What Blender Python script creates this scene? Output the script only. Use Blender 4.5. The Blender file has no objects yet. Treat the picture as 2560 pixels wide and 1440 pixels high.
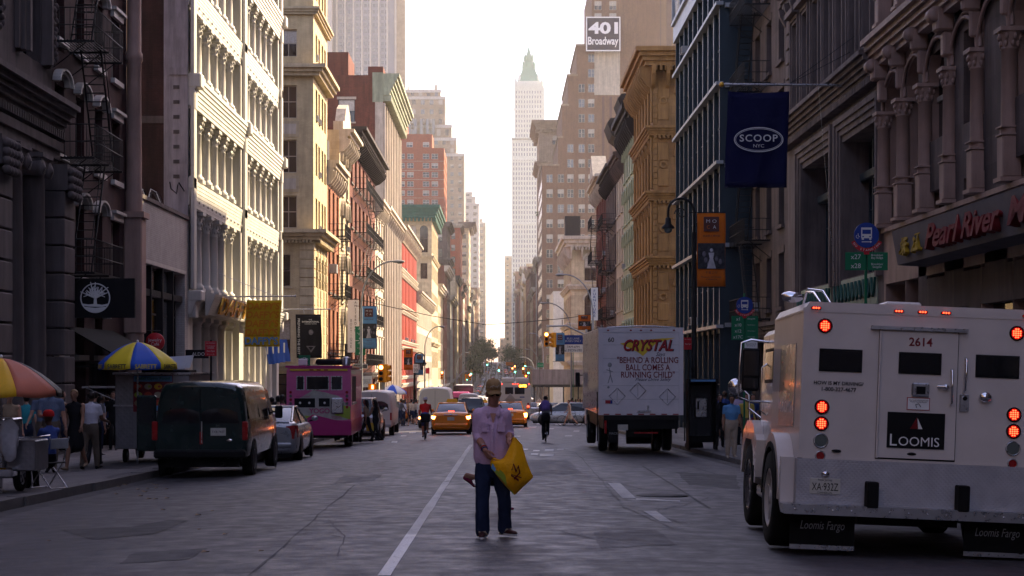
SKY_STR, SUN_STR, EXPO, HAZE = 0.115, 4.4, 1.97, 0.00016
import bpy, bmesh, math, random
import numpy as np
from mathutils import Vector, Matrix, noise
R = math.radians
rnd = random.Random(11)
scene = bpy.context.scene
COL = scene.collection
FL = 4200.0            # focal length in photo pixels (2560 wide), used to turn measured sizes into metres

def gz(y):             # height of the roadway: falls to the dip, then climbs
    if y < 300: return -1.5 - .0202*y
    if y < 450:
        t = y-300
        return -7.56 - .0202*t + .035/150*t*t/2
    if y < 1300: return -7.965 + .0148*(y-450)
    return 4.615 + .0148*120*(1-math.exp(-(y-1300)/120))*.4 - .0*y
def gx(x, y):          # crowned road, 15 cm kerbs, then flat pavement
    if -7.401 < x < 6.101: return gz(y) - .13*(min(1, abs(x)/6.8))**2
    return gz(y) + .02
def PX(px, y): return (px-1250)*y/FL
def PZ(py, y): return (920-py)*y/FL

# ------------------------------------------------------------------ materials
MATS = {}
def nt(m):
    m.use_nodes = True
    t = m.node_tree
    return t, t.nodes, t.links, t.nodes['Principled BSDF']
def mat(name, col, rough=.7, metal=0, kind='plain', amt=.18, scale=1.5, col2=None, bs=(.22,.075), mortar=None, emit=0, bump=.3, streak=.25, coat=0, spec=.22, alpha=1, transl=0):
    if name in MATS: return MATS[name]
    m = bpy.data.materials.new(name)
    t, N, L, B = nt(m)
    B.inputs['Roughness'].default_value = rough
    B.inputs['Metallic'].default_value = metal
    B.inputs['Specular IOR Level'].default_value = spec
    if coat: B.inputs['Coat Weight'].default_value = coat; B.inputs['Coat Roughness'].default_value = .08
    c = (*col, 1)
    if kind == 'emit':
        B.inputs['Base Color'].default_value = c
        B.inputs['Emission Color'].default_value = c
        B.inputs['Emission Strength'].default_value = emit
        MATS[name] = m; return m
    tc = N.new('ShaderNodeTexCoord')
    out = None
    def rgbmul(a, b, f):
        mx = N.new('ShaderNodeMix'); mx.data_type = 'RGBA'; mx.blend_type = 'MULTIPLY'
        mx.inputs['Factor'].default_value = f
        L.new(a, mx.inputs['A']); L.new(b, mx.inputs['B']); return mx.outputs['Result']
    def ramp(src, lo, hi, a, b):
        r = N.new('ShaderNodeMapRange'); L.new(src, r.inputs[0])
        r.inputs[1].default_value = lo; r.inputs[2].default_value = hi; r.inputs[3].default_value = a; r.inputs[4].default_value = b
        return r.outputs[0]
    def noise_(sc, vec=None, det=5, rough_=.6):
        n = N.new('ShaderNodeTexNoise'); n.inputs['Scale'].default_value = sc; n.inputs['Detail'].default_value = det
        n.inputs['Roughness'].default_value = rough_
        L.new(vec or tc.outputs['Object'], n.inputs['Vector']); return n.outputs['Fac']
    if kind in ('brick', 'stone'):
        sep = N.new('ShaderNodeSeparateXYZ'); L.new(tc.outputs['Object'], sep.inputs[0])
        ad = N.new('ShaderNodeMath'); ad.operation = 'ADD'; L.new(sep.outputs[0], ad.inputs[0]); L.new(sep.outputs[1], ad.inputs[1])
        cb = N.new('ShaderNodeCombineXYZ'); L.new(ad.outputs[0], cb.inputs[0]); L.new(sep.outputs[2], cb.inputs[1])
        br = N.new('ShaderNodeTexBrick'); L.new(cb.outputs[0], br.inputs['Vector'])
        br.inputs['Scale'].default_value = 1; br.inputs['Brick Width'].default_value = bs[0]; br.inputs['Row Height'].default_value = bs[1]
        br.inputs['Mortar Size'].default_value = .006 if kind == 'brick' else .008
        c2 = col2 or tuple(x*.75 for x in col); mo = mortar or tuple(x*.6+.02 for x in col)
        br.inputs['Color1'].default_value = c; br.inputs['Color2'].default_value = (*c2, 1); br.inputs['Mortar'].default_value = (*mo, 1)
        out = br.outputs['Color']
        bp = N.new('ShaderNodeBump'); bp.inputs['Strength'].default_value = bump; bp.inputs['Distance'].default_value = .01
        L.new(br.outputs['Fac'], bp.inputs['Height']); bp.invert = True
        L.new(bp.outputs[0], B.inputs['Normal'])
    if out is None:
        rg = N.new('ShaderNodeRGB'); rg.outputs[0].default_value = c; out = rg.outputs[0]
    n1 = noise_(scale)
    g = ramp(n1, .3, .7, 1-amt, 1+amt*.4)
    out = rgbmul(out, g, 1)
    if streak and kind in ('brick', 'stone', 'wall'):
        mp = N.new('ShaderNodeMapping'); mp.inputs['Scale'].default_value = (1.3, 1.3, .12); L.new(tc.outputs['Object'], mp.inputs[0])
        n2 = noise_(1.7, mp.outputs[0], 7, .7)
        out = rgbmul(out, ramp(n2, .38, .68, 1, 1-streak*1.6), 1)
        n3 = noise_(.25)
        out = rgbmul(out, ramp(n3, .35, .65, 1-streak*.5, 1), 1)
    L.new(out, B.inputs['Base Color'])
    if kind in ('plain', 'wall', 'metal', 'paint'):
        L.new(ramp(noise_(scale*4), .3, .7, max(.02, rough-.08), min(1, rough+.1)), B.inputs['Roughness'])
    if kind == 'cloth':
        B.inputs['Specular IOR Level'].default_value = .12
        bp = N.new('ShaderNodeBump'); bp.inputs['Strength'].default_value = .5; bp.inputs['Distance'].default_value = .02
        L.new(noise_(scale*9, None, 3), bp.inputs['Height']); L.new(bp.outputs[0], B.inputs['Normal'])
        if transl:
            B.inputs['Subsurface Weight'].default_value = 0
    if kind == 'checker':
        ck = N.new('ShaderNodeTexChecker')
    if emit:
        B.inputs['Emission Color'].default_value = c; B.inputs['Emission Strength'].default_value = emit
    MATS[name] = m; return m

def wavebump(m, scale, strength=.4, axis='DIAGONAL', dist=.01):
    t, N, L, B = nt(m)
    tc = N.new('ShaderNodeTexCoord'); w = N.new('ShaderNodeTexWave'); w.bands_direction = axis
    w.inputs['Scale'].default_value = scale; L.new(tc.outputs['Object'], w.inputs['Vector'])
    w2 = N.new('ShaderNodeTexWave'); w2.bands_direction = axis; w2.inputs['Scale'].default_value = scale
    mp = N.new('ShaderNodeMapping'); mp.inputs['Scale'].default_value = (-1, 1, 1); L.new(tc.outputs['Object'], mp.inputs[0]); L.new(mp.outputs[0], w2.inputs['Vector'])
    mu = N.new('ShaderNodeMath'); mu.operation = 'MAXIMUM'; L.new(w.outputs['Fac'], mu.inputs[0]); L.new(w2.outputs['Fac'], mu.inputs[1])
    bp = N.new('ShaderNodeBump'); bp.inputs['Strength'].default_value = strength; bp.inputs['Distance'].default_value = dist
    L.new(mu.outputs[0], bp.inputs['Height']); L.new(bp.outputs[0], B.inputs['Normal'])

def P(name, *a, **k): return mat(name, *a, **k)
# glass (opaque, dark, glossy) in three tones, one with a blind behind it
P('glass', (.010,.012,.015), .06, spec=.6, amt=.4, scale=.6)
P('glass_warm', (.05,.04,.03), .08, spec=.9, amt=.4, scale=.6)
P('glass_blind', (.38,.34,.28), .25, spec=.8, amt=.25, scale=2)
P('glass_blue', (.03,.045,.065), .05, spec=1.0, amt=.4, scale=.5)
P('black', (.008,.008,.009), .55, amt=.3, spec=.12)
P('rubber', (.008,.008,.008), .9, amt=.3, scale=8)
P('iron', (.018,.017,.017), .55, metal=.3, amt=.3, scale=6)
P('steel', (.45,.45,.47), .3, metal=.9, amt=.2, scale=4)
P('chrome', (.75,.75,.77), .08, metal=1, amt=.05)
P('grey_paint', (.30,.31,.32), .45, amt=.2, scale=4)
P('white', (.72,.70,.68), .5, amt=.12, scale=3)
P('white_sign', (.75,.75,.74), .5, amt=.06)
P('red_sign', (.45,.02,.03), .45, amt=.1)
P('green_sign', (.008,.15,.065), .45, amt=.1)
P('blue_sign', (.015,.045,.25), .45, amt=.1)
P('wood', (.22,.13,.07), .7, amt=.3, scale=6)
P('red_lamp', (.9,.035,.012), kind='emit', emit=3.2)
P('red_hot', (1,.22,.05), kind='emit', emit=9)
P('red_dull', (.30,.015,.015), .25, amt=.1)
P('amber_lamp', (1,.13,.015), kind='emit', emit=9)
P('green_lamp', (.05,.9,.55), kind='emit', emit=8)
P('warm_lamp', (1,.45,.12), kind='emit', emit=2.2)
P('lens_grey', (.12,.14,.13), .2, amt=.1)
P('yellow_signal', (.75,.30,.01), .45, amt=.15)
P('taxi', (.80,.24,.008), .3, amt=.08, coat=.6)
P('skin', (.42,.22,.15), .5, amt=.12, scale=12)
P('skin_dark', (.10,.05,.03), .5, amt=.15, scale=12)
P('skin_tan', (.28,.145,.09), .5, amt=.12, scale=12)
P('hair_dark', (.015,.01,.008), .55, amt=.4, scale=30)
P('hair_brown', (.06,.03,.015), .55, amt=.4, scale=30)
P('hair_fair', (.30,.18,.08), .55, amt=.4, scale=30)

# ------------------------------------------------------------------ mesh builder
class MB:
    def __init__(s): s.v = []; s.f = []; s.mi = []; s.sm = []; s.m = []; s.M = None
    def add(s, vs, fs, m, smooth=False, M=None):
        if m not in s.m: s.m.append(m)
        k = s.m.index(m); o = len(s.v)
        for p in vs:
            p = Vector(p)
            if M is not None: p = M @ p
            if s.M is not None: p = s.M @ p
            s.v.append(p)
        for f in fs:
            s.f.append([i+o for i in f]); s.mi.append(k); s.sm.append(smooth)
    def box(s, x0, x1, y0, y1, z0, z1, m, M=None, b=0):
        if x0 > x1: x0, x1 = x1, x0
        if y0 > y1: y0, y1 = y1, y0
        if z0 > z1: z0, z1 = z1, z0
        if b:
            b = min(b, (x1-x0)*.49, (y1-y0)*.49, (z1-z0)*.49)
            vs = []; 
            for z, i in ((z0, b), (z0+b, 0), (z1-b, 0), (z1, b)):
                for (x, y) in ((x0+i+(b if not i else 0), y0+i), (x1-i-(b if not i else 0), y0+i), (x1-i, y0+i+(b if not i else 0)), (x1-i, y1-i-(b if not i else 0)),
                               (x1-i-(b if not i else 0), y1-i), (x0+i+(b if not i else 0), y1-i), (x0+i, y1-i-(b if not i else 0)), (x0+i, y0+i+(b if not i else 0))):
                    vs.append((x, y, z))
            fs = [list(range(7, -1, -1)), list(range(24, 32))]
            for k in range(3):
                for j in range(8):
                    fs.append((k*8+j, k*8+(j+1) % 8, k*8+8+(j+1) % 8, k*8+8+j))
            s.add(vs, fs, m, False, M); return
        s.add([(x0,y0,z0),(x1,y0,z0),(x1,y1,z0),(x0,y1,z0),(x0,y0,z1),(x1,y0,z1),(x1,y1,z1),(x0,y1,z1)],
              [(3,2,1,0),(4,5,6,7),(0,1,5,4),(1,2,6,5),(2,3,7,6),(3,0,4,7)], m, False, M)
    def quad(s, a, b, c, d, m): s.add([a,b,c,d], [(0,1,2,3)], m)
    def tube(s, pts, r, m, seg=8, caps=True, smooth=True, M=None):
        pts = [Vector(p) for p in pts]; n = len(pts)
        rs = r if isinstance(r, (list, tuple)) else [r]*n
        vs = []; 
        up = None
        for i, p in enumerate(pts):
            d = (pts[min(i+1, n-1)] - pts[max(i-1, 0)]).normalized()
            if up is None: up = Vector((0,0,1)) if abs(d.z) < .9 else Vector((1,0,0))
            a = d.cross(up)
            if a.length < .35: a = pa-d*pa.dot(d)
            a.normalize(); pa = a; b = a.cross(d).normalized(); up = b
            for k in range(seg):
                t = 2*math.pi*k/seg
                vs.append(p + (a*math.cos(t) + b*math.sin(t))*rs[i])
        fs = []
        for i in range(n-1):
            for k in range(seg):
                fs.append((i*seg+k, i*seg+(k+1) % seg, (i+1)*seg+(k+1) % seg, (i+1)*seg+k))
        s.add(vs, fs, m, smooth, M)
        if caps:
            s.add(vs[:seg], [list(range(seg))], m, False, M); s.add(vs[-seg:], [list(range(seg-1, -1, -1))], m, False, M)
    def lathe(s, prof, c, m, seg=16, M=None, smooth=True, ry=1, axis='z', a0=0, a1=2*math.pi):
        vs = []; full = abs(a1-a0-2*math.pi) < 1e-6
        ns = seg if full else seg+1
        for (r, z) in prof:
            for k in range(ns):
                t = a0+(a1-a0)*k/seg
                p = (r*math.cos(t), r*ry*math.sin(t), z)
                if axis == 'y': p = (p[0], p[2], p[1])
                if axis == 'x': p = (p[2], p[0], p[1])
                vs.append(Vector(p)+Vector(c))
        fs = []
        for i in range(len(prof)-1):
            for k in range(seg if full else seg):
                k2 = (k+1) % ns
                fs.append((i*ns+k, i*ns+k2, (i+1)*ns+k2, (i+1)*ns+k))
        s.add(vs, fs, m, smooth, M)
    def disc(s, c, r, m, axis='y', seg=20, M=None):
        s.lathe([(r, 0), (0, 0)], c, m, seg, M, False, 1, axis)
    def ball(s, c, r, m, seg=12, M=None, rings=8):
        if not isinstance(r, (tuple, list)): r = (r, r, r)
        vs = []; fs = []
        for i in range(rings+1):
            a = math.pi*i/rings
            for k in range(seg):
                t = 2*math.pi*k/seg
                vs.append(Vector((c[0]+r[0]*math.sin(a)*math.cos(t), c[1]+r[1]*math.sin(a)*math.sin(t), c[2]+r[2]*math.cos(a))))
        for i in range(rings):
            for k in range(seg):
                fs.append((i*seg+k, (i+1)*seg+k, (i+1)*seg+(k+1) % seg, i*seg+(k+1) % seg))
        s.add(vs, fs, m, True, M)
    def prism(s, poly, y0, y1, m, M=None, plane='xz', smooth=False):
        n = len(poly)
        def P3(a, b, d):
            return {'xz': (a, d, b), 'yz': (d, a, b), 'xy': (a, b, d)}[plane]
        vs = [P3(a, b, y0) for a, b in poly] + [P3(a, b, y1) for a, b in poly]
        s.add(vs, [list(range(n)), list(range(2*n-1, n-1, -1))], m, False, M)
        s.add(vs, [(i, (i+1) % n, n+(i+1) % n, n+i) for i in range(n)], m, smooth, M)
    def loft(s, rings, m, closed=True, caps=True, smooth=True, M=None, mfun=None):
        n = len(rings[0]); vs = [p for r in rings for p in r]
        rng = range(n) if closed else range(n-1)
        for i in range(len(rings)-1):
            pass
        if mfun is None:
            s.add(vs, [(i*n+k, i*n+(k+1) % n, (i+1)*n+(k+1) % n, (i+1)*n+k) for i in range(len(rings)-1) for k in rng], m, smooth, M)
        else:
            g = {}
            for i in range(len(rings)-1):
                for k in rng: g.setdefault(mfun(i, k), []).append((i*n+k, i*n+(k+1) % n, (i+1)*n+(k+1) % n, (i+1)*n+k))
            for mm, fs in g.items(): s.add(vs, fs, mm, smooth, M)
        if caps:
            s.add(rings[0], [list(range(n))], m, False, M); s.add(rings[-1], [list(range(n-1, -1, -1))], m, False, M)
    def mesh(s, name, off=Vector((0,0,0))):
        me = bpy.data.meshes.new(name)
        me.from_pydata([tuple(p-off) for p in s.v], [], s.f)
        for m in s.m: me.materials.append(MATS[m])
        me.polygons.foreach_set('material_index', s.mi)
        me.polygons.foreach_set('use_smooth', s.sm)
        me.update(); return me
    def build(s, name, parent=None, loc=None):
        if not s.v: return None
        off = Vector(loc) if loc is not None else (parent['_w'] if parent is not None and '_w' in parent else Vector((0,0,0)))
        off = Vector(off)
        o = bpy.data.objects.new(name, s.mesh(name, off)); COL.objects.link(o)
        if parent is not None: o.parent = parent
        elif loc is not None: o.location = loc
        return o
def weld(o, dist=.0005):
    bm = bmesh.new(); bm.from_mesh(o.data); bmesh.ops.remove_doubles(bm, verts=bm.verts, dist=dist)
    bmesh.ops.recalc_face_normals(bm, faces=bm.faces); bm.to_mesh(o.data); bm.free()
def thing(name, label, cat, loc=(0,0,0), rz=0, group=None, world=False):
    o = bpy.data.objects.new(name, None); COL.objects.link(o)
    o.empty_display_size = .3
    o.location = loc; o.rotation_euler = (0,0,rz)
    o['label'] = label; o['category'] = cat
    if group: o['group'] = group
    if world: o['_w'] = list(loc)       # children meshes given in world coordinates
    return o
def tag(o, label=None, cat=None, group=None, kind=None):
    if label: o['label'] = label
    if cat: o['category'] = cat
    if group: o['group'] = group
    if kind: o['kind'] = kind
    return o
def inst(name, me, parent, M=None, label=None):
    o = bpy.data.objects.new(name, me); COL.objects.link(o)
    if parent is not None: o.parent = parent
    if M is not None: o.matrix_local = M
    if label: o['label'] = label
    return o
KIDS = {}
def copy_tree(root, loc=None, rz=None, label=None, group=None, scale=None):
    if root.name not in KIDS:
        ch = {}
        for o in bpy.data.objects:
            if o.parent: ch.setdefault(o.parent.name, []).append(o)
        def sub(o): return (o, [sub(c) for c in ch.get(o.name, [])])
        KIDS[root.name] = sub(root)
    def rec(n, par):
        c = n[0].copy(); COL.objects.link(c); c.parent = par
        for k in n[1]: rec(k, c)
        return c
    c = rec(KIDS[root.name], None)
    if loc is not None: c.location = loc
    if rz is not None: c.rotation_euler = (0,0,rz)
    if scale is not None: c.scale = (scale,)*3
    if label: c['label'] = label
    if group: c['group'] = group
    return c
# text as real mesh lettering -------------------------------------------------
TC = {}
TMP = bpy.data.scenes.new('workbench')      # small scratch scene, removed at the end
def evalmesh(o):
    TMP.collection.objects.link(o); vl = TMP.view_layers[0]; vl.update(); dg = vl.depsgraph; dg.update()
    return bpy.data.meshes.new_from_object(o.evaluated_get(dg))
def textmesh(s, m, ext=.004, bold=0, shear=0, space=1, align='CENTER', line=.9):
    key = (s, m, ext, bold, shear, space, align, line)
    if key in TC: return TC[key]
    cu = bpy.data.curves.new('t', 'FONT'); cu.body = s; cu.size = 1; cu.extrude = ext; cu.offset = bold; cu.shear = shear
    cu.space_character = space; cu.align_x = align; cu.align_y = 'CENTER'; cu.space_line = line; cu.resolution_u = 3
    o = bpy.data.objects.new('t', cu); me = evalmesh(o)
    bpy.data.objects.remove(o); bpy.data.curves.remove(cu)
    me.materials.clear(); me.materials.append(MATS[m])
    xs = [v.co.x for v in me.vertices]; ys = [v.co.y for v in me.vertices]
    cx, cy = (min(xs)+max(xs))/2, (min(ys)+max(ys))/2
    if align == 'CENTER':
        for v in me.vertices: v.co.x -= cx; v.co.y -= cy
    dims = (max(xs)-min(xs), max(ys)-min(ys))
    TC[key] = (me, dims); return TC[key]
def lettering(s, m, parent, pos, w=None, h=None, face='-y', rot=None, ext=.01, name='lettering', **k):
    """text centred at pos (parent-local), scaled to width w and/or height h"""
    me, (dw, dh) = textmesh(s, m, ext, **k)
    if w and h: sx, sy = w/dw, h/dh
    elif w: sx = sy = w/dw
    else: sx = sy = h/dh
    cols = {'-y': ((1,0,0),(0,0,1),(0,-1,0)), '-x': ((0,-1,0),(0,0,1),(-1,0,0)), '+x': ((0,1,0),(0,0,1),(1,0,0)), '+y': ((-1,0,0),(0,0,1),(0,1,0))}[face]
    B = Matrix((cols[0], cols[1], cols[2])).transposed().to_4x4()
    if rot: B = rot @ B
    M = Matrix.Translation(pos) @ B @ Matrix.Diagonal((sx, sy, (sx+sy)/2, 1))
    return inst(name, me, parent, M)
# ------------------------------------------------------------------ architecture
WM = {}; HM = {}
def winmesh(w, h, kind, frame, glass, arch=False):
    key = (round(w,2), round(h,2), kind, frame, glass, arch)
    if key in WM: return WM[key]
    b = MB(); f = min(.07, w*.09); d = .07
    def bar(x0, x1, z0, z1, dd=d): b.box(x0, x1, 0, dd, z0, z1, frame)
    b.quad((-w/2,0,0),(w/2,0,0),(w/2,0,h),(-w/2,0,h), glass)
    if glass == 'glass_blind':      # lower sash dark, blind drawn over the upper part
        b.quad((-w/2+f,.004,f),(w/2-f,.004,f),(w/2-f,.004,h*.48),(-w/2+f,.004,h*.48), 'glass')
    bar(-w/2, -w/2+f, 0, h); bar(w/2-f, w/2, 0, h); bar(-w/2+f, w/2-f, 0, f, d-.004); bar(-w/2+f, w/2-f, h-f, h, d-.004)
    if kind == 'sash': bar(-w/2+f, w/2-f, h*.48, h*.48+f*.8, d*.8)
    if kind == 'sash2':
        bar(-w/2+f, w/2-f, h*.5, h*.5+f*.8, d*.8); bar(-f*.35, f*.35, f, h-f, d*.7)
    if kind == 'pair':
        bar(-f*.8, f*.8, f, h-f, d); bar(-w/2+f, -f*.8, h*.5, h*.5+f*.7, d*.7); bar(f*.8, w/2-f, h*.5, h*.5+f*.7, d*.7)
    if kind == 'shop':
        n = max(2, int(w/1.1))
        for i in range(1, n): bar(-w/2+w*i/n-.03, -w/2+w*i/n+.03, f, h-f, d*.8)
        bar(-w/2+f, w/2-f, h*.72, h*.72+.07, d*.7)
    if kind == 'grid':
        for i in (1, 2): bar(-w/2+w*i/3-.02, -w/2+w*i/3+.02, f, h-f, d*.6)
        for i in (1, 2, 3): bar(-w/2+f, w/2-f, h*i/4-.02, h*i/4+.02, d*.5)
    me = b.mesh('window'); WM[key] = me; return me
CM = {}
def colmesh(h, r, m, kind='cor'):
    key = (round(h,2), r, m, kind)
    if key in CM: return CM[key]
    b = MB()
    if kind == 'cor':
        b.box(-r*1.45, r*1.45, -r*1.45, r*1.45, 0, r*.7, m)
        b.lathe([(r*1.4, r*.7),(r*1.4,r*1.1),(r*1.05,r*1.4),(r*1.0,r*1.8),(r*.98,h*.4),(r*.84,h-r*3.2),(r*1.0,h-r*3.1),(r*.86,h-r*2.9),(r*1.0,h-r*2.2),(r*1.15,h-r*1.9),(r*.95,h-r*1.8),(r*1.35,h-r*.8),(r*1.5,h-r*.6)], (0,0,0), m, 14)
        for k in range(8):
            a = k*math.pi/4
            for zz, rr in ((h-r*2.2, 1.08), (h-r*1.3, 1.3)):
                b.ball((r*rr*math.cos(a+zz), r*rr*math.sin(a+zz), zz), (r*.22, r*.22, r*.38), m, 6, None, 4)
        b.box(-r*1.5, r*1.5, -r*1.5, r*1.5, h-r*.6, h, m)
    elif kind == 'tus':
        b.box(-r*1.3, r*1.3, -r*1.3, r*1.3, 0, r*.8, m)
        b.lathe([(r*1.25,r*.8),(r*1.2,r*1.3),(r,r*1.5),(r,h*.35),(r*.88,h-r*1.6),(r*1.05,h-r*1.5),(r*.9,h-r*1.3),(r*1.25,h-r*.7)], (0,0,0), m, 14)
        b.box(-r*1.35, r*1.35, -r*1.35, r*1.35, h-r*.7, h, m)
    elif kind == 'ion':
        b.box(-r*1.3, r*1.3, -r*1.3, r*1.3, 0, r*.5, m)
        b.lathe([(r*1.25,r*.5),(r*1.3,r*.75),(r,r*1.1),(r,h*.35),(r*.86,h-r*1.5),(r*.95,h-r*1.4),(r*.9,h-r*1.2),(r*1.1,h-r*.8)], (0,0,0), m, 20)
        for s in (-1, 1):
            for k in range(4):
                b.lathe([(r*(.62-.14*k), 0),(r*(.62-.14*k), r*(.18+.06*k)),(r*(.50-.14*k),r*(.18+.06*k))], (s*r*1.05, r*.9, h-r*1.15), m, 18, None, True, 1, 'y')
                b.lathe([(r*(.62-.14*k), 0),(r*(.62-.14*k), -r*(.18+.06*k)),(r*(.50-.14*k),-r*(.18+.06*k))], (s*r*1.05, -r*.9, h-r*1.15), m, 18, None, True, 1, 'y')
            b.lathe([(r*.6, -r*.9),(r*.5,0),(r*.6, r*.9)], (s*r*1.05, 0, h-r*1.15), m, 18, None, True, 1, 'y')
        b.box(-r*1.25, r*1.25, -r*1.0, r*1.0, h-r*.9, h-r*.35, m); b.box(-r*1.45, r*1.45, -r*1.2, r*1.2, h-r*.35, h, m)
    elif kind == 'ped':   # column on a tall panelled pedestal with a collar
        p = h*.3
        b.box(-r*1.5, r*1.5, -r*1.5, r*1.5, 0, r*.5, m); b.box(-r*1.15, r*1.15, -r*1.15, r*1.15, r*.5, p, m, None, .03)
        b.box(-r*1.3, r*1.3, -r*1.3, r*1.3, p, p+r*.2, m); b.box(-r*1.3, r*1.3, -r*1.3, r*1.3, p+r*.9, p+r*1.1, m); b.lathe([(r*1.12, p+r*.2),(r*1.12,p+r*.9)], (0,0,0), m, 16)
        b.lathe([(r, p+r*1.1),(r*.92,h-r*2.6),(r*1.1,h-r*2.5),(r*.9,h-r*2.3),(r*1.05,h-r*1.6),(r*1.35,h-r*.5)], (0,0,0), m, 16)
        for k in range(8):
            a = k*math.pi/4
            for zz, rr in ((h-r*1.9, 1.05), (h-r*1.1, 1.25)):
                b.ball((r*rr*math.cos(a+zz), r*rr*math.sin(a+zz), zz), (r*.25, r*.25, r*.42), m, 6, None, 4)
        b.box(-r*1.45, r*1.45, -r*1.45, r*1.45, h-r*.5, h, m)
    me = b.mesh('column'); CM[key] = me; return me

def even(W, n, ratio=.5, a=0, off=0):
    """n openings evenly over [a, a+W], each ratio of its bay"""
    p = W/n; return [(a+p*(i+.5)-p*ratio/2+off, a+p*(i+.5)+p*ratio/2+off) for i in range(n)]
Zv = Vector((0,0,1))
class Bld:
    def __init__(s, name, label, X, side, y0, y1, zt, m, D=16, zb=None, cat='building', group=None):
        s.X, s.side, s.y0, s.y1, s.zt, s.m, s.D = X, side, y0, y1, zt, m, D
        s.zb = (min(gz(y0), gz(y1))-.4) if zb is None else zb
        s.root = thing(name, label, cat, (X, y0, gz(y0)), 0, group, True)
        s.O = Vector((X, y0, 0)); s.n = 0; s.nc = 0
        s.FR = {'F': (Vector((0,1,0)), Vector((-side,0,0)), y1-y0), 'C': (Vector((side,0,0)), Vector((0,-1,0)), D)}
        s.rows = {'F': [], 'C': []}; s.wall = MB(); s.trim = MB(); s.far = MB(); s.tm = m
    def mtx(s, fc):
        U, N, W = s.FR[fc]; M = Matrix.Identity(4)
        for i, v in enumerate((U, N, Zv)):
            for j in range(3): M[j][i] = v[j]
        M.translation = s.O; return M
    def at(s, fc, u, v, n=0):   # placement matrix (proper rotation) in root coordinates
        U, N, W = s.FR[fc]
        Ux = U if U.cross(N).dot(Zv) > 0 else -U
        M = Matrix.Identity(4)
        for i, w in enumerate((Ux, N, Zv)):
            for j in range(3): M[j][i] = w[j]
        M.translation = s.O + U*u + N*n + Zv*v - Vector(s.root['_w']); return M
    def fill(s, fc, bays, floors, kind='sash', frame='white', rev=.25, sill=None, hood=None, arch=0, glass=('glass','glass','glass_blind'), name='window', far=False):
        for (v0, v1) in floors: s.rows[fc].append((v0, v1, bays, rev, arch))
        M = s.mtx(fc)
        for (a, b) in bays:
            for (v0, v1) in floors:
                g = glass[rnd.randrange(len(glass))]; w, h = b-a, v1-v0
                wo = None
                if s.n < 100 and not far:
                    wo = inst(name, winmesh(w, h, kind, frame, g), s.root, s.at(fc, (a+b)/2, v0, -rev)); s.n += 1
                else:
                    s.far.add([(a,-rev,v0),(b,-rev,v0),(b,-rev,v1),(a,-rev,v1)], [(0,1,2,3)], g, False, M)
                    s.far.box(a, b, -rev+.002, -rev+.06, v0+h*.47, v0+h*.53, frame, M)
                if arch:
                    k = 9; r = w/2; vs = []; ah = min(arch, h*.5)
                    pts = [(a+r-r*math.cos(math.pi*i/k), v1-ah+ah*math.sin(math.pi*i/k)) for i in range(k+1)]
                    top = [(p[0], v1) for p in pts]
                    vs = [(p[0], 0, p[1]) for p in pts]+[(p[0], 0, p[1]) for p in top]+[(p[0], -rev+.01, p[1]) for p in pts]
                    n = k+1
                    s.wall.add(vs, [(i, i+1, n+i+1, n+i) for i in range(k)]+[(i, i+1, 2*n+i+1, 2*n+i) for i in range(k)], s.m, False, M)
                if wo and s.y0 > 25 and s.y0 < 240 and 'shop' not in name and 'show' not in name and rev < .6 and rnd.random() < .09:
                    if 'ac' not in HM: q = MB(); q.box(-.32, .32, -.02, .5, .04, .46, 'grey_paint', None, .02); q.box(-.27, .27, .5, .506, .09, .41, 'black'); HM['ac'] = q.mesh('air_conditioner')
                    inst('air_conditioner', HM['ac'], wo)
                if sill or hood:
                    key = (round(w,2), round(h,2), hood, sill or s.tm, arch, rev, bool(sill))
                    if key not in HM:
                        res = []; tmm = sill or s.tm
                        if sill:
                            q = MB(); q.box(-w/2-.1, w/2+.1, rev, rev+.14, -.16, 0, sill); res.append(('sill', q.mesh('sill')))
                        if hood:
                            q = MB()
                            if hood == 'flat': q.box(-w/2-.12, w/2+.12, rev, rev+.12, h, h+.22, tmm); q.box(-w/2-.2, w/2+.2, rev, rev+.22, h+.22, h+.32, tmm)
                            elif hood == 'lintel': q.box(-w/2-.15, w/2+.15, rev+.001, rev+.03, h+.01, h+.3, tmm)
                            else:
                                k = 12; r0 = w/2+.02; r1 = w/2+.26; rise = 1 if hood == 'arch' else .55
                                cz = h-(arch or 0) if hood == 'arch' else h+.02
                                for d, q0, q1 in ((.16, r0, r1), (.24, r1-.09, r1+.03)):
                                    vs = []
                                    for i in range(k+1):
                                        t = math.pi*i/k; c_, s_ = math.cos(t), math.sin(t)*rise
                                        vs += [(-q0*c_, rev, cz+q0*s_), (-q0*c_, rev+d, cz+q0*s_), (-q1*c_, rev+d, cz+q1*s_), (-q1*c_, rev, cz+q1*s_)]
                                    fs = [(4*i+j, 4*i+(j+1) % 4, 4*i+4+(j+1) % 4, 4*i+4+j) for i in range(k) for j in range(4)]+[(0,1,2,3),(4*k,4*k+1,4*k+2,4*k+3)]
                                    q.add(vs, fs, tmm)
                            res.append(('hood', q.mesh('hood')))
                        HM[key] = res
                    for nm, me in HM[key]:
                        if wo: inst(nm, me, wo)
                        else:
                            AM = s.at(fc, (a+b)/2, v0, -rev)
                            s.far.add([AM @ v.co + Vector(s.root['_w']) for v in me.vertices], [tuple(p.vertices) for p in me.polygons], sill or s.tm)
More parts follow.
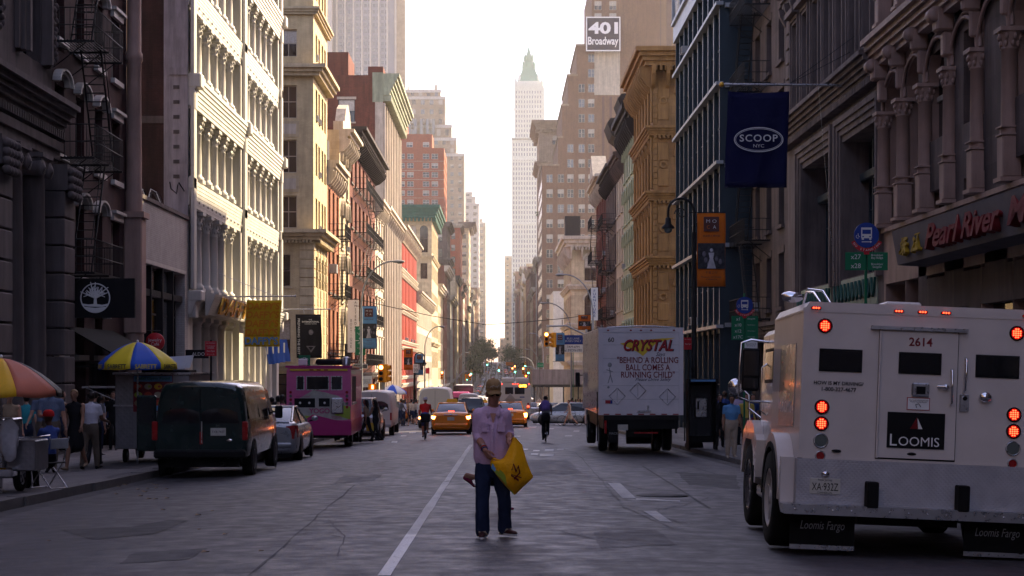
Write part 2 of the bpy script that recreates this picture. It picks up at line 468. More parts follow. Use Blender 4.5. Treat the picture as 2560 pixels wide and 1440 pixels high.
    def cornice(s, fc, v, h, d, m, u0=None, u1=None, dent=0, brk=0, name='cornice', ends=.0, steps=3):
        b = MB(); M = s.mtx(fc); U, N, W = s.FR[fc]
        u0 = -ends if u0 is None else u0; u1 = W+ends if u1 is None else u1
        e = .003 if fc == 'C' else 0
        ex = 0 if ends == 0 and u0 != -ends else 0
        for i in range(steps):
            f = (i+1)/steps; dd = d*(.35+.65*f**1.3); hh = h/steps
            # carry round the corner nearest the street end
            a = u0-(dd if (fc == 'C' and u0 <= 0) else 0); 
            if fc == 'F' and u0 <= 0: a = u0 - .001
            b.box(a, u1, -.02, dd+e, v+i*hh+e, v+(i+1)*hh-(.0 if i < steps-1 else 0)+e, m, M)
        if dent:
            n = int((u1-u0)/dent)
            for i in range(n): b.box(u0+dent*(i+.2), u0+dent*(i+.75), 0, d*.5, v-h*.28, v+.002, m, M)
        if brk:
            n = max(1, int((u1-u0)/brk))
            for i in range(n+1):
                uu = u0+(u1-u0)*i/n
                b.prism([(0,v+.002),(d*.8,v+.002),(d*.7,v-h*.5),(d*.3,v-h*1.1),(0,v-h*1.3)], uu-.12, uu+.12, m, M @ Matrix(((0,1,0,0),(1,0,0,0),(0,0,1,0),(0,0,0,1))) , 'xz')
        return b.build(name, s.root)
    def box(s, name, fc, u0, u1, n0, n1, v0, v1, m, b=0):
        q = MB(); q.box(u0, u1, n0, n1, v0, v1, m, s.mtx(fc), b); return q.build(name, s.root)
    def tbox(s, fc, u0, u1, n0, n1, v0, v1, m=None, b=0): s.trim.box(u0, u1, n0, n1, v0, v1, m or s.tm, s.mtx(fc), b)
    def columns(s, fc, us, v0, v1, r, m, kind='cor', n=0):
        for u in us:
            if s.nc > 99: return
            inst('column', colmesh(v1-v0, r, m, kind), s.root, s.at(fc, u, v0, n)); s.nc += 1
    def finish(s):
        for fc in 'FC':
            U, N, W = s.FR[fc]; M = s.mtx(fc); A = lambda u0,u1,v0,v1,n=0: (u1-u0 > 1e-4 and v1-v0 > 1e-4) and s.wall.add([(u0,n,v0),(u1,n,v0),(u1,n,v1),(u0,n,v1)], [(0,1,2,3)], s.m, False, M)
            rows = sorted(s.rows[fc]); z = s.zb
            # merge rows that share the same height range
            mer = {}
            for (v0, v1, bays, rev, arch) in rows: mer.setdefault((v0, v1), []).extend([(a, b, rev) for a, b in bays])
            for (v0, v1) in sorted(mer):
                A(0, W, z, v0); u = 0
                for (a, b, rev) in sorted(mer[(v0, v1)]):
                    A(u, a, v0, v1); u = b
                    s.wall.add([(a,0,v0),(a,-rev,v0),(a,-rev,v1),(a,0,v1),(b,0,v0),(b,-rev,v0),(b,-rev,v1),(b,0,v1)],
                               [(0,1,2,3),(4,5,6,7),(0,1,5,4),(3,2,6,7)], s.m, False, M)
                A(u, W, v0, v1); z = v1
            A(0, W, z, s.zt)
        M = s.mtx('F'); W, D = s.y1-s.y0, s.D
        q = [(W,0,s.zb),(W,-D,s.zb),(W,-D,s.zt),(W,0,s.zt),(0,-D,s.zb),(0,-D,s.zt),(0,0,s.zt)]
        s.wall.add(q, [(0,1,2,3),(1,4,5,2),(3,2,5,6)], s.m, False, M)
        s.wall.build('wall', s.root)
        s.trim.build('stonework' , s.root)  # all applied trim in one mesh, whether stone
        if s.far.v: tag(s.far.build('distant_windows', s.root), kind='stuff')
        return s.root

# stones, bricks and paints of the street
P('stone_grey', (.12,.098,.094), .8, kind='stone', bs=(1.4,.62), streak=.35)
P('stone_brown', (.17,.125,.11), .8, kind='stone', bs=(1.5,.7), streak=.35)
P('stone_trim', (.145,.118,.11), .8, kind='wall', streak=.3)
P('brick_dark', (.065,.024,.022), .85, kind='brick', streak=.3)
P('brick_red', (.20,.065,.045), .85, kind='brick', streak=.25)
P('brick_party', (.08,.028,.02), .85, kind='brick', streak=.45, amt=.5, scale=.8)
P('brick_white', (.42,.40,.38), .6, kind='brick', col2=(.38,.36,.34), mortar=(.28,.26,.24), streak=.1)
P('stucco_lav', (.42,.37,.38), .85, kind='wall', streak=.35)
P('iron_white', (.52,.50,.45), .5, kind='wall', streak=.12, amt=.1)
P('brick_cream', (.62,.50,.29), .8, kind='brick', col2=(.56,.44,.25), streak=.2)
P('stone_cream', (.60,.49,.31), .8, kind='stone', bs=(1.2,.55), streak=.2)
P('brick_orange', (.34,.12,.06), .85, kind='brick', streak=.2)
P('brick_brown', (.19,.055,.035), .85, kind='brick', streak=.3)
P('stone_light', (.55,.48,.38), .8, kind='wall', streak=.25)
P('green_metal', (.36,.40,.27), .6, kind='wall', streak=.3)
P('green_dark', (.02,.11,.09), .6, kind='wall', streak=.2)
P('paint_red', (.34,.03,.014), .6, kind='wall', streak=.15)
P('brick_tower', (.42,.11,.05), .85, kind='brick', col2=(.36,.12,.07), streak=.1)
P('stone_tower', (.40,.31,.22), .85, kind='stone', bs=(2.4,1.2), streak=.2)
P('stone_pale', (.55,.52,.47), .85, kind='wall', streak=.15)
P('terracotta_white', (.74,.79,.70), .8, kind='wall', streak=.1)
P('copper_green', (.10,.36,.27), .7, kind='wall', streak=.3)
P('brick_401', (.25,.14,.09), .85, kind='brick', streak=.2)
P('brick_stripe', (.13,.07,.07), .85, kind='brick', streak=.1)
P('tan_stone', (.33,.175,.07), .8, kind='stone', bs=(1.3,.5), col2=(.33,.195,.08), streak=.25)
P('tan_trim', (.36,.20,.075), .8, kind='wall', streak=.3)
P('pearl_iron', (.42,.28,.225), .6, kind='wall', streak=.2)
P('grey_lime', (.20,.155,.14), .8, kind='wall', streak=.35)
P('pale_green', (.42,.47,.33), .7, kind='wall', streak=.2)
P('steel_blue', (.022,.036,.048), .45, metal=.2, amt=.15)
P('curtain_grey', (.20,.22,.28), .5, kind='wall', streak=.05)
P('dark_cornice', (.03,.025,.022), .7, amt=.3)
P('plywood', (.22,.19,.18), .8, kind='wall', streak=.3)

zz = PZ
def balcony(par, corners, z, near_far, m='iron'):
    pass
def fire_escape(b, u0, u1, levels, d=1.15, ladders=True, m='iron'):
    """platforms with railings, joined by steep flights, fixed to the street front of a building"""
    M = b.mtx('F'); top = MB(); top.box(u0, u0+.05, 0, .05, levels[0]-.3, levels[0], m, M)
    fe = top.build('fire_escape', b.root)
    for i, z in enumerate(levels):
        q = MB()
        for k in range(int(d/.1)+1): q.box(u0, u1, k*.1, k*.1+.035, z, z+.02, m, M)      # slats
        for uu in (u0, (u0+u1)/2, u1-.05):
            q.box(uu, uu+.05, 0, d, z-.06, z, m, M); q.tube([(uu,0,z-.8),(uu,d*.8,z-.06)], .02, m, 5, M=M)
        for hh in (.45, .95):
            q.tube([(u0,0,z+hh),(u0,d,z+hh),(u1,d,z+hh),(u1,0,z+hh)], .02, m, 5, M=M)
        n = int((u1-u0)/.16)
        for k in range(n+1): q.box(u0+(u1-u0)*k/n-.008, u0+(u1-u0)*k/n+.008, d-.01, d+.006, z, z+.95, m, M)
        for k in range(1, int(d/.16)):
            for uu in (u0, u1): q.box(uu-.008, uu+.008, k*.16, k*.16+.016, z, z+.95, m, M)
        o = q.build('platform', fe)
        o.parent = fe
        if ladders and i < len(levels)-1:
            z2 = levels[i+1]; lo, hi = min(z, z2), max(z, z2)
            q = MB(); a, c = (u0+.35, u1-.5) if i % 2 == 0 else (u1-.4, u0+.5)
            c = a+(c-a)*.62
            for nn in (d*.35, d*.85): q.tube([(a,nn,lo),(c,nn,hi)], .03, m, 5, M=M)
            st = int((hi-lo)/.24)
            for k in range(1, st):
                t = k/st; q.box(a+(c-a)*t-.06, a+(c-a)*t+.06, d*.35, d*.85, lo+(hi-lo)*t, lo+(hi-lo)*t+.02, m, M)
            q.tube([(a,d*.85,lo+.85),(c,d*.85,hi+.85)], .015, m, 5, M=M)
            q.build('stair', fe)
    return fe
# parts of parts inherit the world offset of the thing
_b = MB.build
def _build(s, name, parent=None, loc=None):
    if parent is not None and '_w' not in parent and loc is None:
        p = parent
        while p is not None and '_w' not in p: p = p.parent
        if p is not None:
            o = _b(s, name, None, Vector((0,0,0)))
            if o is None: return None
            o.data.transform(Matrix.Translation(-Vector(p['_w']))); o.parent = parent; return o
    return _b(s, name, parent, loc)
MB.build = _build
# ================================================================== LEFT SIDE (x = -13)
XL, XR = -13.0, 10.6
P('signboard', (.15,.14,.15), .7, spec=.2)
# --- grey stone bank-like front, giant order
b = Bld('stone_building', 'grey rusticated stone building with ionic column at the left edge of the street', XL, -1, 22, 48.7, 26, 'stone_grey')
b.tm = 'stone_trim'
b.fill('F', [(26.7-1.25-3.6*i-1.3, 26.7-1.25-3.6*i) for i in range(0)] or [(3+5.2*i, 4.7+5.2*i) for i in range(5)], [(8.6, 12.6), (15, 18.6), (20.6, 24)], 'sash', 'black', .45)
for i in range(5):
    for v0, v1 in ((8.6, 12.6), (15, 18.6)):
        u0, u1 = 3+5.2*i, 4.7+5.2*i
        for k in range(3):
            e = .15+.22*k; n = .30-.09*k
            b.tbox('F', u0-e-.2, u0-e, 0, n, v0, v1+e); b.tbox('F', u1+e, u1+e+.2, 0, n, v0, v1+e); b.tbox('F', u0-e-.2, u1+e+.2, 0, n, v1+e, v1+e+.2)
    # carved garland drops between the windows
    for k in range(26):
        a = k*2.4; b.trim.ball((0,0,0), (.10+.05*(k % 3), .1, .11), b.tm, 7, b.mtx('F') @ Matrix.Translation((5.75+5.2*i+.17*math.cos(a), .12, 12.3-k*.14)), 5)
b.cornice('F', 6.8, .75, .85, 'stone_trim', dent=.22, steps=5)
b.cornice('F', 5.75, .75, .35, 'stone_trim', steps=3)
b.cornice('F', 13.6, .5, .4, 'stone_trim', steps=3)
b.cornice('F', 25.2, 1, 1, 'stone_trim', dent=.3)
for v in [5.0-.78*k for k in range(0, 9)]:      # rusticated piers, course by course
    for u0 in (25.4, 19.2, 13.0, 6.8): b.tbox('F', u0, u0+1.15, 0, .72, v-.74, v, b.tm, .03)
for u0 in (25.4, 19.2, 13.0):
    b.tbox('F', u0-.02, u0+1.17, 0, .8, 5.02, 5.75)
    for k in range(16):
        b.trim.ball((0,0,0), (.17, .13, .13), b.tm, 7, b.mtx('F') @ Matrix.Translation((u0+.15+.28*(k % 4), .86, 5.55-.22*(k//4))), 5)
b.fill('F', [(7.95+6.2*i+.5, 13-.5+6.2*i) for i in range(3)], [(-2.2, 4.6)], 'shop', 'black', .5, glass=('glass',), name='shop_window')
b.columns('F', [23.2, 20.9+.2, 17.0, 14.9], -2.35, 5.75, .36, 'stone_trim', 'ion', .42)
b.tbox('F', 0, 26.7, 0, .12, -3, -2.35)
b.finish()

# --- dark brick house with arched hoods and fire escape
b = Bld('brick_building', 'dark red brick building with white arched window hoods and a black fire escape', XL, -1, 48.7, 59.7, 27, 'brick_dark')
us = [.9, 3.3, 5.7, 8.1]
b.tm = 'iron_white'
b.fill('F', [(u-.52, u+.52) for u in us[:3]], [(-.3+.7, 1.6), (2.9, 4.95), (6.3, 8.35), (9.7, 11.75), (13.1, 15.15), (16.5, 18.6), (20, 22)], 'sash', 'black', .3, hood='seg', sill='iron_white')
b.fill('F', [(7.5, 8.7)], [(2.9, 4.95), (6.3, 8.35), (9.7, 11.75), (13.1, 15.15), (16.5, 18.6), (20, 22)], 'pair', 'stone_light', .3, hood='flat', sill='iron_white')
b.fill('F', [(.5, 4.0), (4.4, 8.6)], [(-2.8, .2)], 'shop', 'black', .5, glass=('glass',), name='shop_window')
# engaged round column of pale stone, stepped pedestal, brick strip behind
M = b.mtx('F')
for z0, z1, r in ((3.6+.0, 7.6, .0),): pass
q = MB(); q.lathe([(.3, 5.2), (.3, 6.1), (.27, 6.2), (.25, 10.6), (.3, 10.7), (.3, 10.9), (.25, 11), (.24, 15.6), (.3, 15.7), (.25, 15.9), (.24, 26.5)], (0,0,0), 'pearl_iron', 16, M @ Matrix.Translation((9.7, .28, 0)))
q.box(9.3, 10.1, 0, .62, 1.2, 5.2, 'pearl_iron', M, .04); q.box(9.22, 10.18, 0, .72, 5.2, 5.4, 'pearl_iron', M)
q.lathe([(.3,-2.8),(.28,-1),(.28, .6),(.34,.7),(.34,1.2)], (0,0,0), 'pearl_iron', 16, M @ Matrix.Translation((9.7, .28, 0)))
q.build('engaged_column', b.root)
b.box('corner_pilaster', 'F', 10.25, 10.99, 0, .16, -2.8, 26.9, 'brick_red')
fire_escape(b, .2, 3.8, [-.6+3.4, 6.15, 9.55, 12.95, 16.35], 1.2)
b.cornice('F', 25.6, 1.2, 1, 'iron_white', brk=1.6)
b.finish()

# --- low shop faced in white brick
b = Bld('shop_building', 'low flat shop faced with white glazed brick and tall black windows', XL, -1, 59.7, 70, 6.15, 'brick_white')
b.fill('F', [(1.1, 9.6)], [(-2.6, 3.85)], 'shop', 'black', .45, glass=('glass',), name='shop_window')
b.tbox('F', .9, 9.8, 0, .02, 3.86, 4.0, 'iron_white')
b.box('coping', 'F', 0, 10.3, -.3, .08, 6.152, 6.3, 'stone_trim')
for u in (3.2, 5.3, 7.4): b.tbox('F', u, u+.12, -.3, -.05, -2.6, 3.85, 'black')
b.tbox('F', 1.1, 9.6, -.35, -.1, 2.7, 2.95, 'black')
b.finish()

# --- white cast-iron front
b = Bld('cast_iron_building', 'white cast iron building with tall rows of slender columns on every floor', XL, -1, 70, 98.7, 26.4, 'brick_party', D=22)
W = 28.7
b.m = 'brick_party'
fl = [(3.3, 6.75), (8.0, 10.9), (12.45, 15.1), (16.3, 19.1), (20.6, 23.3)]
bays = []
secs = [(1.0, 13.75), (15.05, 27.8)]
for a, c in secs:
    p = (c-a)/6
    bays += [(a+p*i+.02, a+p*(i+1)-.02) for i in range(6)]
wallm = b.m; b.m = 'iron_white'
# the street front has its own iron skin: columns stand free in front of the recessed glass
for v0, v1 in fl: b.fill('F', bays, [(v0, v1)], 'sash', 'steel_blue', .8, glass=('glass','glass','glass','glass_warm'))
b.fill('F', bays, [(-2.3, 2.2)], 'plain', 'steel_blue', 1.3, glass=('glass',), name='shop_window')
for v0, v1 in fl:
    for a, c in secs:
        p = (c-a)/6
        b.columns('F', [a+p*i for i in range(1, 6)], v0, v1, .24, 'iron_white', 'cor', -.22)
        for u in (a-.15, c+.15): b.tbox('F', u-.3, u+.3, 0, .1, v0, v1, 'iron_white', .02)
for a, c in secs:
    p = (c-a)/6
    b.columns('F', [a+p*i for i in range(1, 6)], -2.35, 2.2, .27, 'iron_white', 'tus', -.25)
M = b.mtx('F')
for u0 in (0, 14.0, 28.1): b.tbox('F', u0, u0+(.6 if u0 != 14.0 else .8), .1, .26, 3.3, 25.2, 'iron_white', .03)
for v, h, d, dn in ((2.25, .9, .45, 0), (6.8, 1.1, .14, 0), (10.95, 1.25, .42, .0), (15.15, 1.05, .14, 0), (19.15, 1.3, .42, 0), (25.2, 1.3, 1.1, .5)):
    b.cornice('F', v, h, d, 'iron_white', 0, W, dent=dn, steps=7)
    for u0 in (0, 14.0, 27.9):
        b.tbox('F', u0-.02, u0+.82, 0, d+.12, v+h*.6, v+h+.1, 'iron_white', .05)
        if d > .3: b.tbox('F', u0+.08, u0+.72, 0, d*.7, v-.15, v+h*.45, 'iron_white', .04)
    for k in range(int(W/1.06)): b.trim.ball((0,0,0), (.07,.04,.07), 'iron_white', 8, M @ Matrix.Translation((1+k*1.06, .12 if d < .5 else .3, v+h*.25)), 4)
# painted strip and flue stains on the party wall
U = b.mtx('C')
q = MB(); q.box(0, 1.0, 0, .05, 6.3, 26.3, 'stucco_lav', U); q.box(1.0, 7.6, 0, .03, 10.2, 10.5, 'stone_brown', U)
q.box(-.001, .75, .051, .12, 12.2, 12.5, 'stucco_lav', U)
for k in range(8): q.box(.35, .6, .05, .075, 7.9+k*.62, 8.05+k*.62, 'stone_grey', U)
q.build('painted_strip', b.root)
# spray painted tags above the shop roof
g = MB()
for k in range(9):
    x0 = 1.3+k*.62
    pts = [(x0+.28*math.cos(t*.9+k), .045, 7.0+.42*math.sin(t*1.25+k*.7)) for t in range(8)]
    g.tube(pts, .045, 'black' if k % 2 else 'stone_grey', 4, M=U); g.tube([(p[0]+.06, .05, p[2]+.05) for p in pts[:5]], .03, 'white', 4, M=U)
g.tube([(.75-.11*t+.07*math.sin(t*2.1), .07, 7.5+.25*math.cos(t*1.7)) for t in range(6)], .022, 'black', 4, M=U)
g.build('graffiti', b.root)
b.m = 'iron_white'
rt = b.finish()
# party wall keeps its brick: swap on the camera-facing side
wall = [o for o in rt.children if o.name.startswith('wall')][0]
wall.data.materials.append(MATS['brick_party'])
for p in wall.data.polygons:
    if abs(p.normal.y) > .9 and p.area > 60: p.material_index = len(wall.data.materials)-1

# --- cream corner building beyond Grand Street
b = Bld('corner_building', 'cream brick corner tower with stone cornices on the left side of the junction', XL, -1, 117, 126.4, 31, 'brick_cream', D=20)
b.tm = 'stone_cream'
fl = [(21.6+4.4, 28.0), (21.7, 23.6), (17.4, 19.7), (13.6, 15.9), (9.75, 12.0)]
cb = [(1.15, 2.35), (2.45, 3.65)]
allc = cb+[(u+7, w+7) for u, w in cb]+[(u+13, w+13) for u, w in cb]
b.fill('C', allc, fl, 'sash2', 'stone_light', .3, glass=('glass','glass_blind','glass_warm'))
b.fill('C', [(u, u+1.7) for u in (1.6, 7.4, 13.6)], [(5.7, 7.9), (.6, 3.4)], 'sash', 'stone_brown', .3, sill='stone_cream')
b.fill('F', [(1.4, 2.6), (3.2, 4.4), (5.4, 6.6), (7.2, 8.4)], fl+[(5.7, 7.9)], 'sash', 'stone_light', .35)
b.fill('F', [(1, 4), (5, 8.5)], [(-3.2, .4)], 'shop', 'black', .4, glass=('glass',), name='shop_window')
b.fill('C', [(1.5, 5), (6.5, 11), (12.5, 17)], [(-3.2, -.4)], 'shop', 'black', .4, glass=('glass',), name='shop_window')
for v, h, d, dn in ((24.6, .5, .5, 0), (20.3, .75, .95, 0), (8.9, .7, 1.0, .25), (.1-.3, .45, .5, 0), (30, 1, 1.2, .4)):
    b.cornice('C', v, h, d, 'stone_cream', dent=dn, u0=0); b.cornice('F', v, h, d, 'stone_cream', dent=dn)
for u in (.0, 5.4, 12.2):
    for k in range(13): b.tbox('C', u-(.05 if u == 0 else 0), u+(.95 if u == 0 else .8), 0, .07, .55+k*.64, .55+k*.64+.58, 'stone_cream', .02)
for k in range(13):
    b.tbox('F', -.0, .9, 0, .07, .55+k*.64, .55+k*.64+.58, 'stone_cream', .02)
    for u in (2.72, 4.55, 6.75, 8.6): b.tbox('F', u, u+.35+.2*(k % 2), 0, .06, .55+k*.64, .55+k*.64+.58, 'stone_cream', .02)
for u, w in ((1.0, 3.8), (8.0, 10.8), (14.0, 16.8)):
    for v in (20.9-4.2, 12.9-.3, 16.9-4.2+0): pass
    for v0, v1 in ((16.1, 17.2), (12.25, 13.4)):
        b.tbox('C', u, w, 0, .05, v0, v1); b.tbox('C', u+.2, w-.2, .05, .08, v0+.2, v1-.2, 'stone_light')
b.finish()

# --- the short row of walk-ups after the corner tower
def walkup(label, y0, y1, zt, m, side, nb, fh=3.6, z0=2.2, frame='white', hood=None, arch=0, corn='stone_trim', cd=.9, fe=None, brk=1.2, ratio=.5, sillm='stone_trim', top=1.4, D=14, X=None, name='townhouse', feu=None, glass=('glass','glass','glass_blind')):
    g = gz((y0+y1)/2)
    b = Bld(name, label, X if X is not None else (XL if side < 0 else XR), side, y0, y1, zt, m, D=D)
    W = y1-y0; n = max(1, int((zt-top-(g+4.6))/fh)); 
    fh = (zt-top-(g+4.6))/n
    fl = [(g+4.6+fh*i+.75, g+4.6+fh*(i+1)-.55) for i in range(n)]
    b.fill('F', even(W, nb, ratio), fl, 'sash', frame, .25, sill=sillm, hood=hood, arch=arch, glass=glass)
    b.fill('F', even(W, max(1, int(W/4)), .82), [(g+.6, g+3.6)], 'shop', 'black', .4, glass=('glass',), name='shop_window')
    b.cornice('F', g+3.8, .5, .45, corn if corn != 'none' else sillm)
    if corn != 'none': b.cornice('F', zt-top*.55, top*.6, cd, corn, dent=.3, brk=brk)
    if fe: fire_escape(b, *(feu or (W*.2, W*.75)), [g+4.6+fh*i+.45 for i in range(n)], 1.15)
    return b, fl
for args in [
 dict(label='narrow orange brick walk-up with a fire escape and an air conditioner', y0=126.4, y1=136, zt=15.6, m='brick_orange', side=-1, nb=3, fe=1, corn='stone_light'),
 dict(label='narrow cream house with a swept ornamental gable', y0=136, y1=145, zt=19.3, m='stone_cream', side=-1, nb=2, hood='arch', arch=.5, corn='stone_light', cd=1.2, sillm='stone_light'),
 dict(label='dark brown house with a heavy black bracketed cornice and black fire escapes', y0=145, y1=175, zt=20.8, m='brick_brown', side=-1, nb=7, fe=1, corn='dark_cornice', cd=1.5, feu=(4, 26)),
 dict(label='pale painted house with scrolled parapet beside the tall brown brick loft', y0=175, y1=186.9, zt=17.6, m='stone_light', side=-1, nb=3, hood='flat', corn='stone_light', sillm='stone_light')]:
    b, fl = walkup(**args); 
    if 'swept' in args['label']:
        q = MB(); M = b.mtx('F'); q.prism([(0,19.3),(9,19.3),(9,20),(7.5,20.2),(6.3,21.4),(4.5,22),(2.7,21.4),(1.5,20.2),(0,20)], -.5, .3, 'stone_light', M); q.build('gable', b.root)
    if 'orange' in args['label']:
        b.box('air_conditioner', 'F', 1.2, 2.1, 0, .6, 7.2, 7.9, 'grey_paint', .03)
        q = MB(); M = b.mtx('C'); q.prism([(.0,15),(0,17.2),(2.4,16.4),(2.4,14.4)], .3, -1.6, 'dark_cornice', M); q.build('roof_hood', b.root)
    b.finish()
# --- tall brown brick loft with cream front and green cornice
b = Bld('loft_building', 'tall brown brick loft with bare side wall and pale green cornice', XL, -1, 187, 218, 32.6, 'brick_brown', D=26)
b.tm = 'stone_light'
b.fill('C', [(3.15, 5.0)], [(27.4, 29.9), (23.6, 26.0), (19.8, 22.2)], 'sash', 'steel_blue', .2, sill='stone_light', hood='lintel', glass=('glass_blue','glass_blind'))
b.fill('F', even(31, 10, .6), [(26.4, 29), (22.6, 25.2), (18.8, 21.4), (14, 16.6), (10, 12.6), (6, 8.6), (2, 4.6)], 'sash', 'stone_light', .4, arch=.5)
for i in range(11): b.tbox('F', 3.1*i-.35 if i else 0, 3.1*i+.35 if i < 10 else 31, 0, .25, -4.9, 29.5, 'stone_light', .04)
b.tbox('C', 0, .9, 0, .04, -5, 32.5, 'stone_light')
b.cornice('F', 17.2, .9, .9, 'stone_light', brk=3); b.cornice('F', 30.4, 2.4, 1.8, 'green_metal', dent=.5, steps=6)
b.box('green_cap', 'C', 0, 1.2, 0, .06, 29.6, 32.9, 'green_metal'); b.box('roof_house', 'C', 3.9, 10, -8, -.2, 32.6, 35.2, 'brick_brown'); b.box('roof_house', 'C', 0.02, 1.7, -8, -.2, 32.6, 33.6, 'brick_brown')
b.finish()
# --- red and white
b, fl = walkup('scarlet brick building banded with white stone, striped floor by floor', 218, 262, 18.6, 'paint_red', -1, 12, 3.8, frame='stone_light', corn='stone_light', cd=1.1, ratio=.42, sillm='stone_light', name='striped_building')
for v0, v1 in fl:
    for vv, hh in ((v0-.5, .42), (v1+.05, .4)): b.cornice('F', vv, hh, .35, 'stone_light')
b.finish()
# --- cream with dark green cornice, arched top floor facing the camera
b = Bld('cream_building', 'cream stone building with arched windows under a dark green cornice', XL, -1, 320, 352, 31, 'stone_cream', D=20)
b.fill('C', even(6.6, 3, .7, .4), [(22, 27.2)], 'sash2', 'stone_brown', .3, arch=.8, hood='arch', sill='stone_cream'); b.fill('C', even(6.6, 3, .6, .4), [(17, 20), (11.5, 14.5), (6, 9), (0, 3.2)], 'sash2', 'stone_brown', .3)
b.fill('F', even(32, 8, .6), [(22, 27), (17, 20), (11.5, 14.5), (6, 9), (0, 3.2)], 'sash2', 'stone_brown', .3)
for fc in 'CF': b.cornice(fc, 28.6, 2.4, 1.6, 'green_dark', dent=.7, steps=4); b.cornice(fc, 20.8, .6, .5, 'stone_cream'); b.cornice(fc, 4.3, .6, .6, 'stone_cream')
b.finish()
b, fl = walkup('pale stone walk-up with flat cornice between the striped and cream buildings', 262, 320, 12, 'stone_light', -1, 14, 3.7, sillm='stone_light', corn='stone_light'); b.finish()
# --- grey stone, then red-brown, then cream
def slab(name, label, px_edge, py_top, Y, m, px_in, depth=30, side=-1, rows=None, step=3.6, bay=3.0, ww=.5, corn=None, cd=1, frame='stone_brown', kind='sash', glass=('glass','glass','glass_blind'), fmin=None, top=2.0, rev=.2, frontbays=True, wallside=None, zmax=None):
    """a block whose camera-facing side is seen from px_edge (street corner) outward to px_in"""
    X = PX(px_edge, Y); D = abs(PX(px_in, Y)-X); zt = PZ(py_top, Y)
    b = Bld(name, label, X, side, Y, Y+depth, zt, m, D=D)
    g = gz(Y)+5; n = int((zt-top-g)/step); fh = (zt-top-g)/n
    fl = [(g+fh*i+fh*.25, g+fh*i+fh*.78) for i in range(n)][::-1]
    b.fill('C', even(D, max(1, int(D/bay)), ww), fl, kind, frame, rev, glass=glass)
    if frontbays: b.fill('F', even(depth, max(1, int(depth/bay)), ww), fl, kind, frame, rev, glass=glass, far=True)
    if corn:
        b.cornice('C', zt-top*.6, top*.6, cd, corn, u0=0); b.cornice('F', zt-top*.6, top*.6, cd, corn)
    return b
b = slab('stone_block', 'grey stone block with layered cornices below the red brick tower', 1118, 555, 413, 'stone_brown', 1070, 26, corn='stone_trim', bay=4, cd=1.2)
b.cornice('C', 26, 1, 1.2, 'stone_trim', u0=0); b.cornice('F', 26, 1, 1.2, 'stone_trim'); b.cornice('C', 16, .8, .8, 'stone_trim', u0=0); b.finish()
slab('brick_block', 'red-brown brick block with a garden roof and small green dormer', 1150, 560, 546, 'paint_red' if 0 else 'brick_tower', 1116, 30, bay=6, ww=.3, corn='stone_light').finish()
slab('stone_block', 'narrow cream block with a projecting dark cornice left of the far gap', 1172, 556, 700, 'stone_cream', 1146, 40, corn='stone_brown', cd=3, top=4, bay=3.5).finish()
# --- red brick residential tower with paired windows
X = PX(1110, 550); b = Bld('apartment_tower', 'orange-red brick apartment tower with paired white windows', X, -1, 550, 580, PZ(370, 550), 'brick_tower', D=X-PX(985, 550))
fl = [(PZ(397+23*i, 550)-.1, PZ(385+23*i, 550)+.1) for i in range(13)]
b.fill('C', [(PX(1110,550)-PX(p+8,550), PX(1110,550)-PX(p-8,550)) for p in (1087, 1065, 1026, 1004)], fl, 'sash2', 'white', .2, glass=('glass','glass_blind','glass'))
b.fill('F', even(30, 6, .5), fl, 'sash2', 'white', .2, far=True)
M = b.mtx('C')
q = MB(); q.box(X-PX(1080,550), X-PX(1015,550), -14, .0-.2, PZ(370,550), PZ(335,550), 'brick_tower', M); q.box(X-PX(1015,550), X-PX(992,550), -14, -.2, PZ(370,550), PZ(302,550), 'brick_tower', M)
q.build('upper_floors', b.root)
b.fill('C', [(X-PX(p+8,550), X-PX(p-8,550)) for p in (1065, 1026)], [], 'sash2')
for p in (1065, 1024): inst('window', winmesh(2.0, 1.6, 'sash2', 'white', 'glass_blind'), b.root, b.at('C', X-PX(p,550), PZ(370,550)+.2+.1, 0-.19))
for i in range(13): b.tbox('C', 0, b.D, 0, .04, fl[i][0]-.75, fl[i][0]-.6, 'stone_light')
b.finish()
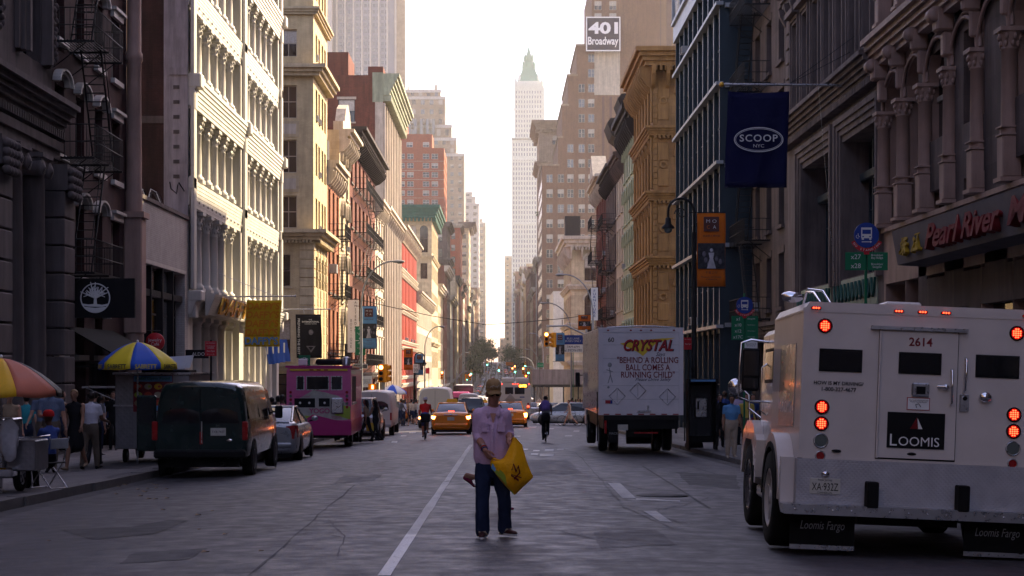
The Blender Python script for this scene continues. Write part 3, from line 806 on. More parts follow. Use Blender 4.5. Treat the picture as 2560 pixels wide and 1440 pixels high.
# --- stepped art deco tower in the haze
Y = 850
def stepped(name, label, Y, side, steps, m, deep=40, pxin=None, rowp=4.0, bay=4.0, cols=None, crown=None, zb=None, glassm='glass_blue'):
    """steps: list of (px of street-side edge, py of top), from lowest/outermost to highest/innermost"""
    root = thing(name, label, 'tower', (PX(steps[0][0], Y), Y, gz(Y)), 0, None, True)
    xi = PX(pxin, Y)
    lastz = gz(Y)-2
    stuff = MB(); cnt = 0
    for k, (px, py) in enumerate(steps):
        x0 = PX(px, Y); zt = PZ(py, Y); q = MB(); off = k*1.2
        q.box(min(x0, xi), max(x0, xi), Y+off, Y+deep+off*.2, lastz, zt, m)
        q.box(min(x0, xi)-.0 if side < 0 else x0-.4, max(x0, xi) if side > 0 else x0+.4, Y+off-.4, Y+off-.002, zt-1.2, zt+.3, 'stone_pale' if m != 'brick_401' else m)
        q.build('tier', root)
        wd = abs(x0-xi); n = max(1, int(wd/bay)); rows = max(1, int((zt-lastz)/rowp))
        rng = range(rows)
        for r_ in range(rows-1, -1, -1):
            for c_ in range(n):
                cx = min(x0, xi)+wd*(c_+.5)/n; z0 = lastz+(zt-lastz)*(r_+.22)/rows; w = wd/n*.42; h = (zt-lastz)/rows*.5
                if z0 < lastz+1 and k == 0 and r_ < 2: continue
                g = ('glass','glass_blind',glassm)[rnd.randrange(3)]
                if cnt < 100: o = inst('window', winmesh(w, h, 'sash', 'stone_light', g), root, Matrix.Translation(Vector((cx, Y+off-.03, z0))-Vector(root['_w'])) @ Matrix.Rotation(math.pi, 4, 'Z')); cnt += 1
                else: stuff.box(cx-w/2, cx+w/2, Y+off-.05, Y+off-.003, z0, z0+h, g)
        for r_ in range(rows):          # street side
            for c_ in range(int(deep/bay)):
                yy = Y+off+deep*(c_+.5)/int(deep/bay); z0 = lastz+(zt-lastz)*(r_+.22)/rows
                stuff.box(x0-.03 if side > 0 else x0+.003, x0-.003 if side > 0 else x0+.03, yy-bay*.2, yy+bay*.2, z0, z0+(zt-lastz)/rows*.5, glassm)
        lastz = zt
    if stuff.v: tag(stuff.build('distant_windows', root), kind='stuff')
    return root
r_ = stepped('art_deco_tower', 'pale stepped stone tower with finned crown fading in the haze on the left', Y, -1, [(1160, 385), (1140, 345), (1128, 312), (1112, 240), (1100, 222)], 'stone_tower', pxin=1000)
for k in range(9): q = MB(); q.box(PX(1018+k*9.5, Y), PX(1020+k*9.5, Y), Y+6, Y+7, PZ(222, Y), PZ(212, Y), 'stone_pale'); q.build('fin', r_)
q = MB()
q.box(PX(1085, Y), PX(1092, Y), Y+8, Y+10, PZ(222,Y), PZ(205,Y), 'stone_pale')
for k in range(5): q.box(PX(1020+k*15, Y), PX(1027+k*15, Y), Y-.5, Y+3, PZ(335,Y), PZ(298,Y), 'glass_blue')
q.build('crown_panel', r_)
stepped('office_tower', 'pale hazy tower with stepped top at the far left of the gap', 1100, -1, [(1197, 510), (1188, 492), (1180, 480)], 'stone_pale', pxin=1158)
stepped('office_tower', 'far grey-beige tower nearest the left edge of the open sky', 1450, -1, [(1214, 556), (1205, 546)], 'stone_tower', pxin=1172, rowp=5, bay=5)
# federal slab tower
Y = 900; root = thing('slab_tower', 'tall grey slab tower with pinstriped front, highest on the left', 'tower', (PX(1013,Y), Y, gz(Y)), 0, None, True)
q = MB(); q.box(PX(880,Y), PX(1013,Y), Y, Y+60, gz(Y)-3, 235, 'curtain_grey'); q.build('shaft', root)
q = MB(); q.box(PX(800,Y), PX(832,Y), Y-6, Y+40, gz(Y)-3, 225, 'stone_pale'); q.box(PX(832,Y), PX(880,Y), Y+1, Y+50, gz(Y)-3, 228, 'curtain_grey'); q.build('side_wing', root)
q = MB()
for k in range(8): x = PX(842+k*21, Y); q.box(x-.45, x+.45, Y-.9, Y-.004 if x > PX(880,Y) else Y+.996, gz(Y), 234, 'stone_pale')
q.box(PX(986,Y), PX(1013,Y), Y-.5, Y-.003, gz(Y), 235, 'stone_tower'); q.build('mullions', root)
st = MB(); n = 0
for r2 in range(60):
    for c2 in range(7):
        x = PX(846+c2*21, Y)
        for s in range(2):
            z0 = 30+r2*3.4
            if x+3.4 > PX(982,Y): continue
            if n < 100 and r2 > 40: inst('window', winmesh(1.6, 2.0, 'plain', 'curtain_grey', 'glass_blue'), root, Matrix.Translation(Vector((x+1.1+s*2.1, Y-.05 if x > PX(878,Y) else Y+.95, z0))-Vector(root['_w'])) @ Matrix.Rotation(math.pi,4,'Z')); n += 1
            else: st.box(x+.3+s*2.1, x+1.9+s*2.1, Y-.04 if x > PX(878,Y) else Y+.96, Y+1.2, z0, z0+2, 'glass_blue')
tag(st.build('distant_windows', root), kind='stuff')

# ================================================================== RIGHT SIDE
# --- iron arcaded emporium (nearest on the right), x = 12
b = Bld('arcaded_building', 'brownish pink iron building with tall arcades of corinthian columns at the right edge', 12, 1, 27, 52.5, 40, 'pearl_iron')  # upper storeys carried up out of view to keep the left side shaded
b.tm = 'pearl_iron'
W = 25.5; nb = 9; p = 2.6
bays = [(W-.2-p*(i+1)+.02, W-.2-p*i-.02) for i in range(nb)]
b.fill('F', bays, [(4.35, 9.0), (10.6, 14.6), (16.2, 20)], 'sash2', 'stone_brown', .8, arch=1.0, glass=('glass','glass_blind','glass'))
for v0, v1 in ((4.35, 9.0-1.05), (10.6, 14.6-1.05), (16.2, 20-1.05)):
    us = [W-.2-p*i for i in range(0, nb+1)]
    b.columns('F', us[1:], v0, v1, .2, 'pearl_iron', 'ped', .08)
    b.columns('F', us[:1], v0, v1, .2, 'pearl_iron', 'ped', .06)
for i in range(nb):       # arch mouldings
    for v1 in (9.0, 14.6, 20.0):
        for e, d in ((.0, .1), (.14, .05)):
            k = 12; pts = []
            a0, a1 = bays[i]; r = (a1-a0)/2
            b.trim.tube([((a0+a1)/2-(r+e)*math.cos(math.pi*t/k), d, v1-1.0+(1.0+e)*math.sin(math.pi*t/k)) for t in range(k+1)], .055, 'pearl_iron', 6, M=b.mtx('F'))
for v in (9.35, 14.95): b.cornice('F', v, .85, .75, 'pearl_iron', steps=5)
b.cornice('F', 38.5, 1.4, 1.2, 'pearl_iron', brk=2.4)
for i in range(0, nb+1):
    u = W-.2-p*i-(.25 if i == 0 else 0)
    for v in (9.35, 14.95):
        sz = .24 if i % 3 == 0 else .1
        b.tbox('F', u-sz, u+sz, 0, .5, v-.45, v+.2, 'pearl_iron', .06)
        b.trim.lathe([(.0,-sz*.9),(.2,-sz*.9),(.2,sz*.9),(0,sz*.9)], (0,0,0), 'pearl_iron', 12, b.mtx('F') @ Matrix.Translation((u,.5,v+.0)), True, 1, 'x')
        b.tbox('F', u-sz*.7, u+sz*.7, 0, .3, v-1.1, v-.45, 'pearl_iron', .05)
b.fill('F', bays[:9], [(-2.0, 2.6)], 'plain', 'black', .7, glass=('glass',), name='shop_window')
b.tbox('F', 0, W, 0, .1, 4.2, 4.33)
rt = b.finish()
# projecting signboard
sg = MB(); M = b.mtx('F')
sg.prism([(0.0,2.85),(.78,2.9),(.95,3.85),(0.0,3.9)], 1.0, 20.4, 'signboard', M @ Matrix(((0,1,0,0),(1,0,0,0),(0,0,1,0),(0,0,0,1))))
so = thing('shop_sign', 'long grey signboard with red letters and two yellow characters over the arcaded shop', 'sign', (12, 27, 2.7), 0, None, True)
sg.build('signboard', so)
P('sign_red3d', (.15,.010,.014), .7, spec=.15); P('sign_yellow', (.38,.24,.02), .7, spec=.15)
tilt = Matrix.Rotation(R(9.5), 4, 'Y')
def pr(s, m, yc, w, h, **k): lettering(s, m, so, Vector((12-.875, yc, 3.38))-Vector(so['_w']), w=w, h=h, face='-x', ext=.09, rot=Matrix.Rotation(R(9.5), 4, 'Y').inverted() if 0 else Matrix.Rotation(R(9.5), 4, 'Y'), **k)
pr('珠', 'sign_yellow', 46.1, .78, .62, bold=.03); pr('江', 'sign_yellow', 44.75, .78, .62, bold=.03)
pr('Pearl', 'sign_red3d', 42.0, 2.9, .68, bold=.02); pr('River', 'sign_red3d', 38.6, 2.9, .66, bold=.02); pr('Mart', 'sign_red3d', 34.8, 3.1, .66, bold=.02)

# --- grey limestone front with deep show windows
b = Bld('limestone_building', 'grey limestone building with deep two storey show windows and moulded frames', 12, 1, 52.5, 70, 50, 'grey_lime')  # top raised above the frame so it shades the left fronts
b.tm = 'grey_lime'
W = 17.5
b.fill('F', [(.8, 6.4), (8.2, 14.2)], [(3.1, 7.9)], 'pair', 'steel_blue', 1.0, name='show_window', glass=('glass',))
b.fill('F', [(.8, 6.4), (8.2, 14.2)], [(-2.3, 2.0)], 'shop', 'black', .6, name='shop_window', glass=('glass',))
for u0, u1 in ((.8, 6.4), (8.2, 14.2)):
    for k in range(3):
        e = .02+.2*k; n = .08+.07*k
        b.tbox('F', u0-e-.2, u0-e, 0, n, 2.9, 8.1+e); b.tbox('F', u1+e, u1+e+.2, 0, n, 2.9, 8.1+e); b.tbox('F', u0-e-.2, u1+e+.2, 0, n, 8.1+e, 8.3+e)
    for k in range(1, 4): b.tbox('F', u0+(u1-u0)*k/4-.08, u0+(u1-u0)*k/4+.08, -.95, -.75, 3.1, 8.1, 'steel_blue')
    b.tbox('F', u0, u1, -.95, -.6, 6.5, 6.8, 'steel_blue', .04)
    b.tbox('F', u0, u1, -.3, .05, 2.05, 3.05, 'pale_green')
    for k in range(11):     # swags on the spandrel
        uu = u0+.35+k*.6
        b.trim.tube([(uu-.26,.08,2.9),(uu-.13,.1,2.45),(uu,.1,2.3),(uu+.13,.1,2.45),(uu+.26,.08,2.9)], .05, 'green_dark', 5, M=b.mtx('F'))
b.cornice('F', 9.2, .75, .8, 'grey_lime', dent=.25, steps=5); b.cornice('F', 14.9, .6, .5, 'grey_lime', brk=1.2, steps=3); b.cornice('F', 25.5, 1.2, 1.1, 'grey_lime', brk=1.5)
wb = even(W-2, 7, .52, 1)
b.fill('F', wb, [(10.3, 13.9), (16.2, 19.4), (21, 24)], 'sash', 'stone_brown', .45)
for a, c in wb:
    for v0, v1 in ((10.3, 13.9), (16.2, 19.4)):
        for k in range(2):
            e = .02+.12*k; b.tbox('F', a-e-.12, a-e, 0, .1+.06*k, v0, v1+e); b.tbox('F', c+e, c+e+.12, 0, .1+.06*k, v0, v1+e); b.tbox('F', a-e-.12, c+e+.12, 0, .1+.06*k, v1+e, v1+e+.12)
        b.tbox('F', a-.35, c+.35, 0, .38, v1+.3, v1+.5)
for k in range(24):
    b.tbox('F', .02, .75, 0, .1, 10.1+k*.62, 10.1+k*.62+.55, 'grey_lime', .02); b.tbox('F', W-.75, W-.02, 0, .1, 10.1+k*.62, 10.1+k*.62+.55, 'grey_lime', .02)
b.finish()
# --- dark brick pair with fire escapes
b = Bld('brick_building', 'dark brown brick building with a fire escape beside the glass and steel block', 12, 1, 70, 79.9, 50, 'stone_brown')  # extra height out of view, added to throw shade across the street
b.fill('F', even(9.9, 3, .42), [(2.6+3.5*i, 4.9+3.5*i) for i in range(7)], 'sash', 'black', .3, sill='stone_brown', hood='lintel')
b.fill('F', [(.8, 4.4), (5.2, 9)], [(-2.6, 1.2)], 'shop', 'black', .4, name='shop_window', glass=('glass',))
fire_escape(b, 4.6, 9.4, [2.2+3.5*i for i in range(7)], 1.15)
b.cornice('F', 1.5, .5, .5, 'stone_trim', dent=.3); b.cornice('F', 25.8, 1.2, 1, 'stone_trim', brk=1.5)
b.finish()
# --- steel and glass block
b = Bld('glass_building', 'modern blue steel and glass building with thin mullions and slab edges', XR, 1, 80, 100, 20.2, 'steel_blue', D=20)
fz = [17.25, 13.45, 9.7, 5.9, 1.9, -1.9]
bays = even(20, 9, .93)
P('slab_edge', (.30,.32,.34), .4, metal=.3)
fl = [(z+.35, (fz[i-1] if i else 19.9)-.12) for i, z in enumerate(fz[:5])]
b.fill('F', bays, fl, 'sash', 'steel_blue', .08, glass=('glass_blue','glass','glass_blue'))
b.fill('F', bays, [(-3.6+.4, 1.75)], 'sash', 'steel_blue', .08, glass=('glass_warm','glass'), name='shop_window')
for z in fz[:5]: b.tbox('F', -.3, 20.1, 0, .35, z, z+.16, 'slab_edge')
for i in range(10):
    u = 20/9*i; b.tbox('F', max(0,u-.11), min(20,u+.08), 0, .14, -3.6, 20, 'steel_blue'); 
    if i < 9: b.tbox('F', u+.8, u+.85, -.05, .06, 1.9, 19.9, 'white')
b.cornice('F', 19.3, .9, .3, 'slab_edge', steps=1)
q = MB(); M = b.mtx('F'); q.box(2.5, 19.5, -7, .35, 20.4, 28, 'glass_blue', M); q.build('penthouse', b.root)  # penthouse stretched upward out of view so its shadow covers the left fronts
q = MB()
for k in range(5): q.box(2.4+k*4.2, 2.5+k*4.2, .35, .45, 20.3, 28, 'slab_edge', M)
q.box(2.4, 19.6, .352, .46, 23.1, 23.35, 'slab_edge', M); q.box(2.4, 19.6, -7, .46, 20.203, 20.4, 'slab_edge', M); q.build('penthouse_frame', b.root)
for k in range(7): b.tbox('C', .1, .6, 0, .25, 5.75+3.8*(k-1), 5.95+3.8*(k-1), 'slab_edge')
b.finish()

# --- ochre renaissance corner block
b = Bld('corner_building', 'ochre stone corner building with deep bracketed cornice and arched windows', XR, 1, 116.5, 131, 22.3, 'tan_stone', D=24)
b.tm = 'tan_trim'
fls = [(16.9+.3, 20.2-.3), (12.4+.2, 15.7-.1), (7.9+.2, 11.2), (3.3, 6.6)]
for v0, v1 in fls:
    b.fill('C', [(1.7, 3.5), (4.6, 6.4), (7.6, 9.4), (11, 12.8), (15, 16.8)], [(v0, v1)], 'sash', 'stone_brown', .45, arch=.9, hood='arch', sill='tan_trim')
    b.fill('F', even(14.5, 6, .5), [(v0, v1)], 'sash', 'stone_brown', .45, arch=.55, hood='arch')
    for k in range(7): b.tbox('F', 14.5/6*k-(.25 if k else 0), 14.5/6*k+(.25 if k < 6 else 0), 0, .18, v0-.2, v1+.5, 'tan_trim', .05)
b.fill('C', [(2, 5), (7, 11), (13, 17)], [(-3.2, 1.6)], 'shop', 'black', .4, name='shop_window', glass=('glass',)); b.fill('F', even(14.5, 3, .8), [(-3.4, 1.6)], 'shop', 'black', .4, name='shop_window', glass=('glass',))
for fc in 'CF':
    for v in (16.1, 11.6, 7.1, 2.4): b.cornice(fc, v, .65, .6, 'tan_trim', u0=0 if fc == 'C' else None, dent=.3, steps=4)
    b.cornice(fc, 20.9, 1.2, 1.25, 'tan_trim', u0=0 if fc == 'C' else None, brk=1.0, dent=.35, steps=4)
for v0, v1 in fls:
    b.tbox('C', .35, 1.1, 0, .08, v0, v0+1.2, 'tan_trim', .03); b.tbox('C', .35, 1.1, 0, .08, v1-1.2, v1, 'tan_trim', .03)
    b.trim.lathe([(.28,0),(.28,.1),(.15,.12),(.15,0)], (.72, 0, (v0+v1)/2), 'tan_trim', 16, b.mtx('C'), True, 1, 'y')
    for k in range(10): b.tbox('C', 0, .3, 0, .07, v0-.3+k*.42, v0-.3+k*.42+.36, 'tan_trim', .02)
b.finish()
for args in [
 dict(label='pale green iron front with a black curved cornice', y0=131, y1=144, zt=20.6, m='pale_green', side=1, nb=5, hood='arch', arch=.5, corn='dark_cornice', cd=1.1, top=2.0, sillm='pale_green', ratio=.6, name='iron_front'),
 dict(label='off-white plastered house between the green front and the fire escapes', y0=144, y1=153, zt=18.5, m='stone_light', side=1, nb=3, corn='stone_brown', sillm='stone_light'),
 dict(label='brown tenement with tall black fire escapes down its front', y0=153, y1=168, zt=18.6, m='stone_brown', side=1, nb=5, corn='dark_cornice', cd=1.0, fe=1, brk=1.5, feu=(2, 9)),
 dict(label='reddish tenement with white gabled pediment and fire escape', y0=168, y1=185, zt=19.4, m='brick_brown', side=1, nb=5, corn='stone_light', cd=1.1, fe=1, brk=1.5, feu=(5, 13))]:
    b, fl = walkup(**args)
    if 'green' in args['label']:
        q = MB(); M = b.mtx('F') @ Matrix(((0,1,0,0),(1,0,0,0),(0,0,1,0),(0,0,0,1)))
        q.prism([(0,20.2),(0,21.9),(.9,21.9),(1.2,21.5),(.8,20.4),(.3,20.0),(0,19.8)], 3, 8, 'dark_cornice', M); q.build('curved_pediment', b.root)
        q = MB(); M = b.mtx('C'); q.box(0.2, 2, -2, .2, 20.6, 21.6, 'dark_cornice', M); q.build('roof_box', b.root)
    if 'gabled' in args['label']:
        q = MB(); M = b.mtx('F'); q.prism([(2,19.4),(9,19.4),(5.5,21.9)], -.3, 1.2, 'stone_light', M); q.build('pediment', b.root)
    b.finish()
# --- cream arched corner further on
b = Bld('cream_building', 'cream stone corner building with arched windows and projecting cornice on the right', PX(1428, 254), 1, 254, 284, PZ(592, 254), 'stone_cream', D=18)
b.tm = 'stone_light'
fls = [(13.2, 17.2), (7.4, 11.2), (1.8, 5.4)]
b.fill('C', [(2.0, 3.8), (5.2, 7), (8.5, 10.3), (12, 14)], fls, 'sash2', 'stone_brown', .4, arch=.9, hood='arch', sill='stone_light'); b.fill('F', even(30, 8, .55), fls, 'sash2', 'stone_brown', .4, arch=.8)
for fc in 'CF':
    for v in (11.9, 6.1, .4): b.cornice(fc, v, .7, .7, 'stone_light', u0=0 if fc == 'C' else None)
    b.cornice(fc, 18.3, 1.6, 1.5, 'stone_light', u0=0 if fc == 'C' else None, dent=.5, brk=1.6)
q = MB(); M = b.mtx('C'); q.box(-.9, 1.4, -2.5, -.2, 19.85, 23, 'dark_cornice', M); q.build('roof_hood', b.root)
b.finish()
slab('plastered_building', 'small blank whitewashed wall below the brown stepped tower', 1383, 728, 335, 'stone_pale', 1428, 26, 1, bay=9, ww=.05, step=9, frontbays=False).finish()
# --- 401 Broadway: stepped brown brick
Y = 424; root = thing('stepped_tower', 'tall stepped brown brick office tower rising in setbacks on the right', 'tower', (PX(1355,Y), Y, gz(Y)), 0, None, True)
st = [(1355, 415), (1395, 345), (1405, 265), (1420, 190), (1442, 115), (1480, -60)]
outline = [(PX(1355,Y), gz(Y)-2)]
zprev = gz(Y)-2
for i, (px, py) in enumerate(st): outline += [(PX(px,Y), zprev), (PX(px,Y), PZ(py,Y))]; zprev = PZ(py,Y)
outline += [(PX(1650,Y), zprev), (PX(1650,Y), gz(Y)-2)]
q = MB(); q.prism(outline[1:], Y, Y+40, 'brick_401'); q.build('wall', root)
q = MB()
for i, (px, py) in enumerate(st[:-1]): q.box(PX(px,Y)-.25, PX(st[i+1][0],Y)+.3, Y-.15, Y+39, PZ(py,Y)+.01, PZ(py,Y)+.5, 'stone_tower')
q.box(PX(1486,Y), PX(1550,Y), Y-.12, Y-.005, PZ(238,Y), PZ(42,Y), 'stone_light')
for k in range(3): q.box(PX(1505+k*19,Y), PX(1511+k*19,Y), Y-.05, Y-.006, gz(Y), PZ(242,Y), 'brick_stripe')
q.build('parapets', root)
colsx = [(1365, 432), (1402, 432), (1426, 358), (1454, 200), (1478, 130), (1366+23, 432)]
colsx = [(1402, 432), (1426, 358), (1454, 208), (1478, 126), (1374, 432)]
n = 0; stf = MB()
for r2 in range(27):
    for px, top in colsx:
        py = 140+r2*37.6/1.0*.5*1.0*2*.5 if 0 else 135+r2*37.8*.5*2*.5
        py = 135+r2*37.6
        if py < top: continue
        if py > 960: continue
        w = 16*Y/FL; h = 21*Y/FL; g = ('glass','glass_blue','glass_blind')[rnd.randrange(3)]
        inst('window', winmesh(w, h, 'pair', 'stone_light', g), root, Matrix.Translation(Vector((PX(px,Y), Y-.02, PZ(py+21,Y)))-Vector(root['_w'])) @ Matrix.Rotation(math.pi,4,'Z'))
for r2 in range(30):
    for c2 in range(12):
        stf.box(PX(1355,Y)-.02, PX(1355,Y)-.003, Y+1.5+c2*3.2, Y+3+c2*3.2, -2+r2*3.4, r2*3.4, 'glass') if r2*3.4 < PZ(420,Y) else None
tag(stf.build('distant_windows', root), kind='stuff')
for k, yy in enumerate((8, 40, 70)):
    for px in (1490, 1527): inst('window', winmesh(1.8, 2.2, 'pair', 'stone_light', 'glass_blind'), root, Matrix.Translation(Vector((PX(px+5,Y), Y-.02, PZ(yy-5,Y)+1))-Vector(root['_w'])) @ Matrix.Rotation(math.pi,4,'Z'))
# rooftop sign
so = thing('roof_sign', 'dark blue sign reading 401 Broadway high on the stepped tower', 'sign', (PX(1508,Y), Y-3, PZ(130,Y)), 0, None, True)
P('sign_navy', (.015,.014,.04), .6)
q = MB(); x0, x1, z0, z1 = PX(1465,Y-3), PX(1551,Y-3), PZ(128,Y-3), PZ(42,Y-3)
q.box(x0, x1, Y-3, Y-2.7, z0, z1, 'sign_navy'); q.build('panel', so)
q = MB()
for a in ((x0, x1, z0, z0+.28), (x0, x1, z1-.28, z1), (x0, x0+.28, z0+.28, z1-.28), (x1-.28, x1, z0+.28, z1-.28)): q.box(a[0], a[1], Y-3.08, Y-3.002, a[2], a[3], 'white_sign')
q.build('border', so)
q = MB()
for px in (1478, 1508, 1538): q.tube([(PX(px,Y-3), Y-2.7, z0+1), (PX(px,Y-3), Y, z0+.4)], .12, 'iron', 5)
q.build('bracket', so)
w0 = Vector(so['_w'])
lettering('401', 'white_sign', so, Vector((PX(1508,Y-3), Y-3.05, PZ(70,Y-3)))-w0, w=7.4, h=3.0, bold=.035)
lettering('Broadway', 'white_sign', so, Vector((PX(1508,Y-3), Y-3.05, PZ(105,Y-3)))-w0, w=7.6, h=2.6, bold=.02)
# brown striped slab behind
Y = 520; root = thing('striped_tower', 'dark brown tower with vertical stripes behind the stepped tower', 'tower', (PX(1550,Y), Y, gz(Y)), 0, None, True)
q = MB(); q.box(PX(1552,Y), PX(1800,Y), Y, Y+40, gz(Y)-2, 150, 'brick_401'); q.build('wall', root)
q = MB()
for k in range(8): q.box(PX(1562+k*26,Y), PX(1575+k*26,Y), Y-.2, Y-.005, 0, 149, 'brick_stripe')
q.build('stripes', root)
# corniced tan tower between
Y = 560; X = PX(1348, Y)
b = Bld('corniced_tower', 'tan brick tower with wide overhanging cornice beside the stepped tower', X, 1, Y, Y+36, PZ(302,Y), 'brick_401' if 0 else 'stone_tower', D=14)
b.fill('C', [(4.4, 6.6)], [(PZ(362,Y), PZ(338,Y))], 'sash', 'stone_brown', .4, arch=1); b.fill('F', even(36, 8, .5), [(8+5*i, 11+5*i) for i in range(14)], 'sash', 'stone_brown', .3, far=True)
for fc in 'CF': b.cornice(fc, PZ(325,Y), PZ(302,Y)-PZ(325,Y)-.02, 2.6, 'stone_tower', u0=0 if fc == 'C' else None, dent=1.4, steps=4); b.cornice(fc, PZ(415,Y), 1.4, 1.6, 'stone_tower', u0=0 if fc == 'C' else None)
b.finish()

# --- the white gothic skyscraper with green crown
Y = 1250; G = gz(Y)
root = thing('gothic_skyscraper', 'slender white gothic skyscraper with green copper pyramid spire', 'skyscraper', (PX(1322,Y), Y, G), 0, None, True)
def tw(px0, px1, py0, py1, m, name, dy=0, deep=24):
    q = MB(); q.box(PX(px0,Y), PX(px1,Y), Y+dy, Y+deep+dy, PZ(py1,Y), PZ(py0,Y), m); return q
q = tw(1281, 1362, 352, 960, 'terracotta_white', '', 0, 30); q.build('lower_tower', root)
q = tw(1286, 1361, 215, 352, 'terracotta_white', '', 2, 26); q.build('upper_tower', root)
q = tw(1296, 1352, 200, 215, 'terracotta_white', '', 4, 20); q.build('crown_base', root)
def frust(px0, px1, py0, py1, k, m, cx=1322.5):
    q = MB(); r0 = (px1)*Y/FL; r1 = (px0)*Y/FL; c = (PX(cx,Y), Y+14)
    vs = [(c[0]+sx*r, c[1]+sy*r, z) for r, z in ((r0, PZ(py1,Y)), (r1, PZ(py0,Y))) for sx, sy in ((-1,-1),(1,-1),(1,1),(-1,1))]
    q.add(vs, [(3,2,1,0),(4,5,6,7),(0,1,5,4),(1,2,6,5),(2,3,7,6),(3,0,4,7)], m); return q.build(k, root)
frust(13, 29, 160, 203, 'copper_roof', 'copper_green'); frust(9, 12, 138, 160, 'lantern', 'copper_green'); frust(.6, 8, 108, 138, 'spire', 'copper_green')
q = MB()
for s in (-1, 1):
    for s2 in (-1, 1):
        for px, pt, pb in ((33, 196, 215), (13, 150, 165), (9, 132, 142), (24, 186, 204)):
            r = px*Y/FL; x = PX(1322.5,Y)+s*r; yy = Y+14+s2*r
            q.lathe([(1.1, PZ(pb,Y)), (1.1, PZ(pt+4,Y)), (.1, PZ(pt-6,Y))], (x, yy, 0), 'copper_green' if px < 20 else 'terracotta_white', 6)
q.build('pinnacles', root)
q = MB()
for k in range(13):
    x = PX(1281+k*6.7,Y); q.box(x-.6, x+.6, Y-.9, Y-.004, G, PZ(352 if k not in (0,) else 352,Y)+3, 'terracotta_white')
    if 0 < k < 12: q.box(x-.6, x+.6, Y+1.1, Y+1.996, PZ(350,Y), PZ(213,Y)+3, 'terracotta_white')
for py in (275, 350, 400, 352, 560): q.box(PX(1281,Y)-.6, PX(1362,Y)+.6, Y-1.1, Y-.01, PZ(py,Y), PZ(py,Y)+1.6, 'terracotta_white') if py >= 350 else q.box(PX(1286,Y)-.6, PX(1361,Y)+.6, Y+.9, Y+1.99, PZ(py,Y), PZ(py,Y)+1.6, 'terracotta_white')
q.build('piers', root)
n = 0; st = MB()
for r2 in range(52):
    for c2 in range(12):
        z0 = PZ(225,Y)-r2*3.6; x = PX(1284.5+c2*6.7,Y); dy = 2 if z0 > PZ(352,Y) else 0
        if (dy and c2 in (0, 11)) or c2 % 3 == 0 and 0: continue
        if n < 100: inst('window', winmesh(.8, 2.1, 'sash', 'terracotta_white', 'curtain_grey'), root, Matrix.Translation(Vector((x, Y+dy-.03, z0-2.3))-Vector(root['_w'])) @ Matrix.Rotation(math.pi,4,'Z')); n += 1
        else: st.box(x-.4, x+.4, Y+dy-.05, Y+dy-.004, z0-2.2, z0, 'curtain_grey')
tag(st.build('distant_windows', root), kind='stuff')

# --- far street wall, both sides
kinds = [('stone_cream','cream'),('stone_brown','brown'),('brick_orange','orange brick'),('stone_pale','pale'),('brick_401','tan brick'),('stone_tower','sandy'),('brick_brown','dark brick')]
def row(side, y, yend, tops, X0):
    i = 0
    while y < yend:
        w = 24+rnd.random()*26; m, cn = kinds[rnd.randrange(len(kinds))]; t = tops(y)*(.8+.4*rnd.random())
        b = Bld('loft_building', '%s loft building with %s windows in the far %s row, %s from the dip' % (cn, ('tall','small','paired')[i % 3], 'left' if side < 0 else 'right', ('first','second','third','fourth','fifth','sixth','seventh','eighth','ninth','tenth','eleventh','twelfth','thirteenth','fourteenth','fifteenth','sixteenth','seventeenth','eighteenth','nineteenth','twentieth','twenty-first','twenty-second','twenty-third','twenty-fourth','twenty-fifth','twenty-sixth','twenty-seventh','twenty-eighth','twenty-ninth','thirtieth')[i]), X0-rnd.random()*.5*(-side), side, y, y+w-.2, t, m, D=18)
        b.tm = 'stone_light'; g = gz(y)
        nfl = max(2, int((t-g-6)/4)); fh = (t-g-6)/nfl
        b.fill('F', even(w-.2, int(w/3.2), .5), [(g+5+fh*k+.8, g+5+fh*(k+1)-.7) for k in range(nfl)], 'sash', 'stone_light', .35, far=y > 620)
        b.fill('F', even(w-.2, 4, .8), [(g+.5, g+3.6)], 'shop', 'black', .4, glass=('glass',), name='shop_window', far=y > 620)
        b.cornice('F', t-1.4, 1.4, 1.3, 'stone_light' if rnd.random() < .6 else 'dark_cornice'); b.cornice('F', g+4, .6, .5, 'stone_light')
        if rnd.random() < .5: b.box('roof_house', 'C', 2, 8, -9, -3, t, t+3+rnd.random()*3, m)
        b.finish(); y += w; i += 1
row(-1, 355, 1000, lambda y: 19+(y-355)*.035, XL)
row(1, 464, 1200, lambda y: 26+(y-464)*.045, XR)
for px0, px1, py, Y, lab in ((1262, 1284, 640, 1340, 'slim pale tower standing just right of the open gap'), (1250, 1263, 846, 1500, 'cream stepped tower at the end of the street'), (1245, 1252, 868, 1620, 'small buff block at the very end of the street')):
    stepped('office_tower', lab, Y, 1, [(px0, py)], 'stone_tower', pxin=px1+6, rowp=4.5, bay=3.2)
# --- construction shed over the right pavement
so = thing('sidewalk_shed', 'grey plywood sidewalk shed on posts past the junction on the right', 'shed', (4.6, 240, gz(240)), 0, None, True)
q = MB(); q.box(4.6, 16, 240, 253, -2.35, -.2, 'plywood'); q.build('parapet', so)
q = MB(); q.box(4.7, 16, 240.1, 253, -2.75, -2.36, 'iron'); q.build('deck', so)
for k in range(6):
    q = MB(); q.box(4.8+k*2.1, 5.0+k*2.1, 240.3, 240.5, gz(240)-.1, -2.75, 'iron'); q.build('post', so)

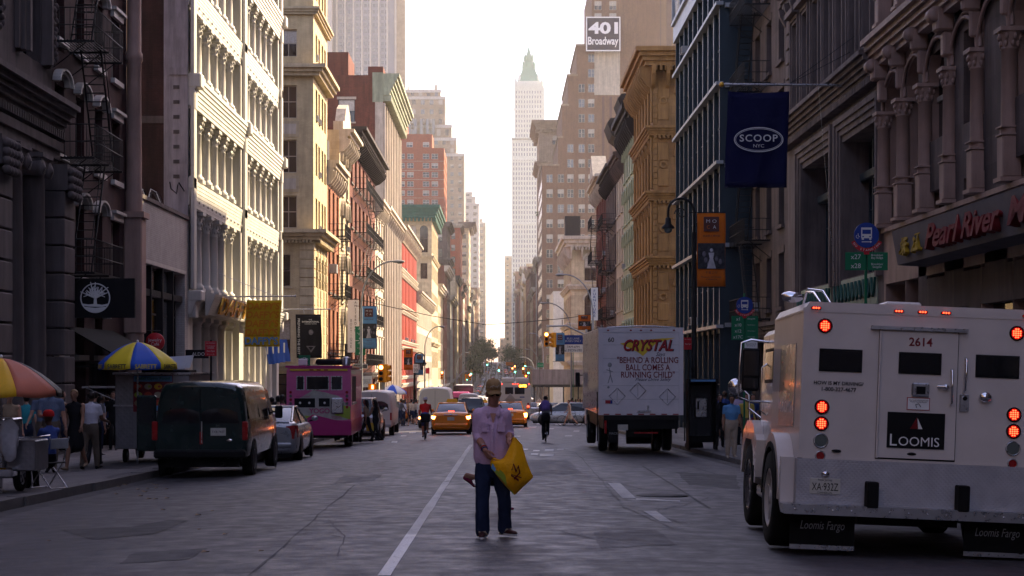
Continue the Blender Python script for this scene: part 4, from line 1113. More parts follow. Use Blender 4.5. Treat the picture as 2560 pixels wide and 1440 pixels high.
for side, X0 in ((-1, XL), (1, 12.0)):
    y = -110.0; i = 0
    while y < (20 if side < 0 else 26):
        w = 21.9 if side < 0 else 22.6; b = Bld('loft_building', '%s loft building standing %s behind the viewpoint on the %s' % (('brown','grey')[i % 2], ('fourth','third','second','first','just','close','right')[min(i,6)], 'left' if side < 0 else 'right'), X0, side, y, y+w-.02, 24+rnd.random()*5, ('stone_brown','grey_lime')[i % 2], D=15)
        b.fill('F', even(w, 6, .5), [(2.5+3.8*k, 4.9+3.8*k) for k in range(5)], 'sash', 'stone_light', .3, far=True); b.fill('F', even(w, 4, .8), [(-1, 1.6)], 'shop', 'black', .3, far=True, glass=('glass',)); b.finish(); y += w; i += 1
b = Bld('loft_building', 'wide brown loft closing the street far behind the viewpoint', -14, 1, -150, -118, 28, 'stone_brown', D=30); b.finish()  # added out of view to cut skylight; the street itself stays open here
# ================================================================== ground
def ground_mat(name, col, col2, rough=.85, slabs=None):
    m = bpy.data.materials.new(name); t, N, L, B = nt(m); MATS[name] = m
    B.inputs['Specular IOR Level'].default_value = .35
    tc = N.new('ShaderNodeTexCoord')
    def noise(sc, det=6, vec=None, ro=.6):
        n = N.new('ShaderNodeTexNoise'); n.inputs['Scale'].default_value = sc; n.inputs['Detail'].default_value = det; n.inputs['Roughness'].default_value = ro
        L.new(vec or tc.outputs['Object'], n.inputs['Vector']); return n.outputs['Fac']
    def rng(s, a, b, c, d):
        r = N.new('ShaderNodeMapRange'); L.new(s, r.inputs[0])
        for i, v in enumerate((a, b, c, d)): r.inputs[i+1].default_value = v
        return r.outputs[0]
    def mix(f, a, b, mode='MIX'):
        x = N.new('ShaderNodeMix'); x.data_type = 'RGBA'; x.blend_type = mode
        if isinstance(f, float): x.inputs['Factor'].default_value = f
        else: L.new(f, x.inputs['Factor'])
        for s, k in ((a, 'A'), (b, 'B')):
            if isinstance(s, tuple): x.inputs[k].default_value = (*s, 1)
            else: L.new(s, x.inputs[k])
        return x.outputs['Result']
    def math_(op, a, b=None):
        x = N.new('ShaderNodeMath'); x.operation = op
        for i, s in enumerate((a, b)):
            if s is None: continue
            if isinstance(s, (int, float)): x.inputs[i].default_value = s
            else: L.new(s, x.inputs[i])
        return x.outputs[0]
    big = rng(noise(.35, 5), .35, .65, 0, 1); fine = noise(60, 3)
    c = mix(big, col, col2)
    # long wheel-worn bands down the road
    mp = N.new('ShaderNodeMapping'); mp.inputs['Scale'].default_value = (.9, .03, 1); L.new(tc.outputs['Object'], mp.inputs[0])
    c = mix(1.0, c, rng(noise(1.0, 4, mp.outputs[0]), .35, .65, .68, 1.22), 'MULTIPLY')
    c = mix(1.0, c, rng(fine, .3, .7, .62, 1.35), 'MULTIPLY')
    c = mix(1.0, c, rng(noise(240, 2), .35, .65, .75, 1.25), 'MULTIPLY')
    # patched rectangles and seams
    if slabs is None:
        v = N.new('ShaderNodeTexVoronoi'); v.distance = 'CHEBYCHEV'; v.inputs['Scale'].default_value = 1; v.inputs['Randomness'].default_value = .9
        mp2 = N.new('ShaderNodeMapping'); mp2.inputs['Scale'].default_value = (.28, .1, 1); L.new(tc.outputs['Object'], mp2.inputs[0]); L.new(mp2.outputs[0], v.inputs['Vector'])
        sx = N.new('ShaderNodeSeparateColor'); L.new(v.outputs['Color'], sx.inputs[0])
        c = mix(1.0, c, rng(sx.outputs[0], 0, 1, .68, 1.2), 'MULTIPLY')
        # wandering cracks, dark tar and light scuffs
        for sc, th, colr, f in ((.55, .012, (.012,.012,.013), .75), (1.6, .012, (.012,.012,.013), .5)):
            v = N.new('ShaderNodeTexVoronoi'); v.feature = 'DISTANCE_TO_EDGE'; v.inputs['Scale'].default_value = sc
            nz = N.new('ShaderNodeTexNoise'); nz.inputs['Scale'].default_value = 1.5; nz.inputs['Detail'].default_value = 5; L.new(tc.outputs['Object'], nz.inputs['Vector'])
            ad = N.new('ShaderNodeVectorMath'); ad.operation = 'MULTIPLY_ADD'; L.new(nz.outputs['Color'], ad.inputs[0]); ad.inputs[1].default_value = (.9,.9,0); L.new(tc.outputs['Object'], ad.inputs[2])
            L.new(ad.outputs[0], v.inputs['Vector'])
            k = rng(v.outputs['Distance'], 0, th, f, 0); k = math_('MULTIPLY', k, rng(noise(.7, 2), .48, .6, 0, 1)); c = mix(k, c, colr)
        mp3 = N.new('ShaderNodeMapping'); mp3.inputs['Scale'].default_value = (1, .35, 1); L.new(tc.outputs['Object'], mp3.inputs[0])
        k = math_('MULTIPLY', rng(noise(1.3, 7, mp3.outputs[0], .75), .66, .72, 0, .55), 1.0); c = mix(k, c, (.16,.15,.15))
        k = rng(noise(.8, 6, mp3.outputs[0], .7), .63, .7, 0, .6); c = mix(k, c, (.022,.02,.022))
    else:
        br = N.new('ShaderNodeTexBrick'); br.offset = 0; L.new(tc.outputs['Object'], br.inputs['Vector']); br.inputs['Scale'].default_value = 1
        br.inputs['Brick Width'].default_value = slabs; br.inputs['Row Height'].default_value = slabs; br.inputs['Mortar Size'].default_value = .012
        br.inputs['Color1'].default_value = (1,1,1,1); br.inputs['Color2'].default_value = (.78,.76,.76,1); br.inputs['Mortar'].default_value = (.35,.35,.35,1)
        c = mix(1.0, c, br.outputs['Color'], 'MULTIPLY')
        v = N.new('ShaderNodeTexVoronoi'); v.inputs['Scale'].default_value = 2.2; L.new(tc.outputs['Object'], v.inputs['Vector'])
        c = mix(rng(v.outputs['Distance'], .06, .075, .5, 0), c, (.03,.03,.03))
    L.new(c, B.inputs['Base Color'])
    L.new(rng(noise(3, 4), .3, .7, rough-.15, rough+.1), B.inputs['Roughness'])
    bp = N.new('ShaderNodeBump'); bp.inputs['Strength'].default_value = .5; bp.inputs['Distance'].default_value = .012; L.new(fine, bp.inputs['Height']); L.new(bp.outputs[0], B.inputs['Normal'])
ground_mat('asphalt', (.038,.035,.039), (.056,.051,.056), .6)
ground_mat('worn_asphalt', (.054,.050,.054), (.066,.061,.066), .7)
ground_mat('pavement', (.12,.112,.11), (.155,.145,.14), .8, slabs=1.5)
ground_mat('kerbstone', (.19,.175,.165), (.14,.13,.125), .8, slabs=2.4)
ground_mat('dark_patch', (.030,.028,.030), (.042,.040,.041), .75)
ground_mat('worn_paint', (.50,.49,.47), (.34,.33,.32), .6)
ground_mat('terrain', (.10,.095,.09), (.12,.11,.105), .9)

ys = [-120+6*i for i in range(21)]+[6+2*i for i in range(60)]+[126+6*i for i in range(60)]+[486+20*i for i in range(62)]+[1760, 2000, 2600, 3400]
def strip(name, m, x0, x1, n, zf, y0=None, y1=None, kind='structure'):
    q = MB(); yy = [y for y in ys if (y0 is None or y >= y0) and (y1 is None or y <= y1)]
    if y0 is not None and yy[0] > y0: yy = [y0]+yy
    if y1 is not None and yy[-1] < y1: yy = yy+[y1]
    vs = []; 
    for y in yy:
        for i in range(n+1):
            x = x0+(x1-x0)*i/n; vs.append((x, y, zf(x, y)))
    q.add(vs, [(j*(n+1)+i, j*(n+1)+i+1, (j+1)*(n+1)+i+1, (j+1)*(n+1)+i) for j in range(len(yy)-1) for i in range(n)], m, True)
    o = q.build(name); tag(o, kind=kind); return o
strip('terrain', 'terrain', -900, 900, 2, lambda x, y: gz(y)-.45)
strip('road', 'asphalt', -7.4, 6.1, 16, lambda x, y: gx(x, y))
strip('cross_street', 'asphalt', -120, -7.4, 4, lambda x, y: gz(y)-.13, 99.5, 116)
strip('cross_street', 'asphalt', 6.1, 120, 4, lambda x, y: gz(y)-.13, 100.5, 116)
def kerbside(name, xk, xo, y0, y1):
    s = 1 if xo > xk else -1
    strip('pavement', 'pavement', xk+s*.3, xo, 3, lambda x, y: gz(y)+.02, y0, y1)
    # individual worn kerbstones as one kerb mesh, each block a little out of line
    q = MB(); y = y0; k = 0
    while y < y1:
        l = 2.2 if y < 160 else 12
        e = min(y+l, y1); j = (rnd.random()-.5)*.05 if 6 < y < 140 else 0; dz = (rnd.random()-.5)*.03 if y < 140 else 0
        a, c = sorted((xk+j, xk+s*.302)); g0 = .02 if y < 140 else 0
        vs = [(a,y+g0,gz(y)-.3),(c,y+g0,gz(y)-.3),(c,e,gz(e)-.3),(a,e,gz(e)-.3),(a,y+g0,gz(y)+.022+dz),(c,y+g0,gz(y)+.024),(c,e,gz(e)+.024),(a,e,gz(e)+.022+dz*.3)]
        # bevelled street edge
        q.add(vs, [(3,2,1,0),(4,5,6,7),(0,1,5,4),(1,2,6,5),(2,3,7,6),(3,0,4,7)], 'kerbstone'); y = e
    tag(q.build('kerb'), kind='structure')
kerbside('l', -7.4, -13.6, -20, 99.5); kerbside('l2', -7.4, -13.2, 116, 1700)
kerbside('r', 6.1, 12.6, -20, 100.5); kerbside('r2', 6.1, 12.2, 116, 1700)
def paint(name, pts, m='worn_paint', lift=.006):
    """flat marking laid on the road: list of quads given as corner (x, y) lists"""
    q = MB()
    for poly in pts: q.add([(x, y, gx(x, y)+lift) for x, y in poly], [tuple(range(len(poly)))], m)
    return tag(q.build(name), kind='structure')
def seg(x0, y0, x1, y1, w, n=1):
    out = []
    for i in range(n):
        a = (x0+(x1-x0)*i/n, y0+(y1-y0)*i/n); c = (x0+(x1-x0)*(i+1)/n, y0+(y1-y0)*(i+1)/n)
        out.append([(a[0]-w/2, a[1]), (a[0]+w/2, a[1]), (c[0]+w/2, c[1]), (c[0]-w/2, c[1])])
    return out
# white lane line; it passes left of the walking man
def gp(px, py):
    """ground point seen at this place in the photo"""
    y = 20.
    for _ in range(40):
        x = PX(px, y); f = 920-FL*gx(x, y)/y - py
        y *= 1+f/ max(60,(py-1000))*.5
        y = max(8, min(400, y))
    return PX(px, y), y
a = gp(960, 1440); c = gp(1178, 1112)
lane = []
n = 26
for i in range(n):
    t0, t1 = i/n, (i+1)/n-.0
    x0, y0 = a[0]+(c[0]-a[0])*t0, a[1]+(c[1]-a[1])*t0; x1, y1 = a[0]+(c[0]-a[0])*t1, a[1]+(c[1]-a[1])*t1
    j0 = .055+.012*rnd.random(); lane.append([(x0-j0, y0), (x0+j0, y0), (x1+j0, y1), (x1-j0, y1)])
paint('lane_line', lane)
def blob(pxs): return [gp(*p) for p in pxs]
paint('lane_mark', [blob([(1520,1208),(1550,1208),(1590,1246),(1556,1246)]), blob([(1608,1278),(1640,1278),(1680,1306),(1650,1304)]), blob([(1590,1246),(1700,1252),(1700,1255),(1590,1250)])])
marks = []
for px, py, w, h in ((1312,1124,14,3),(1340,1127,16,3),(1372,1126,22,5),(1400,1124,16,3),(1335,1136,18,5),(1366,1138,34,5),(1290,1091,20,2),(1420,1090,18,2),(1352,1060,22,3),(1400,1062,26,3),(1450,1060,18,3),(1030,1082,16,2),(985,1105,14,4),(1008,1090,14,2),(1060,1075,8,2),(1260,1062,16,3),(1210,1066,14,3),(1330,1068,20,2),(1375,1072,18,2),(1440,1078,14,2)):
    marks.append(blob([(px-w/2,py+h/2),(px+w/2,py+h/2),(px+w/2+2,py-h/2),(px-w/2+2,py-h/2)]))
paint('crossing_marks', marks)
# dashed lines beyond the junction
paint('lane_dashes', [s for k in range(26) for x in (-2.9, 2.6) for s in seg(x, 150+k*12, x, 154+k*12, .13)])
# tarred repairs and utility trench
def tar(name, pts, m='dark_patch'): return paint(name, pts, m, .004)
tar('road_patch', [blob([(150,1325),(330,1318),(420,1300),(470,1302),(390,1335),(230,1350)])])
tar('road_patch', [seg(-6.2,34,-6.0,46,.9)[0]]); tar('road_patch', [seg(3.0,24,3.4,40,.05)[0], seg(4.9,24,4.6,40,.05)[0]])
tar('pavement_patch', [[(-9.9,37),(-8.0,37),(-8.0,44),(-9.6,44)]])
for xa, xb in ((-7.39,-7.0),(5.7,6.09)): tag(strip('gutter', 'dark_patch', xa, xb, 2, lambda x, y: gx(x, y)+.004, -20, 99), kind='structure')
def crackline(pxs, w, m, seed=0):
    r_ = random.Random(seed); pts = []
    for (a, b_), (c_, d_) in zip(pxs, pxs[1:]):
        for i in range(8):
            t = i/8; pts.append(gp(a+(c_-a)*t+r_.uniform(-3,3), b_+(d_-b_)*t+r_.uniform(-1.2,1.2)))
    return [[(x0, y0), (x1, y1), (x1+ww*r_.uniform(.3,1), y1+ww), (x0+ww*.7, y0+ww*.8)] for (x0, y0), (x1, y1) in zip(pts, pts[1:]) for ww in [w*r_.uniform(.25,.8)]]
P('crack_light', (.085,.08,.083), .8, amt=.3, scale=6)
cr = []
for k, (pts, w) in enumerate(((((1190,1246),(1420,1240),(1700,1249)),.05),(((1600,1280),(1650,1290),(1700,1308),(1760,1312)),.05),(((1640,1276),(1712,1262),(1790,1240)),.05),(((300,1112),(760,1116),(1180,1112)),.06),(((1230,1196),(1330,1190),(1500,1196)),.04),(((560,1215),(760,1200),(980,1195)),.05),(((1500,1196),(1560,1270),(1700,1330)),.04),(((820,1300),(860,1340),(840,1400)),.03),(((200,1240),(500,1212)),.04))): cr += crackline(pts, w, None, k)
paint('crack', cr, 'crack_light', .005)
cr = []
for k, (pts, w) in enumerate(((((420,1240),(700,1195),(1000,1150)),.07),(((620,1440),(780,1300),(900,1200)),.05),(((1290,1215),(1480,1225),(1560,1215)),.08),(((100,1400),(420,1352),(760,1330),(900,1350)),.035),(((1400,1330),(1620,1380),(1820,1370)),.035),(((1440,1130),(1500,1200),(1640,1230),(1800,1228)),.05))): cr += crackline(pts, w, None, 50+k)
paint('tar_seam', cr, 'dark_patch', .0045)
for k, pp_ in enumerate((((1280,1150),(1420,1150),(1455,1185),(1290,1188)),((1690,1180),(1840,1190),(1850,1225),(1720,1212)),((1480,1330),(1640,1325),(1690,1362),(1500,1372)),((560,1160),(650,1156),(610,1176),(500,1182)),((860,1190),(960,1186),(930,1204),(830,1210)),((340,1380),(520,1372),(470,1400),(300,1408)))):
    r_ = random.Random(k); n_ = len(pp_); ed = []
    for i in range(n_):
        a, b_ = pp_[i], pp_[(i+1) % n_]
        for j in range(6): t = j/6; ed.append(gp(a[0]+(b_[0]-a[0])*t+r_.uniform(-4,4), a[1]+(b_[1]-a[1])*t+r_.uniform(-1.5,1.5)))
    paint('road_patch', [ed], 'dark_patch' if k % 2 else 'worn_asphalt', .0035)
# manhole cover
q = MB(); x, y = gp(1655, 1240); q.lathe([(.42,0),(.42,.008),(0,.008)], (x, y, gx(x,y)+.003), 'dark_patch', 24); tag(q.build('manhole_cover'), 'round dark manhole cover in the asphalt right of the lane mark', 'manhole cover')

# ================================================================== sky, sun, air, camera
w = bpy.data.worlds.new('World'); scene.world = w; w.use_nodes = True
T = w.node_tree; bg = T.nodes['Background']
sky = T.nodes.new('ShaderNodeTexSky'); sky.sky_type = 'NISHITA'; sky.sun_disc = False
SUN_AZ, SUN_EL = 49, 34
sky.sun_elevation = R(SUN_EL); sky.sun_rotation = R(SUN_AZ); sky.dust_density = 1.2; sky.air_density = 1.0; sky.ozone_density = 1.5; sky.altitude = 10
tint = T.nodes.new('ShaderNodeMix'); tint.data_type = 'RGBA'; tint.blend_type = 'MULTIPLY'; tint.inputs['Factor'].default_value = 1; tint.inputs['B'].default_value = (1.24, .92, .93, 1)
T.links.new(sky.outputs[0], tint.inputs['A']); T.links.new(tint.outputs['Result'], bg.inputs[0]); bg.inputs[1].default_value = SKY_STR
sl = bpy.data.lights.new('sun', 'SUN'); sl.energy = SUN_STR; sl.angle = R(.5); sl.color = (1, .80, .50)
so = bpy.data.objects.new('sun', sl); COL.objects.link(so)
d = Vector((math.sin(R(SUN_AZ))*math.cos(R(SUN_EL)), math.cos(R(SUN_AZ))*math.cos(R(SUN_EL)), math.sin(R(SUN_EL))))
so.rotation_euler = d.to_track_quat('Z', 'Y').to_euler(); so.location = (30, 0, 60)
if HAZE:
    m = bpy.data.materials.new('haze_air'); m.use_nodes = True; N = m.node_tree.nodes; N.clear()
    o = N.new('ShaderNodeOutputMaterial'); v = N.new('ShaderNodeVolumePrincipled')
    v.inputs['Color'].default_value = (1, .97, .93, 1); v.inputs['Density'].default_value = HAZE; v.inputs['Anisotropy'].default_value = .35
    m.node_tree.links.new(v.outputs[0], o.inputs['Volume']); MATS['haze_air'] = m
    q = MB(); q.box(-130, 130, -160, 1760, -10.5, 262, 'haze_air'); h = q.build('haze'); tag(h, kind='stuff')
cam = bpy.data.cameras.new('camera'); co = bpy.data.objects.new('camera', cam); COL.objects.link(co)
co.rotation_euler = (R(90), 0, 0); cam.sensor_width = 36; cam.lens = FL/2560*36; cam.shift_x = 30/2560; cam.shift_y = 200/2560; cam.clip_end = 6000; cam.clip_start = .5
scene.camera = co
scene.view_settings.view_transform = 'Standard'; scene.view_settings.look = 'None'; scene.view_settings.exposure = EXPO; scene.view_settings.gamma = 1
scene.cycles.volume_bounces = 0; scene.cycles.max_bounces = 6; scene.cycles.diffuse_bounces = 4; scene.cycles.glossy_bounces = 3; scene.cycles.use_denoising = True
try: scene.cycles.volume_step_rate = 20; scene.cycles.sample_clamp_indirect = 6
except Exception: pass
# ================================================================== vehicles
P('truck_white', (.62,.56,.52), .38, amt=.1, scale=2, coat=.15)
P('truck_side', (.60,.55,.50), .3, amt=.08, scale=2, coat=.6)
P('diamond_plate', (.42,.41,.43), .45, metal=.35, amt=.2, scale=5); wavebump(MATS['diamond_plate'], 14, .5, 'DIAGONAL', .004)
P('van_green', (.008,.022,.02), .22, amt=.2, coat=.8)
P('silver', (.36,.36,.37), .3, metal=.5, amt=.06, coat=.5)
P('pink', (.62,.12,.30), .35, amt=.06, coat=.3)
P('magenta', (.42,.02,.16), .35, amt=.06, coat=.3)
P('pale_graphic', (.42,.40,.36), .4, amt=.3, scale=3)
P('lime', (.33,.42,.05), .4)
P('yellow', (.72,.50,.04), .45, amt=.08)
P('dark_red', (.18,.012,.02), .5)
P('logo_red', (.35,.02,.03), .45)
P('box_white', (.68,.64,.66), .45, amt=.1, scale=2)
P('bus_white', (.56,.54,.52), .4, amt=.06)
P('navy', (.01,.012,.05), .6, amt=.2)
P('car_black', (.012,.012,.014), .2, amt=.1, coat=.8)
P('car_blue', (.03,.06,.14), .25, amt=.1, coat=.6)
P('car_red', (.25,.02,.02), .25, amt=.1, coat=.6)
P('plate', (.50,.48,.42), .5, amt=.15, scale=20)
WH = {}
def wheelmesh(r, w, rim):
    k = (r, w, rim)
    if k in WH: return WH[k]
    a = MB(); a.lathe([(r*.62,-w/2),(r*.93,-w/2),(r,-w*.36),(r,w*.36),(r*.93,w/2),(r*.62,w/2)], (0,0,0), 'rubber', 24, axis='x')
    a.lathe([(r*.62,-w*.3),(0,-w*.3)], (0,0,0), 'black', 24, axis='x'); a.lathe([(r*.62,w*.3),(0,w*.3)], (0,0,0), 'black', 24, axis='x')
    b = MB()
    for s in (-1, 1):
        b.lathe([(r*.62,s*w*.46),(r*.56,s*w*.5),(r*.54,s*w*.36),(r*.5,s*w*.34)], (0,0,0), rim, 24, axis='x')
        b.lathe([(r*.16,s*w*.36),(r*.14,s*w*.42),(0,s*w*.42)], (0,0,0), rim, 12, axis='x')
        for j in range(5):
            t = 2*math.pi*j/5; M = Matrix.Rotation(t, 4, 'X'); b.box(s*w*.33, s*w*.39, -r*.09, r*.09, r*.1, r*.54, rim, M)
    WH[k] = (a.mesh('wheel'), b.mesh('rim')); return WH[k]
def wheel(par, x, y, r=.32, w=.22, rim='steel', z=None):
    a, b = wheelmesh(r, w, rim); o = inst('wheel', a, par, Matrix.Translation((x, y, r if z is None else z))); inst('rim', b, o); return o
def patch(q, a, b, c, d, m, bulge=.03, n=5, M=None):
    a, b, c, d = map(Vector, (a, b, c, d)); nrm = (b-a).cross(d-a).normalized(); vs = []
    for j in range(n+1):
        for i in range(n+1):
            u, v = i/n, j/n; p = (a*(1-u)+b*u)*(1-v)+(d*(1-u)+c*u)*v
            vs.append(p+nrm*bulge*(1-(2*u-1)**2)*(1-(2*v-1)**2)**.5 if True else p)
    q.add(vs, [(j*(n+1)+i, j*(n+1)+i+1, (j+1)*(n+1)+i+1, (j+1)*(n+1)+i) for j in range(n) for i in range(n)], m, True, M)
def ring(hw, zb, zt, y, crown=.03, tuck=.9, k=.0):
    """closed cross-section of a car body at one station"""
    h = zt-zb
    half = [(0,zb),(hw*.6,zb),(hw*tuck,zb+.02),(hw*.97,zb+h*.12),(hw,zb+h*.35),(hw*.995,zb+h*.6),(hw*(.97-k),zb+h*.82),(hw*(.93-k),zt-h*.06),(hw*(.86-k),zt),(hw*.5,zt+crown*.75),(0,zt+crown)]
    return [(x, y, z) for x, z in half]+[(-x, y, z) for x, z in half[-2:0:-1]]
def sedan(name, label, cat, m, L=4.7, W=1.8, H=1.45, belt=.93, trunk=.98, hood=.9, rb=.75, rt=1.45, ft=2.85, fb=3.75, wr=.32, loc=(0,0,0), rz=0, group=None, lamps='red_dull', hatch=False, wheels=True, clear=.2, lampbox=(.52,.86,.62,.78), rim='steel', roofm=None, pane='glass'):
    t = thing(name, label, cat, loc, rz, group); hw = W/2
    q = MB(); z0 = clear
    st = [(0,.80,z0+.12,trunk-.16),(.04,.90,z0+.06,trunk-.1),(.14,.965,z0,trunk-.03),(.4,.99,z0,trunk),(rb+.2,1,z0,belt+.01),(1.6,1,z0,belt),(2.6,1,z0,belt),(fb,.99,z0,hood+.04),(fb+.35,.975,z0,hood),(L-.35,.95,z0,hood-.1),(L-.1,.88,z0+.05,hood-.2),(L,.76,z0+.12,hood-.3)]
    q.loft([ring(hw*s, zb, zt, y) for y, s, zb, zt in st], m); q.build('body', t)
    # rear bumper line, wheel arches
    q = MB()
    for y in (wr*2+.33, L-.9):
        for s in (-1, 1): q.lathe([(wr*1.16, -.04),(wr*1.16,.012),(0,.012)] if s > 0 else [(wr*1.16,.04),(wr*1.16,-.012),(0,-.012)], (s*hw, y, wr+.02), 'black', 20, axis='x')
    q.box(-hw*.8, hw*.8, .1, L-.2, z0-.08, z0+.1, 'black'); q.build('underbody', t)
    wb, wt_ = hw*.86, hw*.66
    bz = belt-.01; tz = H-.04; rbw = wb*.92
    B = [(-rbw, rb, trunk-.02), (rbw, rb, trunk-.02), (wb*.95, fb, bz+.02), (-wb*.95, fb, bz+.02)]
    Tp = [(-wt_, rt, tz), (wt_, rt, tz), (wt_, ft, tz), (-wt_, ft, tz)]
    q = MB(); patch(q, B[0], B[1], Tp[1], Tp[0], pane, .05); q.build('rear_window', t)
    q = MB(); patch(q, B[2], B[3], Tp[3], Tp[2], 'glass', .06); q.build('windshield', t)
    for s in (1, -1):
        q = MB(); i = 1 if s > 0 else 0; j = 2 if s > 0 else 3
        mid = ((rb+fb)/2-.1)
        a = Vector(B[i]); c = Vector(B[j]); e = Vector(Tp[j]); f = Vector(Tp[i])
        bm = Vector((s*wb, mid, bz))
        q.add([a, bm, c, e, f], [(0,1,2,3,4)] if s > 0 else [(4,3,2,1,0)], pane if pane == 'glass' else 'glass'); q.build('side_window', t)
    q = MB(); patch(q, Tp[0], Tp[1], Tp[2], Tp[3], roofm or m, .05, 6)
    for i in range(4):
        q.tube([B[i], Tp[i]], .035, m, 6)
    for i, j in ((0,1),(1,2),(2,3),(3,0)): q.tube([Tp[i], Tp[j]], .032, m, 6)
    for s in (-1, 1): q.tube([(s*wb*.99, (rb+fb)/2, bz), (s*wt_, (rt+ft)/2, tz)], .03, 'black', 5)
    q.build('roof', t)
    for s in (-1, 1):
        q = MB(); x0, x1, l0, l1 = lampbox
        q.loft([[(s*x1*hw*1.16*.86, .02, l0),(s*x1*hw*1.16*.86,.02,l1),(s*x0*hw,-.0,l1-.02),(s*x0*hw,-.0,l0+.02)],[(s*hw*.99,.30,l0+.03),(s*hw*.99,.30,l1),(s*x0*hw,.2,l1-.02),(s*x0*hw,.2,l0+.02)]], lamps, smooth=False); q.build('tail_light', t)
        q = MB(); q.ball((s*(hw+.09), fb-.15, bz+.1), (.1,.06,.075), m, 8, None, 6); q.tube([(s*hw*.9, fb-.1, bz+.02),(s*(hw+.05), fb-.13, bz+.05)], .02, 'black', 5); q.build('side_mirror', t)
    q = MB(); q.box(-.16, .16, -.012, .02, .66, .82, 'plate'); q.build('licence_plate', t)
    q = MB(); q.box(-hw*.85, hw*.85, -.04, .1, .38, .52, m, None, .04); q.build('bumper', t)
    if wheels:
        for y in (wr*2+.33, L-.9):
            for s in (-1, 1): wheel(t, s*(hw-.1), y, wr, .21, rim)
    return t
def G(x, y, dz=0): return (x, y, gx(x, y)+dz)

# ---- armoured truck ------------------------------------------------------
t = thing('armored_truck', 'white armored cash truck with glowing red lamps, filling the lower right', 'truck', (4.075, 16.6, gx(4.07, 16.6)+.0), R(-1.6))
t.rotation_euler = (R(-1.1), R(2.3), R(-1.6))
q = MB(); q.prism([(-1.15,.95),(1.15,.95),(1.15,2.42),(1.10,2.50),(-1.10,2.50),(-1.15,2.42)], 0, 2.15, 'truck_white'); 
q.prism([(-1.10,.8),(1.10,.8),(1.10,2.28),(1.05,2.34),(-1.05,2.34),(-1.10,2.28)], 2.152, 3.45, 'truck_side')
q.box(-1.156,-1.1501,.08,2.1,2.40,2.42,'truck_white'); q.build('body', t)
q = MB(); q.prism([(3.45,.8),(4.75,.8),(4.8,1.2),(4.6,1.32),(3.45,1.5)], -.72, .72, 'truck_side', None, 'yz'); q.build('hood', t)
q = MB()
for s in (-1,1):
    prof = [(3.1,.75),(3.12,1.0),(3.3,1.2),(3.55,1.28),(3.95,1.27),(4.3,1.15),(4.45,.9),(4.5,.62),(4.38,.62),(4.28,.9),(4.05,1.05),(3.5,1.05),(3.3,.9),(3.25,.75)]
    q2 = MB(); q2.prism(prof, s*.70, s*1.2, 'truck_side', None, 'yz', True); q2.prism([(3.02,.55),(3.13,.55),(3.13,1.12),(3.02,1.05)], s*.70, s*1.2, 'truck_side', None, 'yz'); q2.build('fender', t)
q = MB()
for x0, x1 in ((-1.158,-1.105),(1.105,1.158)): q.box(x0, x1, -.006, .03, .95, 2.44, 'truck_white')
q.box(-1.10,1.10,-.006,.02,2.40,2.47,'truck_white'); q.box(-.09*3,.09*1,.4,.9,2.503,2.56,'truck_white',None,.02); q.box(-1.12,1.12,-.012,.01,.945,.965,'truck_white'); q.build('frame_trim', t)
# diamond plate skirt and step
q = MB(); q.box(-1.17,1.17,-.02,.0,.50,.944,'diamond_plate'); q.box(-1.175,-1.152,-.015,.5,.50,.944,'diamond_plate'); q.build('kick_plate', t)
q = MB(); q.prism([(-1.30,.40),(1.3,.40),(1.32,.49),(1.28,.499),(-1.32,.499)], -.17, .12, 'steel'); 
for k in range(14): q.ball((-1.2+k*.185,-.172,.45),.010,'chrome',6,None,4)
q.build('rear_step', t)
q = MB(); q.box(-1.0,1.0,.1,4.4,.42,.75,'black'); q.box(-.5,.5,.3,.9,.3,.6,'black'); q.lathe([(.16,-.5),(.16,.5)],(0,.8,.42),'black',12,axis='x'); q.tube([(-.9,.6,.4),(.9,.6,.4)],.07,'black',8); q.build('chassis', t)
# back door
q = MB(); q.box(-.395,.37,-.022,-.001,.985,2.235,'truck_white'); 
for (a,b_,c,d) in ((-.405,-.395,.97,2.25),(.37,.378,.97,2.25)): q.box(a,b_,-.012,-.001,c,d,'black')
q.box(-.405,.378,-.012,-.001,.97,.984,'black'); dr = q.build('rear_door', t)
q = MB(); q.box(-.49,.46,-.05,-.001,2.25,2.285,'steel'); q.build('drip_rail', t)
q = MB(); q.tube([(-.395,-.03,.98),(-.395,-.03,2.24)],.012,'truck_white',6); q.build('hinge', dr)
for (x0,x1,z0,z1,p) in ((-.21,.21,1.82,2.035,dr),(-.99,-.565,1.815,2.04,t),(.55,.98,1.815,2.04,t)):
    q = MB(); yy = -.026 if p is dr else -.006
    q.box(x0,x1,yy-.006,yy+.003,z0,z1,'black',None,.002); q.box(x0+.012,x1-.012,yy-.009,yy-.0065,z0+.012,z1-.012,'glass'); q.build('window', p)
q = MB()
q.box(-.075,.095,-.06,-.0225,1.60,1.735,'steel',None,.012); q.box(-.035,.055,-.066,-.0605,1.625,1.70,'black'); q.build('hatch', dr)
q = MB(); q.box(-.115,.11,-.028,-.0225,1.465,1.59,'logo_red'); q.box(-.108,.103,-.031,-.0285,1.472,1.583,'white_sign'); nb = q.build('notice', dr)
lettering('This Truck is Equipped with\nMobile Tracking System', 'black', dr, (-.003,-.0325,1.553), w=.19, ext=.0008)
q = MB(); q.tube([(-.02,-.034,1.49),(-.03,-.034,1.52),(.0,-.034,1.53),(.02,-.034,1.50)],.004,'black',4); q.build('emblem', dr)
q = MB(); q.box(-.30,.265,-.030,-.0225,1.085,1.44,'black'); pn = q.build('logo_panel', dr)
lettering('L', 'white_sign', pn, (-.235,-.032,1.165), h=.115, ext=.0008); lettering('OOMIS', 'white_sign', pn, (.015,-.032,1.155), w=.40, h=.09, ext=.0008)
